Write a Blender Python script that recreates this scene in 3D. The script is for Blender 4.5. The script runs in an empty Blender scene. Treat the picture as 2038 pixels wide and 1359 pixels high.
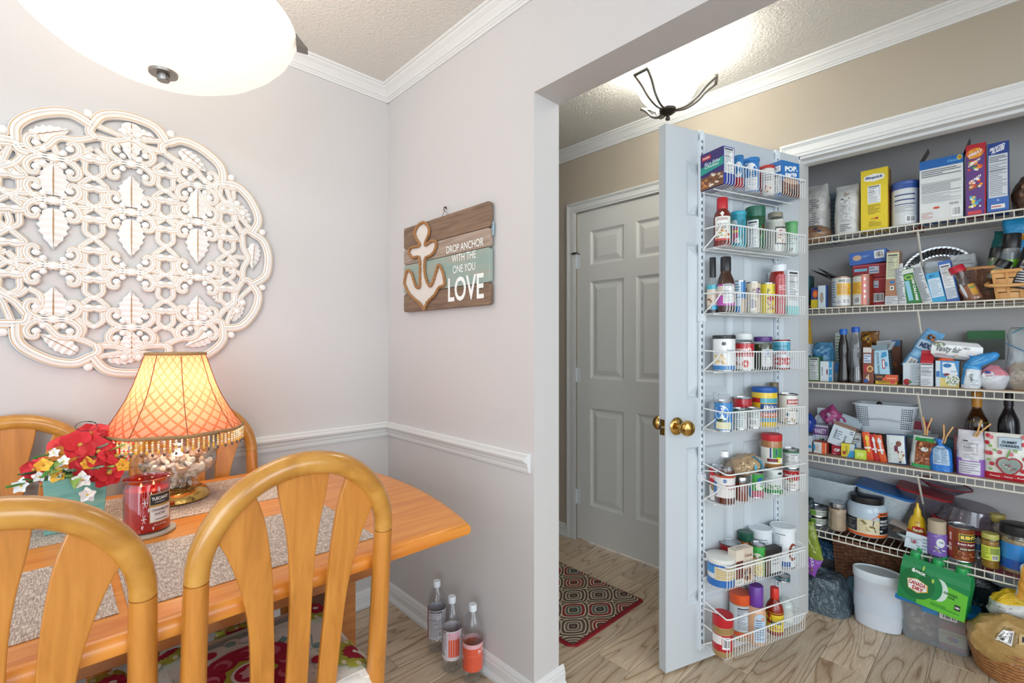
import bpy, bmesh, math, random
from math import sin, cos, pi, radians as rad
from mathutils import Vector, Matrix, noise as mnoise

C = bpy.context.scene.collection
SC = bpy.context.scene

# ------------------------------------------------------------------ camera
cam_d = bpy.data.cameras.new('camera'); cam = bpy.data.objects.new('camera', cam_d); C.objects.link(cam)
cam_d.sensor_width = 36.0; cam_d.lens = 956.14 / 2038 * 36.0; cam_d.shift_y = 5.9 / 2038; cam_d.clip_start = .02
cam.location = (0, 0, 1.2211); cam.rotation_euler = (rad(90), 0, rad(-43.5895)); SC.camera = cam

# ------------------------------------------------------------------ world, lights, exposure
W = bpy.data.worlds.new('world'); SC.world = W; W.use_nodes = True
bg = W.node_tree.nodes['Background']; bg.inputs[0].default_value = (.80, .90, 1.0, 1); bg.inputs[1].default_value = 1.22
SC.view_settings.view_transform = 'Standard'; SC.view_settings.look = 'None'
SC.view_settings.gamma = 1; SC.view_settings.use_curve_mapping = False; SC.view_settings.exposure = 0.56
SC.cycles.max_bounces = 8; SC.cycles.transparent_max_bounces = 24; SC.cycles.caustics_reflective = False; SC.cycles.caustics_refractive = False

def area(name, loc, target, size, power, col):
    l = bpy.data.lights.new(name, 'AREA'); l.shape = 'RECTANGLE'; l.size, l.size_y = size; l.energy = power; l.color = col
    o = bpy.data.objects.new(name, l); C.objects.link(o); o.location = loc
    o.rotation_euler = (Vector(target) - Vector(loc)).to_track_quat('-Z', 'Y').to_euler(); return o
# unseen fill lights added behind the camera, standing in for window daylight
area('daylight_fill_left', (-1.9, -1.6, 1.35), (.9, 1.6, 1.1), (2.0, 2.0), 36, (.82, .92, 1.0))
area('daylight_fill_back', (.9, -2.9, 1.6), (1.9, 1.0, .9), (2.2, 1.5), 30, (.90, .96, 1.0))

# ------------------------------------------------------------------ colours and materials
def lin(h):
    if isinstance(h, tuple): return h if len(h) == 4 else (*h, 1)
    h = h.lstrip('#'); h = h if len(h) == 6 else ''.join(k*2 for k in h); r = []
    for i in (0, 2, 4):
        c = int(h[i:i + 2], 16) / 255; r.append(c / 12.92 if c <= .04045 else ((c + .055) / 1.055) ** 2.4)
    return (r[0], r[1], r[2], 1)

MATS = {}
def nmat(name):
    m = bpy.data.materials.new(name); m.use_nodes = True; nt = m.node_tree; MATS[name] = m
    return m, nt, nt.nodes['Principled BSDF']
def N(nt, t, **k):
    n = nt.nodes.new(t)
    for a, b in k.items():
        if a.startswith('i_'):
            key = a[2:]; n.inputs[int(key) if key.isdigit() else key].default_value = b
        else: setattr(n, a, b)
    return n
def noisy(name, col, rough=.5, metal=0, var=.06, scale=9, bump=0, bscale=60, spec=.5, emit=None, stretch=(1, 1, 1), coords='Object'):
    m, nt, p = nmat(name); L = nt.links
    tc = N(nt, 'ShaderNodeTexCoord'); mp = N(nt, 'ShaderNodeMapping'); mp.inputs['Scale'].default_value = stretch
    L.new(tc.outputs[coords], mp.inputs[0])
    nz = N(nt, 'ShaderNodeTexNoise', i_Scale=scale, i_Detail=4.0); L.new(mp.outputs[0], nz.inputs['Vector'])
    c = lin(col); mx = N(nt, 'ShaderNodeMix', data_type='RGBA')
    mx.inputs[6].default_value = tuple(v * (1 - var) for v in c[:3]) + (1,); mx.inputs[7].default_value = tuple(min(1, v * (1 + var)) for v in c[:3]) + (1,)
    L.new(nz.outputs[0], mx.inputs[0]); L.new(mx.outputs[2], p.inputs['Base Color'])
    p.inputs['Roughness'].default_value = rough; p.inputs['Metallic'].default_value = metal; p.inputs['Specular IOR Level'].default_value = spec
    if bump:
        n2 = N(nt, 'ShaderNodeTexNoise', i_Scale=bscale, i_Detail=3.0); L.new(mp.outputs[0], n2.inputs['Vector'])
        b = N(nt, 'ShaderNodeBump', i_Strength=bump, i_Distance=.004); L.new(n2.outputs[0], b.inputs['Height']); L.new(b.outputs[0], p.inputs['Normal'])
    if emit:
        p.inputs['Emission Color'].default_value = lin(emit[0]); p.inputs['Emission Strength'].default_value = emit[1]
    return m
def attr_mat(name, rough, metal=0, var=.05, coat=0, bump=0):
    m, nt, p = nmat(name); L = nt.links
    at = N(nt, 'ShaderNodeAttribute', attribute_name='Col'); tc = N(nt, 'ShaderNodeTexCoord')
    nz = N(nt, 'ShaderNodeTexNoise', i_Scale=30.0, i_Detail=3.0); L.new(tc.outputs['Object'], nz.inputs['Vector'])
    mr = N(nt, 'ShaderNodeMapRange'); mr.inputs[3].default_value = 1 - var; mr.inputs[4].default_value = 1 + var; L.new(nz.outputs[0], mr.inputs[0])
    mx = N(nt, 'ShaderNodeVectorMath', operation='SCALE'); L.new(at.outputs['Color'], mx.inputs[0]); L.new(mr.outputs[0], mx.inputs['Scale'])
    L.new(mx.outputs[0], p.inputs['Base Color']); p.inputs['Roughness'].default_value = rough; p.inputs['Metallic'].default_value = metal
    p.inputs['Coat Weight'].default_value = coat
    if bump:
        n2 = N(nt, 'ShaderNodeTexNoise', i_Scale=45.0, i_Detail=2.0); L.new(tc.outputs['Object'], n2.inputs['Vector'])
        b = N(nt, 'ShaderNodeBump', i_Strength=bump, i_Distance=.01); L.new(n2.outputs[0], b.inputs['Height']); L.new(b.outputs[0], p.inputs['Normal'])
    return m
def clear_mat(name, tint, gloss=.10, haze=0, hazecol='#dfe8ee', rough=.06):
    m = bpy.data.materials.new(name); m.use_nodes = True; nt = m.node_tree; MATS[name] = m; nt.nodes.clear(); L = nt.links
    o = N(nt, 'ShaderNodeOutputMaterial'); tr = N(nt, 'ShaderNodeBsdfTransparent'); tr.inputs[0].default_value = lin(tint)
    gl = N(nt, 'ShaderNodeBsdfGlossy'); gl.inputs['Roughness'].default_value = rough
    lw = N(nt, 'ShaderNodeLayerWeight', i_Blend=.35); mr = N(nt, 'ShaderNodeMapRange'); mr.inputs[3].default_value = gloss * .5; mr.inputs[4].default_value = min(1, gloss * 5)
    L.new(lw.outputs['Facing'], mr.inputs[0]); a = N(nt, 'ShaderNodeMixShader'); L.new(mr.outputs[0], a.inputs[0]); L.new(tr.outputs[0], a.inputs[1]); L.new(gl.outputs[0], a.inputs[2])
    out = a
    if haze:
        df = N(nt, 'ShaderNodeBsdfDiffuse'); df.inputs[0].default_value = lin(hazecol); b = N(nt, 'ShaderNodeMixShader')
        nz = N(nt, 'ShaderNodeTexNoise', i_Scale=14.0); m2 = N(nt, 'ShaderNodeMapRange'); m2.inputs[3].default_value = haze * .7; m2.inputs[4].default_value = haze * 1.3
        L.new(nz.outputs[0], m2.inputs[0]); L.new(m2.outputs[0], b.inputs[0]); L.new(a.outputs[0], b.inputs[1]); L.new(df.outputs[0], b.inputs[2]); out = b
    L.new(out.outputs[0], o.inputs[0]); return m

PAPER = attr_mat('printed_carton', .55); GLOSS = attr_mat('glossy_print', .22, coat=.3); PLAST = attr_mat('coloured_plastic', .35)
FOIL = attr_mat('crinkled_film', .28, bump=.5); MATTE = attr_mat('matte_surface', .85); FILM = attr_mat('thin_bag_film', .2, bump=1.6); CLOTH = attr_mat('printed_fabric', .9, bump=.15)
TIN = noisy('tin_plate', '#b9bcc0', .28, 1, .1, 20); STEEL = noisy('foil_metal', '#cfd3d6', .22, 1, .1, 30)
BRASS = noisy('polished_brass', '#c9a25c', .14, 1, .15, 12); NICKEL = noisy('brushed_nickel', '#8f8c88', .35, 1, .08, 30)
DARKM = noisy('dark_bronze', '#4a443f', .4, .8, .1, 30)
WALLP = noisy('dining_wall_paint', '#cbc8c7', .85, var=.012, scale=2, bump=.05, bscale=180)
HALLP = noisy('hall_wall_paint', '#b5ab9b', .85, var=.02, scale=2, bump=.05, bscale=180)
PANP = noisy('pantry_wall_paint', '#bcbaba', .85, var=.02, scale=2, bump=.05, bscale=180)
CEIL = noisy('textured_ceiling', '#d9d7d2', .95, var=.02, scale=3, bump=.9, bscale=95)
TRIM = noisy('white_trim_paint', '#dcdddc', .45, var=.015, scale=4)
DOORM = noisy('white_door_paint', '#c3cacf', .42, var=.015, scale=4, bump=.04, bscale=300, stretch=(12, 12, 1))
DOORM_BRIGHT = noisy('white_door_paint_brightened', '#dcdcd8', .42, var=.015, scale=4, bump=.04, bscale=300, stretch=(12, 12, 1))  # same door paint with extra light put into its colour for the dim closed door
WIREM = noisy('white_coated_wire', '#e9ecec', .35, var=.02)
SHWIRE = noisy('ivory_coated_wire', '#dcd9cc', .4, var=.03)
WHITEP = noisy('white_plastic', '#dfe6ec', .35, var=.02)
ROPE = noisy('jute_rope', '#a5794f', .9, var=.25, scale=120, bump=.4, bscale=220)
GLASSC = clear_mat('clear_glass', '#fafdfd', .10); PET = clear_mat('clear_bottle_plastic', '#fbfdfe', .10); BAGC = clear_mat('clear_film', '#f1f5f7', .12, haze=.16, rough=.2)
HAZY = clear_mat('cloudy_tub_plastic', '#eef4f7', .08, haze=.5, hazecol='#dde8ee', rough=.25)
AMBER = clear_mat('amber_glass', '#a8791f', .15); REDGL = clear_mat('red_candle_glass', '#f0a0a0', .12)
SMOKE = clear_mat('smoky_purple_plastic', '#dcd8e2', .12, haze=.12, hazecol='#b5b0ba')

def wood_mat(name, c1, c2, c3, rough=.3, stretch=(1.2, 14, 14), coat=.35, scale=3.2):
    m, nt, p = nmat(name); L = nt.links
    tc = N(nt, 'ShaderNodeTexCoord'); mp = N(nt, 'ShaderNodeMapping'); mp.inputs['Scale'].default_value = stretch; L.new(tc.outputs['Object'], mp.inputs[0])
    nz = N(nt, 'ShaderNodeTexNoise', i_Scale=scale, i_Detail=6.0, i_Roughness=.6, i_Distortion=.6); L.new(mp.outputs[0], nz.inputs['Vector'])
    cr = N(nt, 'ShaderNodeValToRGB'); e = cr.color_ramp.elements; e[0].position = .28; e[0].color = lin(c1); e[1].position = .72; e[1].color = lin(c3)
    k = cr.color_ramp.elements.new(.5); k.color = lin(c2); L.new(nz.outputs[0], cr.inputs[0]); L.new(cr.outputs[0], p.inputs['Base Color'])
    p.inputs['Roughness'].default_value = rough; p.inputs['Coat Weight'].default_value = coat; p.inputs['Coat Roughness'].default_value = .15
    return m
OAK_V = wood_mat('honey_oak_upright', '#a96a24', '#c17c2f', '#cf8c3b', .32, (12, 12, 1.3))
OAK_H = wood_mat('honey_oak_tabletop', '#cb7424', '#db8b34', '#e39b44', .34, (1.2, 14, 14), .2)
OAK_T = wood_mat('honey_oak_bent', '#a8702a', '#bf8636', '#cf9a48', .25, (4, 8, 4), .5)
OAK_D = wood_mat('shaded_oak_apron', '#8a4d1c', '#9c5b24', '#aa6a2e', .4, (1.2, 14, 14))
SPLINT = wood_mat('pale_splint', '#c28a4b', '#d3a063', '#dcb077', .55, (3, 3, 3), 0)
WICK = wood_mat('dark_wicker', '#40261a', '#6d4630', '#8a6348', .6, (20, 20, 20), 0)
TANWICK = wood_mat('tan_wicker', '#8a5a34', '#a87344', '#c08b58', .55, (20, 20, 20), 0)
SIGNB = wood_mat('brown_weathered_plank', '#5d4a3e', '#7d6553', '#94796200'[:7], .75, (1.4, 20, 20), 0)
SIGNG = wood_mat('grey_weathered_plank', '#8a7768', '#a08d7e', '#b5a497', .75, (1.4, 20, 20), 0)
SIGNT = wood_mat('teal_weathered_plank', '#7fa09b', '#98a79d', '#a99b8c', .75, (1.4, 14, 14), 0)

def tile_mat():
    m, nt, p = nmat('wood_look_tile'); L = nt.links
    tc = N(nt, 'ShaderNodeTexCoord'); oi = N(nt, 'ShaderNodeObjectInfo')
    cmb = N(nt, 'ShaderNodeCombineXYZ'); mu = N(nt, 'ShaderNodeMath', operation='MULTIPLY', i_1=37.0); L.new(oi.outputs['Random'], mu.inputs[0])
    L.new(mu.outputs[0], cmb.inputs[0]); L.new(mu.outputs[0], cmb.inputs[1])
    ad = N(nt, 'ShaderNodeVectorMath', operation='ADD'); L.new(tc.outputs['Object'], ad.inputs[0]); L.new(cmb.outputs[0], ad.inputs[1])
    mp = N(nt, 'ShaderNodeMapping'); mp.inputs['Scale'].default_value = (.62, 4.6, 1); L.new(ad.outputs[0], mp.inputs[0])
    n1 = N(nt, 'ShaderNodeTexNoise', i_Scale=1.7, i_Detail=2.0, i_Roughness=.35, i_Distortion=.5); L.new(mp.outputs[0], n1.inputs['Vector'])
    m1 = N(nt, 'ShaderNodeMath', operation='MULTIPLY', i_1=11.0); L.new(n1.outputs[0], m1.inputs[0])
    fr = N(nt, 'ShaderNodeMath', operation='PINGPONG', i_1=.5); L.new(m1.outputs[0], fr.inputs[0])
    cr = N(nt, 'ShaderNodeValToRGB'); e = cr.color_ramp.elements; e[0].position = 0; e[0].color = lin('#9c7f63'); e[1].position = .5; e[1].color = lin('#d6c2a8')
    k = cr.color_ramp.elements.new(.05); k.color = lin('#bda386'); k = cr.color_ramp.elements.new(.14); k.color = lin('#cdb79c'); L.new(fr.outputs[0], cr.inputs[0])
    mp2 = N(nt, 'ShaderNodeMapping'); mp2.inputs['Scale'].default_value = (4, 90, 1); L.new(ad.outputs[0], mp2.inputs[0])
    n2 = N(nt, 'ShaderNodeTexNoise', i_Scale=3.0, i_Detail=4.0); L.new(mp2.outputs[0], n2.inputs['Vector'])
    cr2 = N(nt, 'ShaderNodeValToRGB'); f = cr2.color_ramp.elements; f[0].position = .3; f[0].color = (.66, .63, .60, 1); f[1].position = .62; f[1].color = (1.03, 1.03, 1.03, 1); L.new(n2.outputs[0], cr2.inputs[0])
    mx = N(nt, 'ShaderNodeMix', data_type='RGBA', blend_type='MULTIPLY'); mx.inputs[0].default_value = .75; L.new(cr.outputs[0], mx.inputs[6]); L.new(cr2.outputs[0], mx.inputs[7])
    hs = N(nt, 'ShaderNodeHueSaturation'); mr = N(nt, 'ShaderNodeMapRange'); mr.inputs[3].default_value = .95; mr.inputs[4].default_value = 1.22; L.new(oi.outputs['Random'], mr.inputs[0])
    L.new(mr.outputs[0], hs.inputs['Value']); L.new(mx.outputs[2], hs.inputs['Color']); L.new(hs.outputs[0], p.inputs['Base Color'])
    p.inputs['Roughness'].default_value = .38
    b = N(nt, 'ShaderNodeBump', i_Strength=.25, i_Distance=.002); L.new(n2.outputs[0], b.inputs['Height']); L.new(b.outputs[0], p.inputs['Normal'])
    return m
TILE = tile_mat()
GROUT = noisy('grey_grout', '#a59c90', .9, var=.1, scale=40)

def woven_mat():
    m, nt, p = nmat('woven_vinyl'); L = nt.links; tc = N(nt, 'ShaderNodeTexCoord'); outs = []
    for sc in ((420, 60, 1), (60, 420, 1)):
        mp = N(nt, 'ShaderNodeMapping'); mp.inputs['Scale'].default_value = sc; L.new(tc.outputs['Object'], mp.inputs[0])
        n = N(nt, 'ShaderNodeTexNoise', i_Scale=1.0, i_Detail=2.0); L.new(mp.outputs[0], n.inputs['Vector']); outs.append(n)
    ad = N(nt, 'ShaderNodeMath', operation='ADD'); L.new(outs[0].outputs[0], ad.inputs[0]); L.new(outs[1].outputs[0], ad.inputs[1])
    cr = N(nt, 'ShaderNodeValToRGB'); e = cr.color_ramp.elements; e[0].position = .78 / 2; e[0].color = lin('#8b7f78'); e[1].position = 1.2 / 2; e[1].color = lin('#e4dcd5')
    k = cr.color_ramp.elements.new(.5); k.color = lin('#b8a89c'); dv = N(nt, 'ShaderNodeMath', operation='MULTIPLY', i_1=.5); L.new(ad.outputs[0], dv.inputs[0])
    L.new(dv.outputs[0], cr.inputs[0]); L.new(cr.outputs[0], p.inputs['Base Color']); p.inputs['Roughness'].default_value = .6
    b = N(nt, 'ShaderNodeBump', i_Strength=.5, i_Distance=.001); L.new(ad.outputs[0], b.inputs['Height']); L.new(b.outputs[0], p.inputs['Normal']); return m
WOVEN = woven_mat()

def glow_mat(name, col, strength, base):
    m, nt, p = nmat(name); L = nt.links
    p.inputs['Base Color'].default_value = lin(base); p.inputs['Roughness'].default_value = .3
    lw = N(nt, 'ShaderNodeLayerWeight', i_Blend=.5); mr = N(nt, 'ShaderNodeMapRange'); mr.inputs[3].default_value = strength; mr.inputs[4].default_value = strength * .62
    L.new(lw.outputs['Facing'], mr.inputs[0]); L.new(mr.outputs[0], p.inputs['Emission Strength']); p.inputs['Emission Color'].default_value = lin(col); return m
BOWLG = glow_mat('lit_alabaster_glass', '#fff1de', .66, '#f4efe8'); HALLG = glow_mat('lit_frosted_glass', '#fffbf0', 7.5, '#f4f2ea')

def shade_mat():
    m = bpy.data.materials.new('lampshade_fabric'); m.use_nodes = True; nt = m.node_tree; MATS['shade'] = m; nt.nodes.clear(); L = nt.links
    uv = N(nt, 'ShaderNodeUVMap', uv_map='UVMap'); sp = N(nt, 'ShaderNodeSeparateXYZ'); L.new(uv.outputs[0], sp.inputs[0]); ls = []
    for sg in (1, -1):
        a = N(nt, 'ShaderNodeMath', operation='MULTIPLY', i_1=26.0); L.new(sp.outputs[0], a.inputs[0])
        b = N(nt, 'ShaderNodeMath', operation='MULTIPLY', i_1=7.0 * sg); L.new(sp.outputs[1], b.inputs[0])
        s = N(nt, 'ShaderNodeMath', operation='ADD'); L.new(a.outputs[0], s.inputs[0]); L.new(b.outputs[0], s.inputs[1])
        f = N(nt, 'ShaderNodeMath', operation='PINGPONG', i_1=.5); L.new(s.outputs[0], f.inputs[0])
        g = N(nt, 'ShaderNodeMath', operation='LESS_THAN', i_1=.11); L.new(f.outputs[0], g.inputs[0]); ls.append(g)
    mxn = N(nt, 'ShaderNodeMath', operation='MAXIMUM'); L.new(ls[0].outputs[0], mxn.inputs[0]); L.new(ls[1].outputs[0], mxn.inputs[1])
    mx = N(nt, 'ShaderNodeMix', data_type='RGBA'); mx.inputs[6].default_value = lin('#c99683'); mx.inputs[7].default_value = lin('#a8463a'); L.new(mxn.outputs[0], mx.inputs[0])
    df = N(nt, 'ShaderNodeBsdfDiffuse'); tl = N(nt, 'ShaderNodeBsdfTranslucent'); L.new(mx.outputs[2], df.inputs[0])
    m3 = N(nt, 'ShaderNodeMix', data_type='RGBA'); m3.inputs[6].default_value = lin('#e8a581'); m3.inputs[7].default_value = lin('#df8f69'); L.new(mxn.outputs[0], m3.inputs[0]); L.new(m3.outputs[2], tl.inputs[0])
    ms = N(nt, 'ShaderNodeMixShader', i_0=.5); L.new(df.outputs[0], ms.inputs[1]); L.new(tl.outputs[0], ms.inputs[2]); o = N(nt, 'ShaderNodeOutputMaterial'); L.new(ms.outputs[0], o.inputs[0]); return m
SHADE = shade_mat()

# ------------------------------------------------------------------ mesh builder
class MB:
    def __init__(s): s.v = []; s.f = []; s.c = []; s.s = []; s.M = None
    def add(s, vs, fs, col='#ffffff', smooth=False):
        b = len(s.v); s.v += [tuple(s.M @ Vector(p)) for p in vs] if s.M else [tuple(p) for p in vs]
        for i, f in enumerate(fs):
            s.f.append(tuple(b + k for k in f)); s.c.append(lin(col[i] if isinstance(col, list) else col)); s.s.append(smooth)
        return s
    def box(s, x, y, z, w, d, h, col='#ffffff', rz=0):
        """box centred on x,y with base z"""
        q = [(-w/2, -d/2), (w/2, -d/2), (w/2, d/2), (-w/2, d/2)]; c, n = cos(rz), sin(rz)
        q = [(x + a*c - b*n, y + a*n + b*c) for a, b in q]
        return s.add([(a, b, z) for a, b in q] + [(a, b, z + h) for a, b in q], [(0,3,2,1), (4,5,6,7), (0,1,5,4), (1,2,6,5), (2,3,7,6), (3,0,4,7)], col)
    def lathe(s, prof, n=24, col='#ffffff', x=0, y=0, sx=1, sy=1, smooth=True, close=True):
        vs = []; fs = []; cs = []
        for r, z in prof:
            for i in range(n): a = 2*pi*i/n; vs.append((x + sx*r*cos(a), y + sy*r*sin(a), z))
        for j in range(len(prof) - 1):
            for i in range(n):
                k = (i + 1) % n; fs.append((j*n + i, j*n + k, (j+1)*n + k, (j+1)*n + i)); cs.append(col[j] if isinstance(col, list) else col)
        s.add(vs, fs, cs, smooth); b = len(s.v) - len(vs)
        if close:
            for j, rev in ((0, True), (len(prof) - 1, False)):
                if prof[j][0] > 1e-5:
                    f = [b + j*n + i for i in range(n)]
                    s.f.append(tuple(reversed(f)) if rev else tuple(f)); s.c.append(lin((col[0] if rev else col[-1]) if isinstance(col, list) else col)); s.s.append(False)
        return s
    def tube(s, pts, r, n=6, col='#ffffff', closed=False, smooth=True):
        P = [Vector(p) for p in pts]; m = len(P); rs = r if isinstance(r, (list, tuple)) else [r]*m; vs = []
        t0 = (P[1] - P[0]).normalized(); up = Vector((0, 0, 1)) if abs(t0.z) < .9 else Vector((1, 0, 0)); nv = (up - t0*up.dot(t0)).normalized()
        for i in range(m):
            a = P[(i-1) % m] if (closed or i) else P[0]; b = P[(i+1) % m] if (closed or i < m-1) else P[-1]
            t = (b - a).normalized(); nv = nv - t*nv.dot(t); nv = nv.normalized() if nv.length > 1e-6 else t.orthogonal().normalized(); bt = t.cross(nv)
            for k in range(n): q = 2*pi*k/n; vs.append(P[i] + (nv*cos(q) + bt*sin(q))*rs[i])
        fs = []
        for i in range(m if closed else m-1):
            j = (i+1) % m
            for k in range(n): l = (k+1) % n; fs.append((i*n + k, i*n + l, j*n + l, j*n + k))
        s.add(vs, fs, col, smooth)
        if not closed: s.add([vs[k] for k in range(n)] + [vs[(m-1)*n + k] for k in range(n)], [tuple(reversed(range(n))), tuple(range(n, 2*n))], col)
        return s
    def ball(s, x, y, z, rx, ry=None, rz=None, col='#ffffff', n=8, m=5):
        ry = rx if ry is None else ry; rz = rx if rz is None else rz; vs = [(x, y, z - rz)]
        for j in range(1, m): b = -pi/2 + pi*j/m; vs += [(x + rx*cos(b)*cos(2*pi*i/n), y + ry*cos(b)*sin(2*pi*i/n), z + rz*sin(b)) for i in range(n)]
        vs.append((x, y, z + rz)); fs = [(0, 1 + (i+1) % n, 1 + i) for i in range(n)]
        for j in range(m-2):
            for i in range(n): k = (i+1) % n; fs.append((1 + j*n + i, 1 + j*n + k, 1 + (j+1)*n + k, 1 + (j+1)*n + i))
        t = len(vs) - 1; fs += [(1 + (m-2)*n + i, 1 + (m-2)*n + (i+1) % n, t) for i in range(n)]
        return s.add(vs, fs, col, True)
    def prism(s, pts, z0, z1, col='#ffffff', ax='z', smooth=False):
        """extrude a 2-D outline; ax z: (x,y) outline, y: (x,z) outline extruded along y, x: (y,z) along x"""
        n = len(pts); m = {'z': lambda a, b, t: (a, b, t), 'y': lambda a, b, t: (a, t, b), 'x': lambda a, b, t: (t, a, b)}[ax]
        vs = [m(a, b, z0) for a, b in pts] + [m(a, b, z1) for a, b in pts]
        return s.add(vs, [tuple(range(n-1, -1, -1)), tuple(range(n, 2*n))] + [(i, (i+1) % n, n + (i+1) % n, n + i) for i in range(n)], col, smooth)
    def build(s, name, mat, parent=None, bevel=0, recalc=True, label=None):
        me = bpy.data.meshes.new(name); me.from_pydata(s.v, [], s.f)
        ca = me.color_attributes.new('Col', 'FLOAT_COLOR', 'CORNER'); buf = []
        for p, c in zip(me.polygons, s.c): buf += list(c) * p.loop_total
        ca.data.foreach_set('color', buf); me.polygons.foreach_set('use_smooth', s.s); any(s.s) and me.set_sharp_from_angle(angle=rad(38)); me.materials.append(mat)
        if recalc:
            b = bmesh.new(); b.from_mesh(me); bmesh.ops.recalc_face_normals(b, faces=b.faces); b.to_mesh(me); b.free()
        o = bpy.data.objects.new(name, me); C.objects.link(o)
        if parent: o.parent = parent
        if label: o['label'] = label
        if bevel:
            m = o.modifiers.new('bevel', 'BEVEL'); m.width = bevel; m.segments = 2; m.limit_method = 'ANGLE'; m.angle_limit = rad(40)
        return o
def tag(o, label, cat, group=None):
    o['label'] = label; o['category'] = cat
    if group: o['group'] = group
    return o
def thing(name, label, cat, loc=(0, 0, 0), rz=0, group=None, tilt=None):
    o = bpy.data.objects.new(name, None); o.empty_display_size = .03; C.objects.link(o); o.location = loc
    R = Matrix.Rotation(rz, 4, 'Z')
    if tilt: R = R @ Matrix.Rotation(rad(tilt[0]), 4, 'Y') @ Matrix.Rotation(rad(tilt[1] if len(tilt) > 1 else 0), 4, 'X')
    o.rotation_euler = R.to_euler(); return tag(o, label, cat, group)
def struct(o): o['kind'] = 'structure'; return o
def stuff(o): o['kind'] = 'stuff'; return o
def linkcopy(o, parent=None):
    c = o.copy(); C.objects.link(c); c.parent = parent
    for ch in list(o.children): linkcopy(ch, c)
    return c

# ------------------------------------------------------------------ print on surfaces
_txt = {}
def text_mesh(t, shear=0, bold=0):
    k = (t, shear, bold)
    if k not in _txt:
        cu = bpy.data.curves.new('t', 'FONT'); cu.body = t; cu.resolution_u = 3; cu.shear = shear; cu.offset = bold; cu.align_x = 'LEFT'; cu.space_line = .9
        o = bpy.data.objects.new('t', cu); C.objects.link(o); dg = bpy.context.evaluated_depsgraph_get(); me = bpy.data.meshes.new_from_object(o.evaluated_get(dg))
        vs = [(v.co.x, v.co.y) for v in me.vertices]; fs = [tuple(p.vertices) for p in me.polygons]
        x0 = min(v[0] for v in vs); x1 = max(v[0] for v in vs); y0 = min(v[1] for v in vs); y1 = max(v[1] for v in vs)
        _txt[k] = ([((a-x0)/(x1-x0) - .5, (b-y0)/(y1-y0) - .5) for a, b in vs], fs)
        bpy.data.objects.remove(o); bpy.data.curves.remove(cu); bpy.data.meshes.remove(me)
    return _txt[k]
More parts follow.
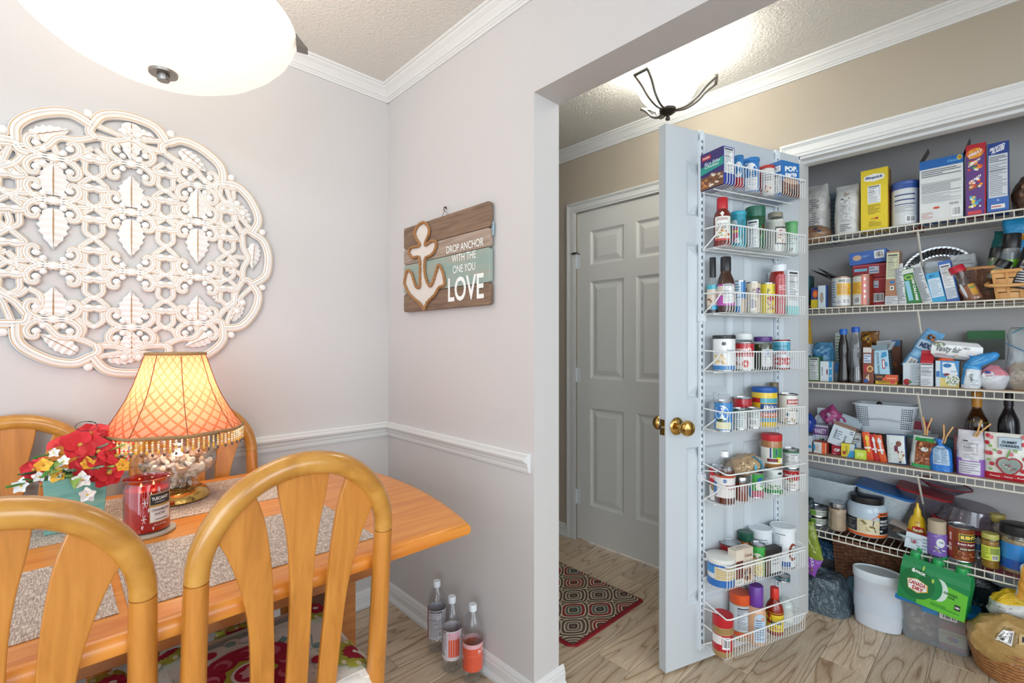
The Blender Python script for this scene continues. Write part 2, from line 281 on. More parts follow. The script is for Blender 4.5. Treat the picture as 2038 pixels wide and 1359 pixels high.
def deco(surf, ops, nu=8, nv=1, seed=1, step=.00012):
    """surf(u,v,off) -> point; ops draw flat print as thin inked shapes on the surface"""
    m = MB(); rng = random.Random(seed); lay = [0]
    def rect(u0, v0, u1, v1, col, off):
        a = max(1, int(math.ceil(abs(u1-u0)*nu))); b = max(1, int(math.ceil(abs(v1-v0)*nv)))
        vs = [surf(u0 + (u1-u0)*i/a, v0 + (v1-v0)*j/b, off) for j in range(b+1) for i in range(a+1)]
        m.add(vs, [(j*(a+1)+i, j*(a+1)+i+1, (j+1)*(a+1)+i+1, (j+1)*(a+1)+i) for j in range(b) for i in range(a)], col, False)
    def poly(pts, cu, cv, col, off):
        vs = [surf(cu, cv, off)] + [surf(a, b, off) for a, b in pts]; n = len(pts)
        m.add(vs, [(0, 1+i, 1+(i+1) % n) for i in range(n)], col)
    def lines(u0, v0, u1, v1, n, col, off):
        hgt = (v1-v0)/n
        for i in range(n):
            e = u1 - (u1-u0)*rng.choice((0, 0, .1, .25, .45)); rect(u0, v0 + hgt*(i+.3), e, v0 + hgt*(i+.68), col, off)
    for op in ops:
        off = .0004 + step*lay[0] + (.0009 if step > .0002 and op[0] in 'tb' else 0); lay[0] += 1; k = op[0]
        if k == 'r': rect(*op[1:5], op[5], off)
        elif k == 'e':
            cu, cv, ru, rv, col = op[1:6]; poly([(cu + ru*cos(2*pi*i/18), cv + rv*sin(2*pi*i/18)) for i in range(18)], cu, cv, col, off)
        elif k == 'p':
            pts = op[1]; poly(pts, sum(a for a, b in pts)/len(pts), sum(b for a, b in pts)/len(pts), op[2], off)
        elif k == 't':
            t, cu, cv, w, h, col = op[1:7]; shear = op[7] if len(op) > 7 else 0; rot = op[8] if len(op) > 8 else 0
            vs, fs = text_mesh(t, shear, op[9] if len(op) > 9 else .012)
            if rot == 90: P = [(cu - b*h, cv + a*w) for a, b in vs]
            elif rot == -90: P = [(cu + b*h, cv - a*w) for a, b in vs]
            else:
                c_, s_ = cos(rad(rot)), sin(rad(rot)); P = [(cu + a*w*c_ - b*h*s_, cv + b*h*c_ + a*w*s_) for a, b in vs]
            m.add([surf(a, b, off) for a, b in P], fs, col)
        elif k == 'l': lines(*op[1:5], op[5], op[6], off)
        elif k == 'b':
            u0, v0, u1, v1 = op[1:5]; rect(u0, v0, u1, v1, '#f4f4f4', off); n = 13
            for i in range(n): a = u0 + (u1-u0)*(.08 + .84*i/n); rect(a, v0 + (v1-v0)*.15, a + (u1-u0)*rng.choice((.02, .045)), v1 - (v1-v0)*.08, '#1a1a1a', off + .0001)
            lay[0] += 1
        elif k == 'n':
            u0, v0, u1, v1 = op[1:5]; ink = op[5] if len(op) > 5 else '#303236'; bgc = op[6] if len(op) > 6 else '#e6e9ea'; rect(u0, v0, u1, v1, bgc, off)
            w = u1-u0; hh = v1-v0; rect(u0+w*.06, v1-hh*.09, u1-w*.1, v1-hh*.03, ink, off+.0001)
            for q in (.13, .34, .66): rect(u0+w*.05, v1-hh*(q+.015), u1-w*.05, v1-hh*q, ink, off+.0001)
            lines(u0+w*.06, v0+hh*.36, u1-w*.3, v1-hh*.15, max(5, int(op[7]) if len(op) > 7 else 10), '#6d7176', off+.0001)
            for i in range(8): z = v1-hh*(.17+.055*i); rect(u1-w*.16, z-hh*.02, u1-w*.06, z, '#6d7176', off+.0001)
            lines(u0+w*.06, v0+hh*.03, u1-w*.06, v0+hh*.32, max(4, int(op[7]*.5) if len(op) > 7 else 5), '#82868a', off+.0001); lay[0] += 1
        elif k == 'k':
            u0, v0, u1, v1, n, cols = op[1:7]; w = u1-u0; hh = v1-v0; a = op[7] if len(op) > 7 else .16
            for i in range(n):
                cu = rng.uniform(u0+w*a*.5, u1-w*a*.5); cv = rng.uniform(v0+hh*a*.5, v1-hh*a*.5); sz = a*rng.uniform(.35, .6); t = rng.uniform(0, 3)
                poly([(cu + w*sz*cos(2*pi*q/8+t)*rng.uniform(.8, 1.1), cv + hh*sz*.8*sin(2*pi*q/8+t)) for q in range(8)], cu, cv, rng.choice(cols), off + .00001*i)
            lay[0] += 1
    return m
def put_label(root, surf, ops, nu=8, nv=1, mat=None, name='label', seed=1, step=.00012):
    o = deco(surf, ops, nu, nv, seed, step).build(name, mat or PAPER, root, recalc=False); return o

# ================================================================== ROOM
AY, BX, TH, PX, YE, ZC, ZH = 2.1019, 1.1721, 1.2998, 2.3715, 1.1236, 2.45, 2.0729
PI2 = -pi/2
fl = struct(MB().box(-.05, .35, -.08, 6.0, 7.7, .0782).build('floor', GROUT))
pl = MB()
L_, W_, b_ = .9175, .1512, .0012
pl.add([(0,0,-.008),(L_,0,-.008),(L_,W_,-.008),(0,W_,-.008),(0,0,-b_),(L_,0,-b_),(L_,W_,-b_),(0,W_,-b_),(b_,b_,0),(L_-b_,b_,0),(L_-b_,W_-b_,0),(b_,W_-b_,0)],
       [(3,2,1,0),(0,1,5,4),(1,2,6,5),(2,3,7,6),(3,0,4,7),(4,5,9,8),(5,6,10,9),(6,7,11,10),(7,4,8,11),(8,9,10,11)])
p0 = pl.build('plank', TILE, fl); first = True
for k in range(-9, 17):
    for j in range(-4, 2):
        x = 2.17 + j*.92 + (k % 3)*.3066; y = .38 + .154*k
        if x > 2.84 or x + .92 < -1.3 or y < -1.0 or (x < 1.2 and y > 2.1): continue
        if x + .9 > 2.84: continue
        if first: o = p0; first = False
        else: o = p0.copy(); C.objects.link(o); o.parent = fl
        o.location = (x, y, .0)
for k in range(-9, 17):          # cut planks that meet the pantry back wall
    x = 2.17 + (k % 3)*.3066
    if x > 2.80: continue
    o = p0.copy(); C.objects.link(o); o.parent = fl; o.location = (x, .38 + .154*k, 0); o.scale = ((2.835 - x)/.9175, 1, 1)
struct(MB().box(-.05, .35, ZC, 6.0, 7.7, .08).build('ceiling', CEIL))
wb = MB().box(-.85, AY + .06, 0, 4.3, .12, ZC); struct(wb.build('wall_back', WALLP))
wr = MB().box((BX+TH)/2, (YE+4.2)/2, 0, TH-BX, 4.2-YE, ZC).box((BX+TH)/2, (YE-2.3)/2, ZH, TH-BX, YE+2.3, ZC-ZH).box((BX+TH)/2, -2.9, 0, TH-BX, 1.2, ZC)
struct(wr.build('wall_right', WALLP))
wh = MB()
for y0, y1, z0 in ((1.905, 4.2, 0), (1.137, 1.905, 2.047), (.668, 1.137, 0), (-.56, .668, 2.045), (-3.5, -.56, 0)): wh.box(PX + .06, (y0+y1)/2, z0, .12, y1-y0, ZC-z0)
struct(wh.build('wall_hall', HALLP))
wp = MB().box(2.90, .05, 0, .12, 2.0, ZC).box(2.67, .86, 0, .36, .1, ZC).box(2.67, -.78, 0, .36, .1, ZC)
struct(wp.build('wall_pantry', PANP))
struct(MB().box(1.9, 4.2, 0, 1.3, .1, ZC).build('wall_hall_end', HALLP))

def run(name, prof, axis, wall, sgn, a, b):
    """extrude a moulding profile (out, z) along x (axis 'x') or y"""
    pts = [(wall + sgn*t, z) for t, z in prof]; return struct(MB().prism(pts, a, b, ax='x' if axis == 'x' else 'y').build(name, TRIM))
CROWN = [(0,2.387),(.007,2.387),(.009,2.394),(.013,2.396),(.014,2.402),(.019,2.404),(.024,2.413),(.034,2.425),(.047,2.435),(.049,2.440),(.056,2.442),(.058,2.4499),(0,2.4499)]
RAIL = [(0,.783),(.007,.783),(.007,.789),(.011,.790),(.011,.801),(.015,.804),(.017,.816),(.020,.820),(.031,.824),(.034,.832),(.031,.840),(.013,.845),(.011,.850),(0,.851)]
BASE = [(0,0),(.023,0),(.023,.010),(.014,.021),(.012,.022),(.012,.052),(.009,.056),(.009,.064),(.005,.072),(0,.0765)]
run('trim_1', CROWN, 'x', AY, -1, -3, BX); run('trim_2', CROWN, 'y', BX, -1, -3.4, AY)
run('trim_3', CROWN, 'y', PX, -1, -3.4, 4.15); run('trim_4', CROWN, 'y', TH, 1, -3.4, 4.15)
run('trim_5', RAIL, 'x', AY, -1, -3, BX); run('trim_6', RAIL, 'y', BX, -1, 1.140, AY)
run('baseboard_back', BASE, 'x', AY, -1, -3, BX); run('baseboard_right', BASE, 'y', BX, -1, YE-.001, AY)
run('baseboard_end', BASE, 'x', YE, -1, BX-.022, TH+.022); run('baseboard_passage', BASE, 'y', TH, 1, YE-.001, 4.1)
run('baseboard_hall', BASE, 'y', PX, -1, 1.966, 4.1); run('baseboard_pier', BASE, 'y', PX, -1, .73, 1.075)
def casing(name, yL, yR, zt, w=.06):
    m = MB()
    for o0, o1, t in ((0, .012, .011), (.012, .018, .014), (.018, w-.016, .012), (w-.016, w-.010, .016), (w-.010, w, .020)):
        for y0, s in ((yL, 1), (yR, -1)): m.box(PX - t/2, y0 + s*(o0+o1)/2, 0, t, o1-o0, zt + o0)
        m.box(PX - t/2, (yL+yR)/2, zt + o0, t, yL - yR + 2*o1, o1-o0)
    return struct(m.build(name, TRIM))
casing('trim_7', 1.910, 1.132, 2.045); casing('trim_8', .672, -.56, 2.045)
struct(MB().box(PX+.06, .662, 0, .125, .012, 2.045).box(PX+.06, -.554, 0, .125, .012, 2.045).box(PX+.06, .054, 2.033, .125, 1.23, .012).box(PX+.055, .054, 2.022, .03, 1.22, .012).build('trim_9', TRIM))

# six panel doors: local x from free edge to hinge edge, face towards local -y
PZ = ((.236,.833),(1.013,1.607),(1.707,1.916))
def six_panel(name, w, x_cells, loc, rz, h=2.03, DM=DOORM):
    root = bpy.data.objects.new(name, None); C.objects.link(root); root.location = loc; root.rotation_euler = (0, 0, rz); struct(root)
    xs = [0] + [a for c in x_cells for a in c] + [w]; zs = [.012] + [a for c in PZ for a in c] + [.012 + h - .007]; m = MB(); t = .035
    for i in range(len(xs)-1):
        for j in range(len(zs)-1):
            if i % 2 == 1 and j % 2 == 1: continue
            m.add([(xs[i],0,zs[j]),(xs[i+1],0,zs[j]),(xs[i+1],0,zs[j+1]),(xs[i],0,zs[j+1])], [(0,1,2,3)])
    z0, z1 = zs[0], zs[-1]
    m.add([(0,0,z0),(w,0,z0),(w,t,z0),(0,t,z0),(0,0,z1),(w,0,z1),(w,t,z1),(0,t,z1)], [(0,3,2,1),(4,5,6,7),(1,2,6,5),(2,3,7,6),(3,0,4,7)])
    m.build('door_slab', DM, root, recalc=False)
    for cx in x_cells:
        for cz in PZ:
            q = MB(); R = [(0, 0), (.006, .004), (.012, .010), (.020, .011), (.046, .003), (.050, .002)]; vs = []
            for o, d in R: vs += [(cx[0]+o, d, cz[0]+o), (cx[1]-o, d, cz[0]+o), (cx[1]-o, d, cz[1]-o), (cx[0]+o, d, cz[1]-o)]
            fs = [(k*4+i, k*4+(i+1) % 4, (k+1)*4+(i+1) % 4, (k+1)*4+i) for k in range(len(R)-1) for i in range(4)] + [tuple(range(len(vs)-4, len(vs)))]
            q.add(vs, fs).build('door_panel', DM, root, recalc=False)
    return root
RD = -math.atan2(.3185, .94793)
E0 = Vector((1.6275, .8897, 0))
d1 = six_panel('door_1', .750, ((.101, .345), (.405, .649)), E0, RD)
tag(d1, 'white six panel pantry door swung open towards the hall, wire racks on it', 'door')
d2 = six_panel('door_2', .762, ((.101, .340), (.422, .661)), (PX+.004, 1.9018, 0), PI2, DM=DOORM_BRIGHT)
def knob(parent, x, z, mat=BRASS):
    m = MB(); prof = [(.032,0),(.033,.003),(.030,.006),(.024,.008),(.012,.012),(.010,.030),(.014,.034),(.024,.040),(.029,.050),(.029,.058),(.024,.067),(.012,.072),(.0,.073)]
    m.M = Matrix.Translation((x, 0, z)) @ Matrix.Rotation(pi/2, 4, 'X'); m.lathe(prof, 24)
    m.M = Matrix.Translation((x, .035, z)) @ Matrix.Rotation(-pi/2, 4, 'X'); m.lathe(prof, 24); m.M = None
    m.build('door_knob', mat, parent)
knob(d1, .052, .917)
MB().box(-.0005, .0175, .885, .002, .024, .058).build('latch_plate', BRASS, d1)
MB().tube([(-.012, .0175, .914), (.004, .0175, .914)], .008, 10).build('latch_bolt', NICKEL, d1)
for z in (1.74, 1.03, .27):
    MB().tube([(-.004, -.006, z-.045), (-.004, -.006, z+.045)], .0065, 8).box(.010, -.001, z-.044, .022, .003, .088).box(-.018, -.010, z-.044, .022, .003, .088).build('hinge', WHITEP, d2)
MB().tube([(-.035, -.018, 1.79), (-.01, -.022, 1.795), (.02, -.025, 1.788), (.03, -.012, 1.780)], .0035, 6).box(-.012, -.015, 1.785, .02, .016, .010).build('flip_latch', DARKM, d2)

# ================================================================== DINING CORNER
# ---- carved round wall panel
def ribbon(m, pts, w, h=.014, y0=0, taper=(1, 1)):
    """carved strand lying in the x-z plane, proud towards -y"""
    P = [Vector((a, b)) for a, b in pts]; n = len(P); sec = [(-.5, .0), (-.5, .62), (-.40, .86), (-.30, .86), (-.10, 1.0), (-.03, .82), (.03, .82), (.10, 1.0), (.30, .86), (.40, .86), (.5, .62), (.5, 0)]
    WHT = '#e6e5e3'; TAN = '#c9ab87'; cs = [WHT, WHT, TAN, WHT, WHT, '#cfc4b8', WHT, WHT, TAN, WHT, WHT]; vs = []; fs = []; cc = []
    for i in range(n):
        t = (P[min(n-1, i+1)] - P[max(0, i-1)]).normalized(); q = Vector((-t.y, t.x)); f = i/(n-1); k = w*(taper[0]*(1-f) + taper[1]*f)
        for a, b in sec: e = P[i] + q*a*k; vs.append((e.x, y0 - b*h, e.y))
    S = len(sec)
    for i in range(n-1):
        for j in range(S-1): fs.append((i*S+j, i*S+j+1, (i+1)*S+j+1, (i+1)*S+j)); cc.append(cs[j])
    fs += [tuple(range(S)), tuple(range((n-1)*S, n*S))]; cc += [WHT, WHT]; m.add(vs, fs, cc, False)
def bez(p, n=14):
    """Catmull-Rom through the points"""
    P = [Vector(a) for a in p]; P = [P[0]*2 - P[1]] + P + [P[-1]*2 - P[-2]]; out = []
    for i in range(1, len(P)-2):
        for k in range(n):
            t = k/n; a, b, c, d = P[i-1:i+3]; out.append(.5*((2*b) + (c-a)*t + (2*a-5*b+4*c-d)*t*t + (3*b-a-3*c+d)*t**3))
    out.append(P[-2]); return [tuple(v) for v in out]
def carved_leaf(m, bx, bz, ang, L, Wd, h=.016):
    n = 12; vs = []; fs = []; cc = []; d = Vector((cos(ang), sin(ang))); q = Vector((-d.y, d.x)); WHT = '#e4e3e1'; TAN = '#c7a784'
    for i in range(n+1):
        f = i/n; wv = Wd*(sin(pi*min(1, f*.93+.10))**.8) * (1 - .30*f) * (1 if i % 2 else .80) * (0 if i == n else 1); hh = h*(.6 + .4*(i % 2))
        for a, b in ((-1, .15), (-.95, .6), (-.5, .72 if i % 2 else .9), (-.06, 1.0), (0, .78), (.06, 1.0), (.5, .72 if i % 2 else .9), (.95, .6), (1, .15)):
            e = Vector((bx, bz)) + d*(L*f) + q*(a*wv*.5); vs.append((e.x, -b*hh, e.y))
    S = 9
    for i in range(n):
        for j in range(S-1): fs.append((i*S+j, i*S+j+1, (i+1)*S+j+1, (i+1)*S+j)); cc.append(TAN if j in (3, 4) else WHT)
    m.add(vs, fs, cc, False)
med = thing('carved_wall_panel', 'large round whitewashed carved wooden lattice panel hanging on the dining wall', 'wall art', (.190, AY-.006, 1.560))
PITX, PITZ = .193, .190
def curl(m, nx, nz, sx, sz, k=1.0):
    pts = bez([(nx + sx*a*k, nz + sz*b*k) for a, b in ((0, .004), (.026, .000), (.054, .012), (.070, .036), (.064, .060), (.047, .064), (.040, .050))], 5)
    ribbon(m, pts, .027*k, .015, 0, (1, .75)); m.ball(nx + sx*.044*k, -.008, nz + sz*.042*k, .013*k, .008, .012*k, '#e8e7e5', 8, 5); m.ball(nx + sx*.026*k, -.008, nz + sz*.024*k, .011*k, .008, .011*k, '#e8e7e5', 8, 5)
lat = [MB(), MB(), MB(), MB()]
rows = {-1: (.278, (-1,)), 0: (.113, (1, -1)), 1: (-.091, (1, -1)), 2: (-.280, (1, -1))}
for i in (-1, 0, 1):
    nx = i*PITX; m = MB()
    for r, (nz, dirs) in rows.items():
        if i and r == -1: nz -= .03
        if i and r == 2: nz += .02
        m.ball(nx, -.008, nz, .012, .010, .014, '#e6e5e3')
        for s in (1, -1):
            for v in (1, -1):
                if abs(nz + v*.05) > .37 - (.05 if i else 0): continue
                curl(m, nx, nz, s, v, .88)
        for dz in (.012, -.012):
            if r in (0, 1):
                for s in (1, -1): ribbon(m, bez([(nx + s*.010, nz), (nx + s*.035, nz + dz), (nx + s*.070, nz + dz*.7), (nx + s*.0965, nz)], 4), .019, .014)
    for nz, v, LL in ((.418, -1, .133), (.130, 1, .113), (.088, -1, .130), (-.266, 1, .112), (-.392, 1, .104)):
        if i and abs(nz) > .3: continue
        carved_leaf(m, nx, nz, pi/2*v, LL, .092)
    o = m.build('carved_column', MATTE, med, recalc=True)
for i in (-1.5, -.5, .5, 1.5):
    nx = i*PITX; m = MB(); lim = .26 if abs(i) > 1 else .31
    for nz in (.207, .113, .011, -.091, -.186, -.28):
        if abs(nz) > lim: continue
        for s in (1, -1): ribbon(m, bez([(nx + s*.004, nz), (nx + s*.022, nz + .018), (nx + s*.022, nz + .045), (nx + s*.034, nz + .064), (nx + s*.022, nz + .08), (nx + s*.004, nz + .097)], 4), .018, .013)
        ribbon(m, bez([(nx - .034, nz + .062), (nx - .015, nz + .056), (nx, nz + .060), (nx + .015, nz + .056), (nx + .034, nz + .062)], 4), .022, .016)
        m.ball(nx - .014, -.01, nz + .064, .012, .008, .008, '#e8e7e5'); m.ball(nx + .014, -.01, nz + .064, .012, .008, .008, '#e8e7e5'); m.ball(nx, -.006, nz, .010, .008, .010, '#e6e5e3')
    m.build('carved_link', MATTE, med)
NB = 12; m1 = MB(); m2 = MB(); m3 = MB()
def pol(r, a): return (r*cos(a), r*sin(a))
for k in range(NB):
    a0 = 2*pi*(k - .5)/NB; a1 = 2*pi*(k + .5)/NB; am = (a0 + a1)/2; fl_ = 1 if k % 2 else -1
    ribbon(m1, bez([pol(.392, a0), pol(.425, a0 + .09), pol(.436, am - .08), pol(.437, am + .06), pol(.424, a1 - .08), pol(.392, a1)], 6), .031, .018)
    ribbon(m1, bez([pol(.355, a0), pol(.348, am - .12), pol(.362, am), pol(.348, am + .12), pol(.355, a1)], 6), .022, .014)
    ribbon(m2, bez([pol(.350, a0), pol(.372, a0 + .03), pol(.398, a0 - .01)], 5), .026, .016)
    ribbon(m2, bez([pol(.398, a0), pol(.375, a0 + fl_*.13), pol(.368, a0 + fl_*.20), pol(.382, a0 + fl_*.24), pol(.394, a0 + fl_*.20)], 5), .020, .014, 0, (1, .7))
    x, z = pol(.390, am - fl_*.16); carved_leaf(m3, x, z, am + fl_*(pi/2 + .08), .105, .062)
    x, z = pol(.384, a0 + fl_*.21); m3.ball(x, -.010, z, .011, .008, .011, '#e8e7e5')
    x, z = pol(.428, a0); m3.ball(x, -.010, z, .013, .010, .013, '#e6e5e3')
for k in range(16):
    a0 = 2*pi*(k+.5)/16; x, z = pol(.318, a0); ribbon(m2, [pol(.300, a0), pol(.325, a0 + .02), pol(.350, a0)], .020, .012)
    ribbon(m2, bez([pol(.300, a0), pol(.290, a0 + .10), pol(.312, a0 + .19), pol(.350, a0 + .2)], 4), .019, .012)
m1.build('carved_rim', MATTE, med); m2.build('carved_scrolls', MATTE, med); m3.build('carved_border_leaves', MATTE, med)

# ---- anchor sign
sg = thing('anchor_sign', 'planked wooden sign with rope anchor reading drop anchor with the one you love', 'sign', (BX - .022, 1.619, 1.366), PI2)
SW = .593; zz = 0
for hh, mt in ((.082, SIGNB), (.130, SIGNT), (.0715, SIGNG), (.0965, SIGNB)):
    c = .008; pts = [(-SW/2, zz+c), (-SW/2+c, zz+.001), (SW/2-c, zz+.001), (SW/2, zz+c), (SW/2, zz+hh-c), (SW/2-c, zz+hh-.001), (-SW/2+c, zz+hh-.001), (-SW/2, zz+hh-c)]
    MB().prism(pts, -.004, .014, ax='y').build('plank', mt, sg, bevel=.002); zz += hh
for bx_ in (-.2, .2): MB().box(bx_, .018, .03, .04, .008, .32).build('back_batten', SIGNB, sg)
ssurf = lambda u, v, off: ((u - .5)*SW, -.0045 - off, v*.38)
def stext(t, x, z, w, h, bold=.012):
    vs, fs = text_mesh(t, 0, bold); return [(x + a*w, -.0052, z + b*h) for a, b in vs], fs
m = MB()
for t, (x, z), w, h, b in (('DROP ANCHOR', (0.1479, 0.2355), .232, .030, .01), ('WITH THE', (0.1437, 0.1951), .150, .029, .01), ('ONE YOU', (0.1455, 0.1512), .140, .031, .01), ('LOVE', (0.1545, 0.0729), .222, .096, .02)): m.add(*stext(t, x, z, w, h, b), '#edf0ee')
m.build('lettering', MATTE, sg, recalc=False)
anchor = [(-0.1296, 0.3777),(-0.1004, 0.3622),(-0.0825, 0.3366),(-0.0861, 0.3169),(-0.1077, 0.2918),(-0.1113, 0.2759),(-0.0683, 0.2857),(-0.0369, 0.2808),(-0.0321, 0.2602),(-0.0473, 0.2384),(-0.0754, 0.226),(-0.1077, 0.2221),(-0.1171, 0.1987),(-0.1149, 0.1574),(-0.1004, 0.1231),(-0.0789, 0.1008),(-0.0577, 0.111),(-0.0334, 0.1527),(-0.0129, 0.1801),(0.0106, 0.1558),(0.0239, 0.123),(0.0258, 0.0955),(-0.0129, 0.0871),(-0.0403, 0.0614),(-0.0968, 0.033),(-0.1223, 0.0037),(-0.1482, 0.0279),(-0.1937, 0.0518),(-0.2407, 0.0807),(-0.2648, 0.1085),(-0.2794, 0.1315),(-0.2688, 0.1651),(-0.2527, 0.185),(-0.2209, 0.1687),(-0.2014, 0.1327),(-0.1822, 0.1057),(-0.1557, 0.1034),(-0.1542, 0.1449),(-0.1572, 0.2286),(-0.2092, 0.2353),(-0.2407, 0.2609),(-0.2288, 0.2806),(-0.1708, 0.2806),(-0.1557, 0.2867),(-0.1822, 0.3159),(-0.1937, 0.3431),(-0.1708, 0.3685)]
pts = bez([(a, b) for a, b in anchor + [anchor[0]]], 4)[:-1]; m = MB()
for ph in (0, pi):
    q = []; n = len(pts); rp = []
    for i in range(n*2): f = i/2; a = Vector(pts[int(f) % n]); b = Vector(pts[(int(f)+1) % n]); e = a.lerp(b, f - int(f)); t = (b - a).normalized(); nn = Vector((-t.y, t.x)); w_ = i*1.05 + ph; q.append((e.x + nn.x*.0032*cos(w_), -.011 + .0032*sin(w_), e.y + nn.y*.0032*cos(w_)))
    m.tube(q, .0042, 6, closed=True)
m.build('rope_outline', ROPE, sg)
m = MB(); m.prism([(a, b) for a, b in anchor], -.006, -.0042, '#dcd6cf', ax='y'); m.build('anchor_inlay', MATTE, sg)
MB().tube([(-.030, .008, .375), (.004, .008, .402), (.04, .008, .375)], .0008, 5).build('hanging_wire', DARKM, sg)
MB().tube([(.004, .016, .410), (.004, .004, .418), (.004, .002, .404), (.004, .008, .400)], .002, 6).ball(.004, .012, .418, .004).build('hook', DARKM, sg)
MB().box(.297, .012, .255, .012, .002, .05, '#9cc4d4').build('blue_tab', MATTE, sg)

# ---- pendant lamp
pd = thing('pendant_lamp', 'large round alabaster glass bowl pendant lamp glowing over the dining table', 'ceiling lamp', (.194, 1.45, ZC))
Z0 = 1.890 - ZC
bowl = [(0, Z0), (.05, Z0+.002), (.11, Z0+.012), (.17, Z0+.031), (.22, Z0+.058), (.26, Z0+.090), (.285, Z0+.118), (.297, Z0+.140), (.300, Z0+.150), (.293, Z0+.152), (.28, Z0+.122), (.25, Z0+.092), (.20, Z0+.054), (.1, Z0+.018), (0, Z0+.010)]
MB().lathe(bowl, 64).build('glass_bowl', BOWLG, pd)
MB().lathe([(0, Z0-.020), (.0125, Z0-.020), (.0135, Z0-.018), (.0135, Z0-.006), (.030, Z0-.005), (.031, Z0+.002), (.029, Z0+.004), (0, Z0+.005)], 28).build('finial', NICKEL, pd)
m = MB().tube([(0, 0, 0), (0, 0, Z0+.26)], .008, 10).lathe([(.065, -.001), (.065, -.012), (.03, -.028), (.01, -.030)], 24)
m.build('stem', NICKEL, pd)
for k in range(3):
    a = rad(-22 + 120*k); c, s = cos(a), sin(a); m = MB()
    m.tube([(0, 0, Z0+.26), (c*.16, s*.16, Z0+.215), (c*.30, s*.30, Z0+.160)], .006, 8)
    m.M = Matrix.Translation((c*.306, s*.306, Z0+.148)) @ Matrix.Rotation(a, 4, 'Z'); m.prism([(-.010, .014), (.022, -.022), (-.006, -.020)], -.016, .016, ax='y'); m.build('arm', NICKEL, pd)
def plight(name, loc, power, col, r=.05):
    l = bpy.data.lights.new(name, 'POINT'); l.energy = power; l.color = col; l.shadow_soft_size = r; o = bpy.data.objects.new(name, l); C.objects.link(o); o.location = loc; return o
plight('pendant_bulb', (.194, 1.45, 2.20), 5, (1, .89, .78), .08)
dl = bpy.data.lights.new('pendant_downlight', 'AREA'); dl.shape = 'DISK'; dl.size = .5; dl.energy = 1.6; dl.color = (1, .90, .78); o = bpy.data.objects.new('pendant_downlight', dl); C.objects.link(o); o.location = (.194, 1.45, 1.86)

# ---- dining table
tb = thing('dining_table', 'honey oak dining table with bowed ends and rounded edge', 'table', (0, 1.478, 0))
def table_outline(k=0):
    o = []; n = 14
    for i in range(n+1): f = -1 + 2*i/n; o.append((.800 + .078*(1 - f*f) - k, f*(.480 - k)))
    for i in range(1, n): f = 1 - 2*i/n; o.append((f*(.800 - k)*1.0, .480 - k + .0*(1 - f*f)))
    for i in range(n+1): f = 1 - 2*i/n; o.append((-(.800 + .078*(1 - f*f) - k), f*(.480 - k)))
    for i in range(1, n): f = -1 + 2*i/n; o.append((f*(.800 - k), -(.480 - k)))
    return o
m = MB(); lv = []; n = None
for k, z in ((.014, .714), (.004, .718), (0, .727), (.001, .738), (.006, .746), (.015, .7495), (.024, .750)):
    o = table_outline(k); n = len(o); lv += [(a, b, z) for a, b in o]
fs = [(j*n+i, j*n+(i+1) % n, (j+1)*n+(i+1) % n, (j+1)*n+i) for j in range(6) for i in range(n)]
m.add(lv, fs, smooth=True); m.add(lv[-n:], [tuple(range(n))]); m.add(lv[:n], [tuple(range(n-1, -1, -1))]); m.build('tabletop', OAK_H, tb)
m = MB()
for y in (-.36, .36): m.box(0, y, .645, 1.25, .022, .07)
for x in (-.62, .62): m.box(x, 0, .645, .022, .72, .07)
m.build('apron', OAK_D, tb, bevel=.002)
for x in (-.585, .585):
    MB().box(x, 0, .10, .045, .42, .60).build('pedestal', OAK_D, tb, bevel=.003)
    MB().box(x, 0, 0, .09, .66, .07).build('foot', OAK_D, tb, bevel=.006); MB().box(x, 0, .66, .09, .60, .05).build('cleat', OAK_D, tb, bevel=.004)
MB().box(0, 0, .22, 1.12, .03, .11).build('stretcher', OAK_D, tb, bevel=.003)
for x, y, rz, lb in ((.333, 1.243, 0, 'woven grey placemat nearest the camera at the right, in front of the candle'), (-.158, 1.245, .01, 'woven grey placemat at the front left, behind the nearest chair hoop'),
                 (.318, 1.727, -.005, 'woven grey placemat under the shell lamp'), (-.175, 1.728, 0, 'woven grey placemat under the teal flower box')):
    o = MB().box(0, 0, 0, .476, .328, .0018).build('placemat', WOVEN, None, bevel=.0005); o.location = (x, y, .7503); o.rotation_euler = (0, 0, rz); tag(o, lb, 'placemat', 'woven placemats on the table')

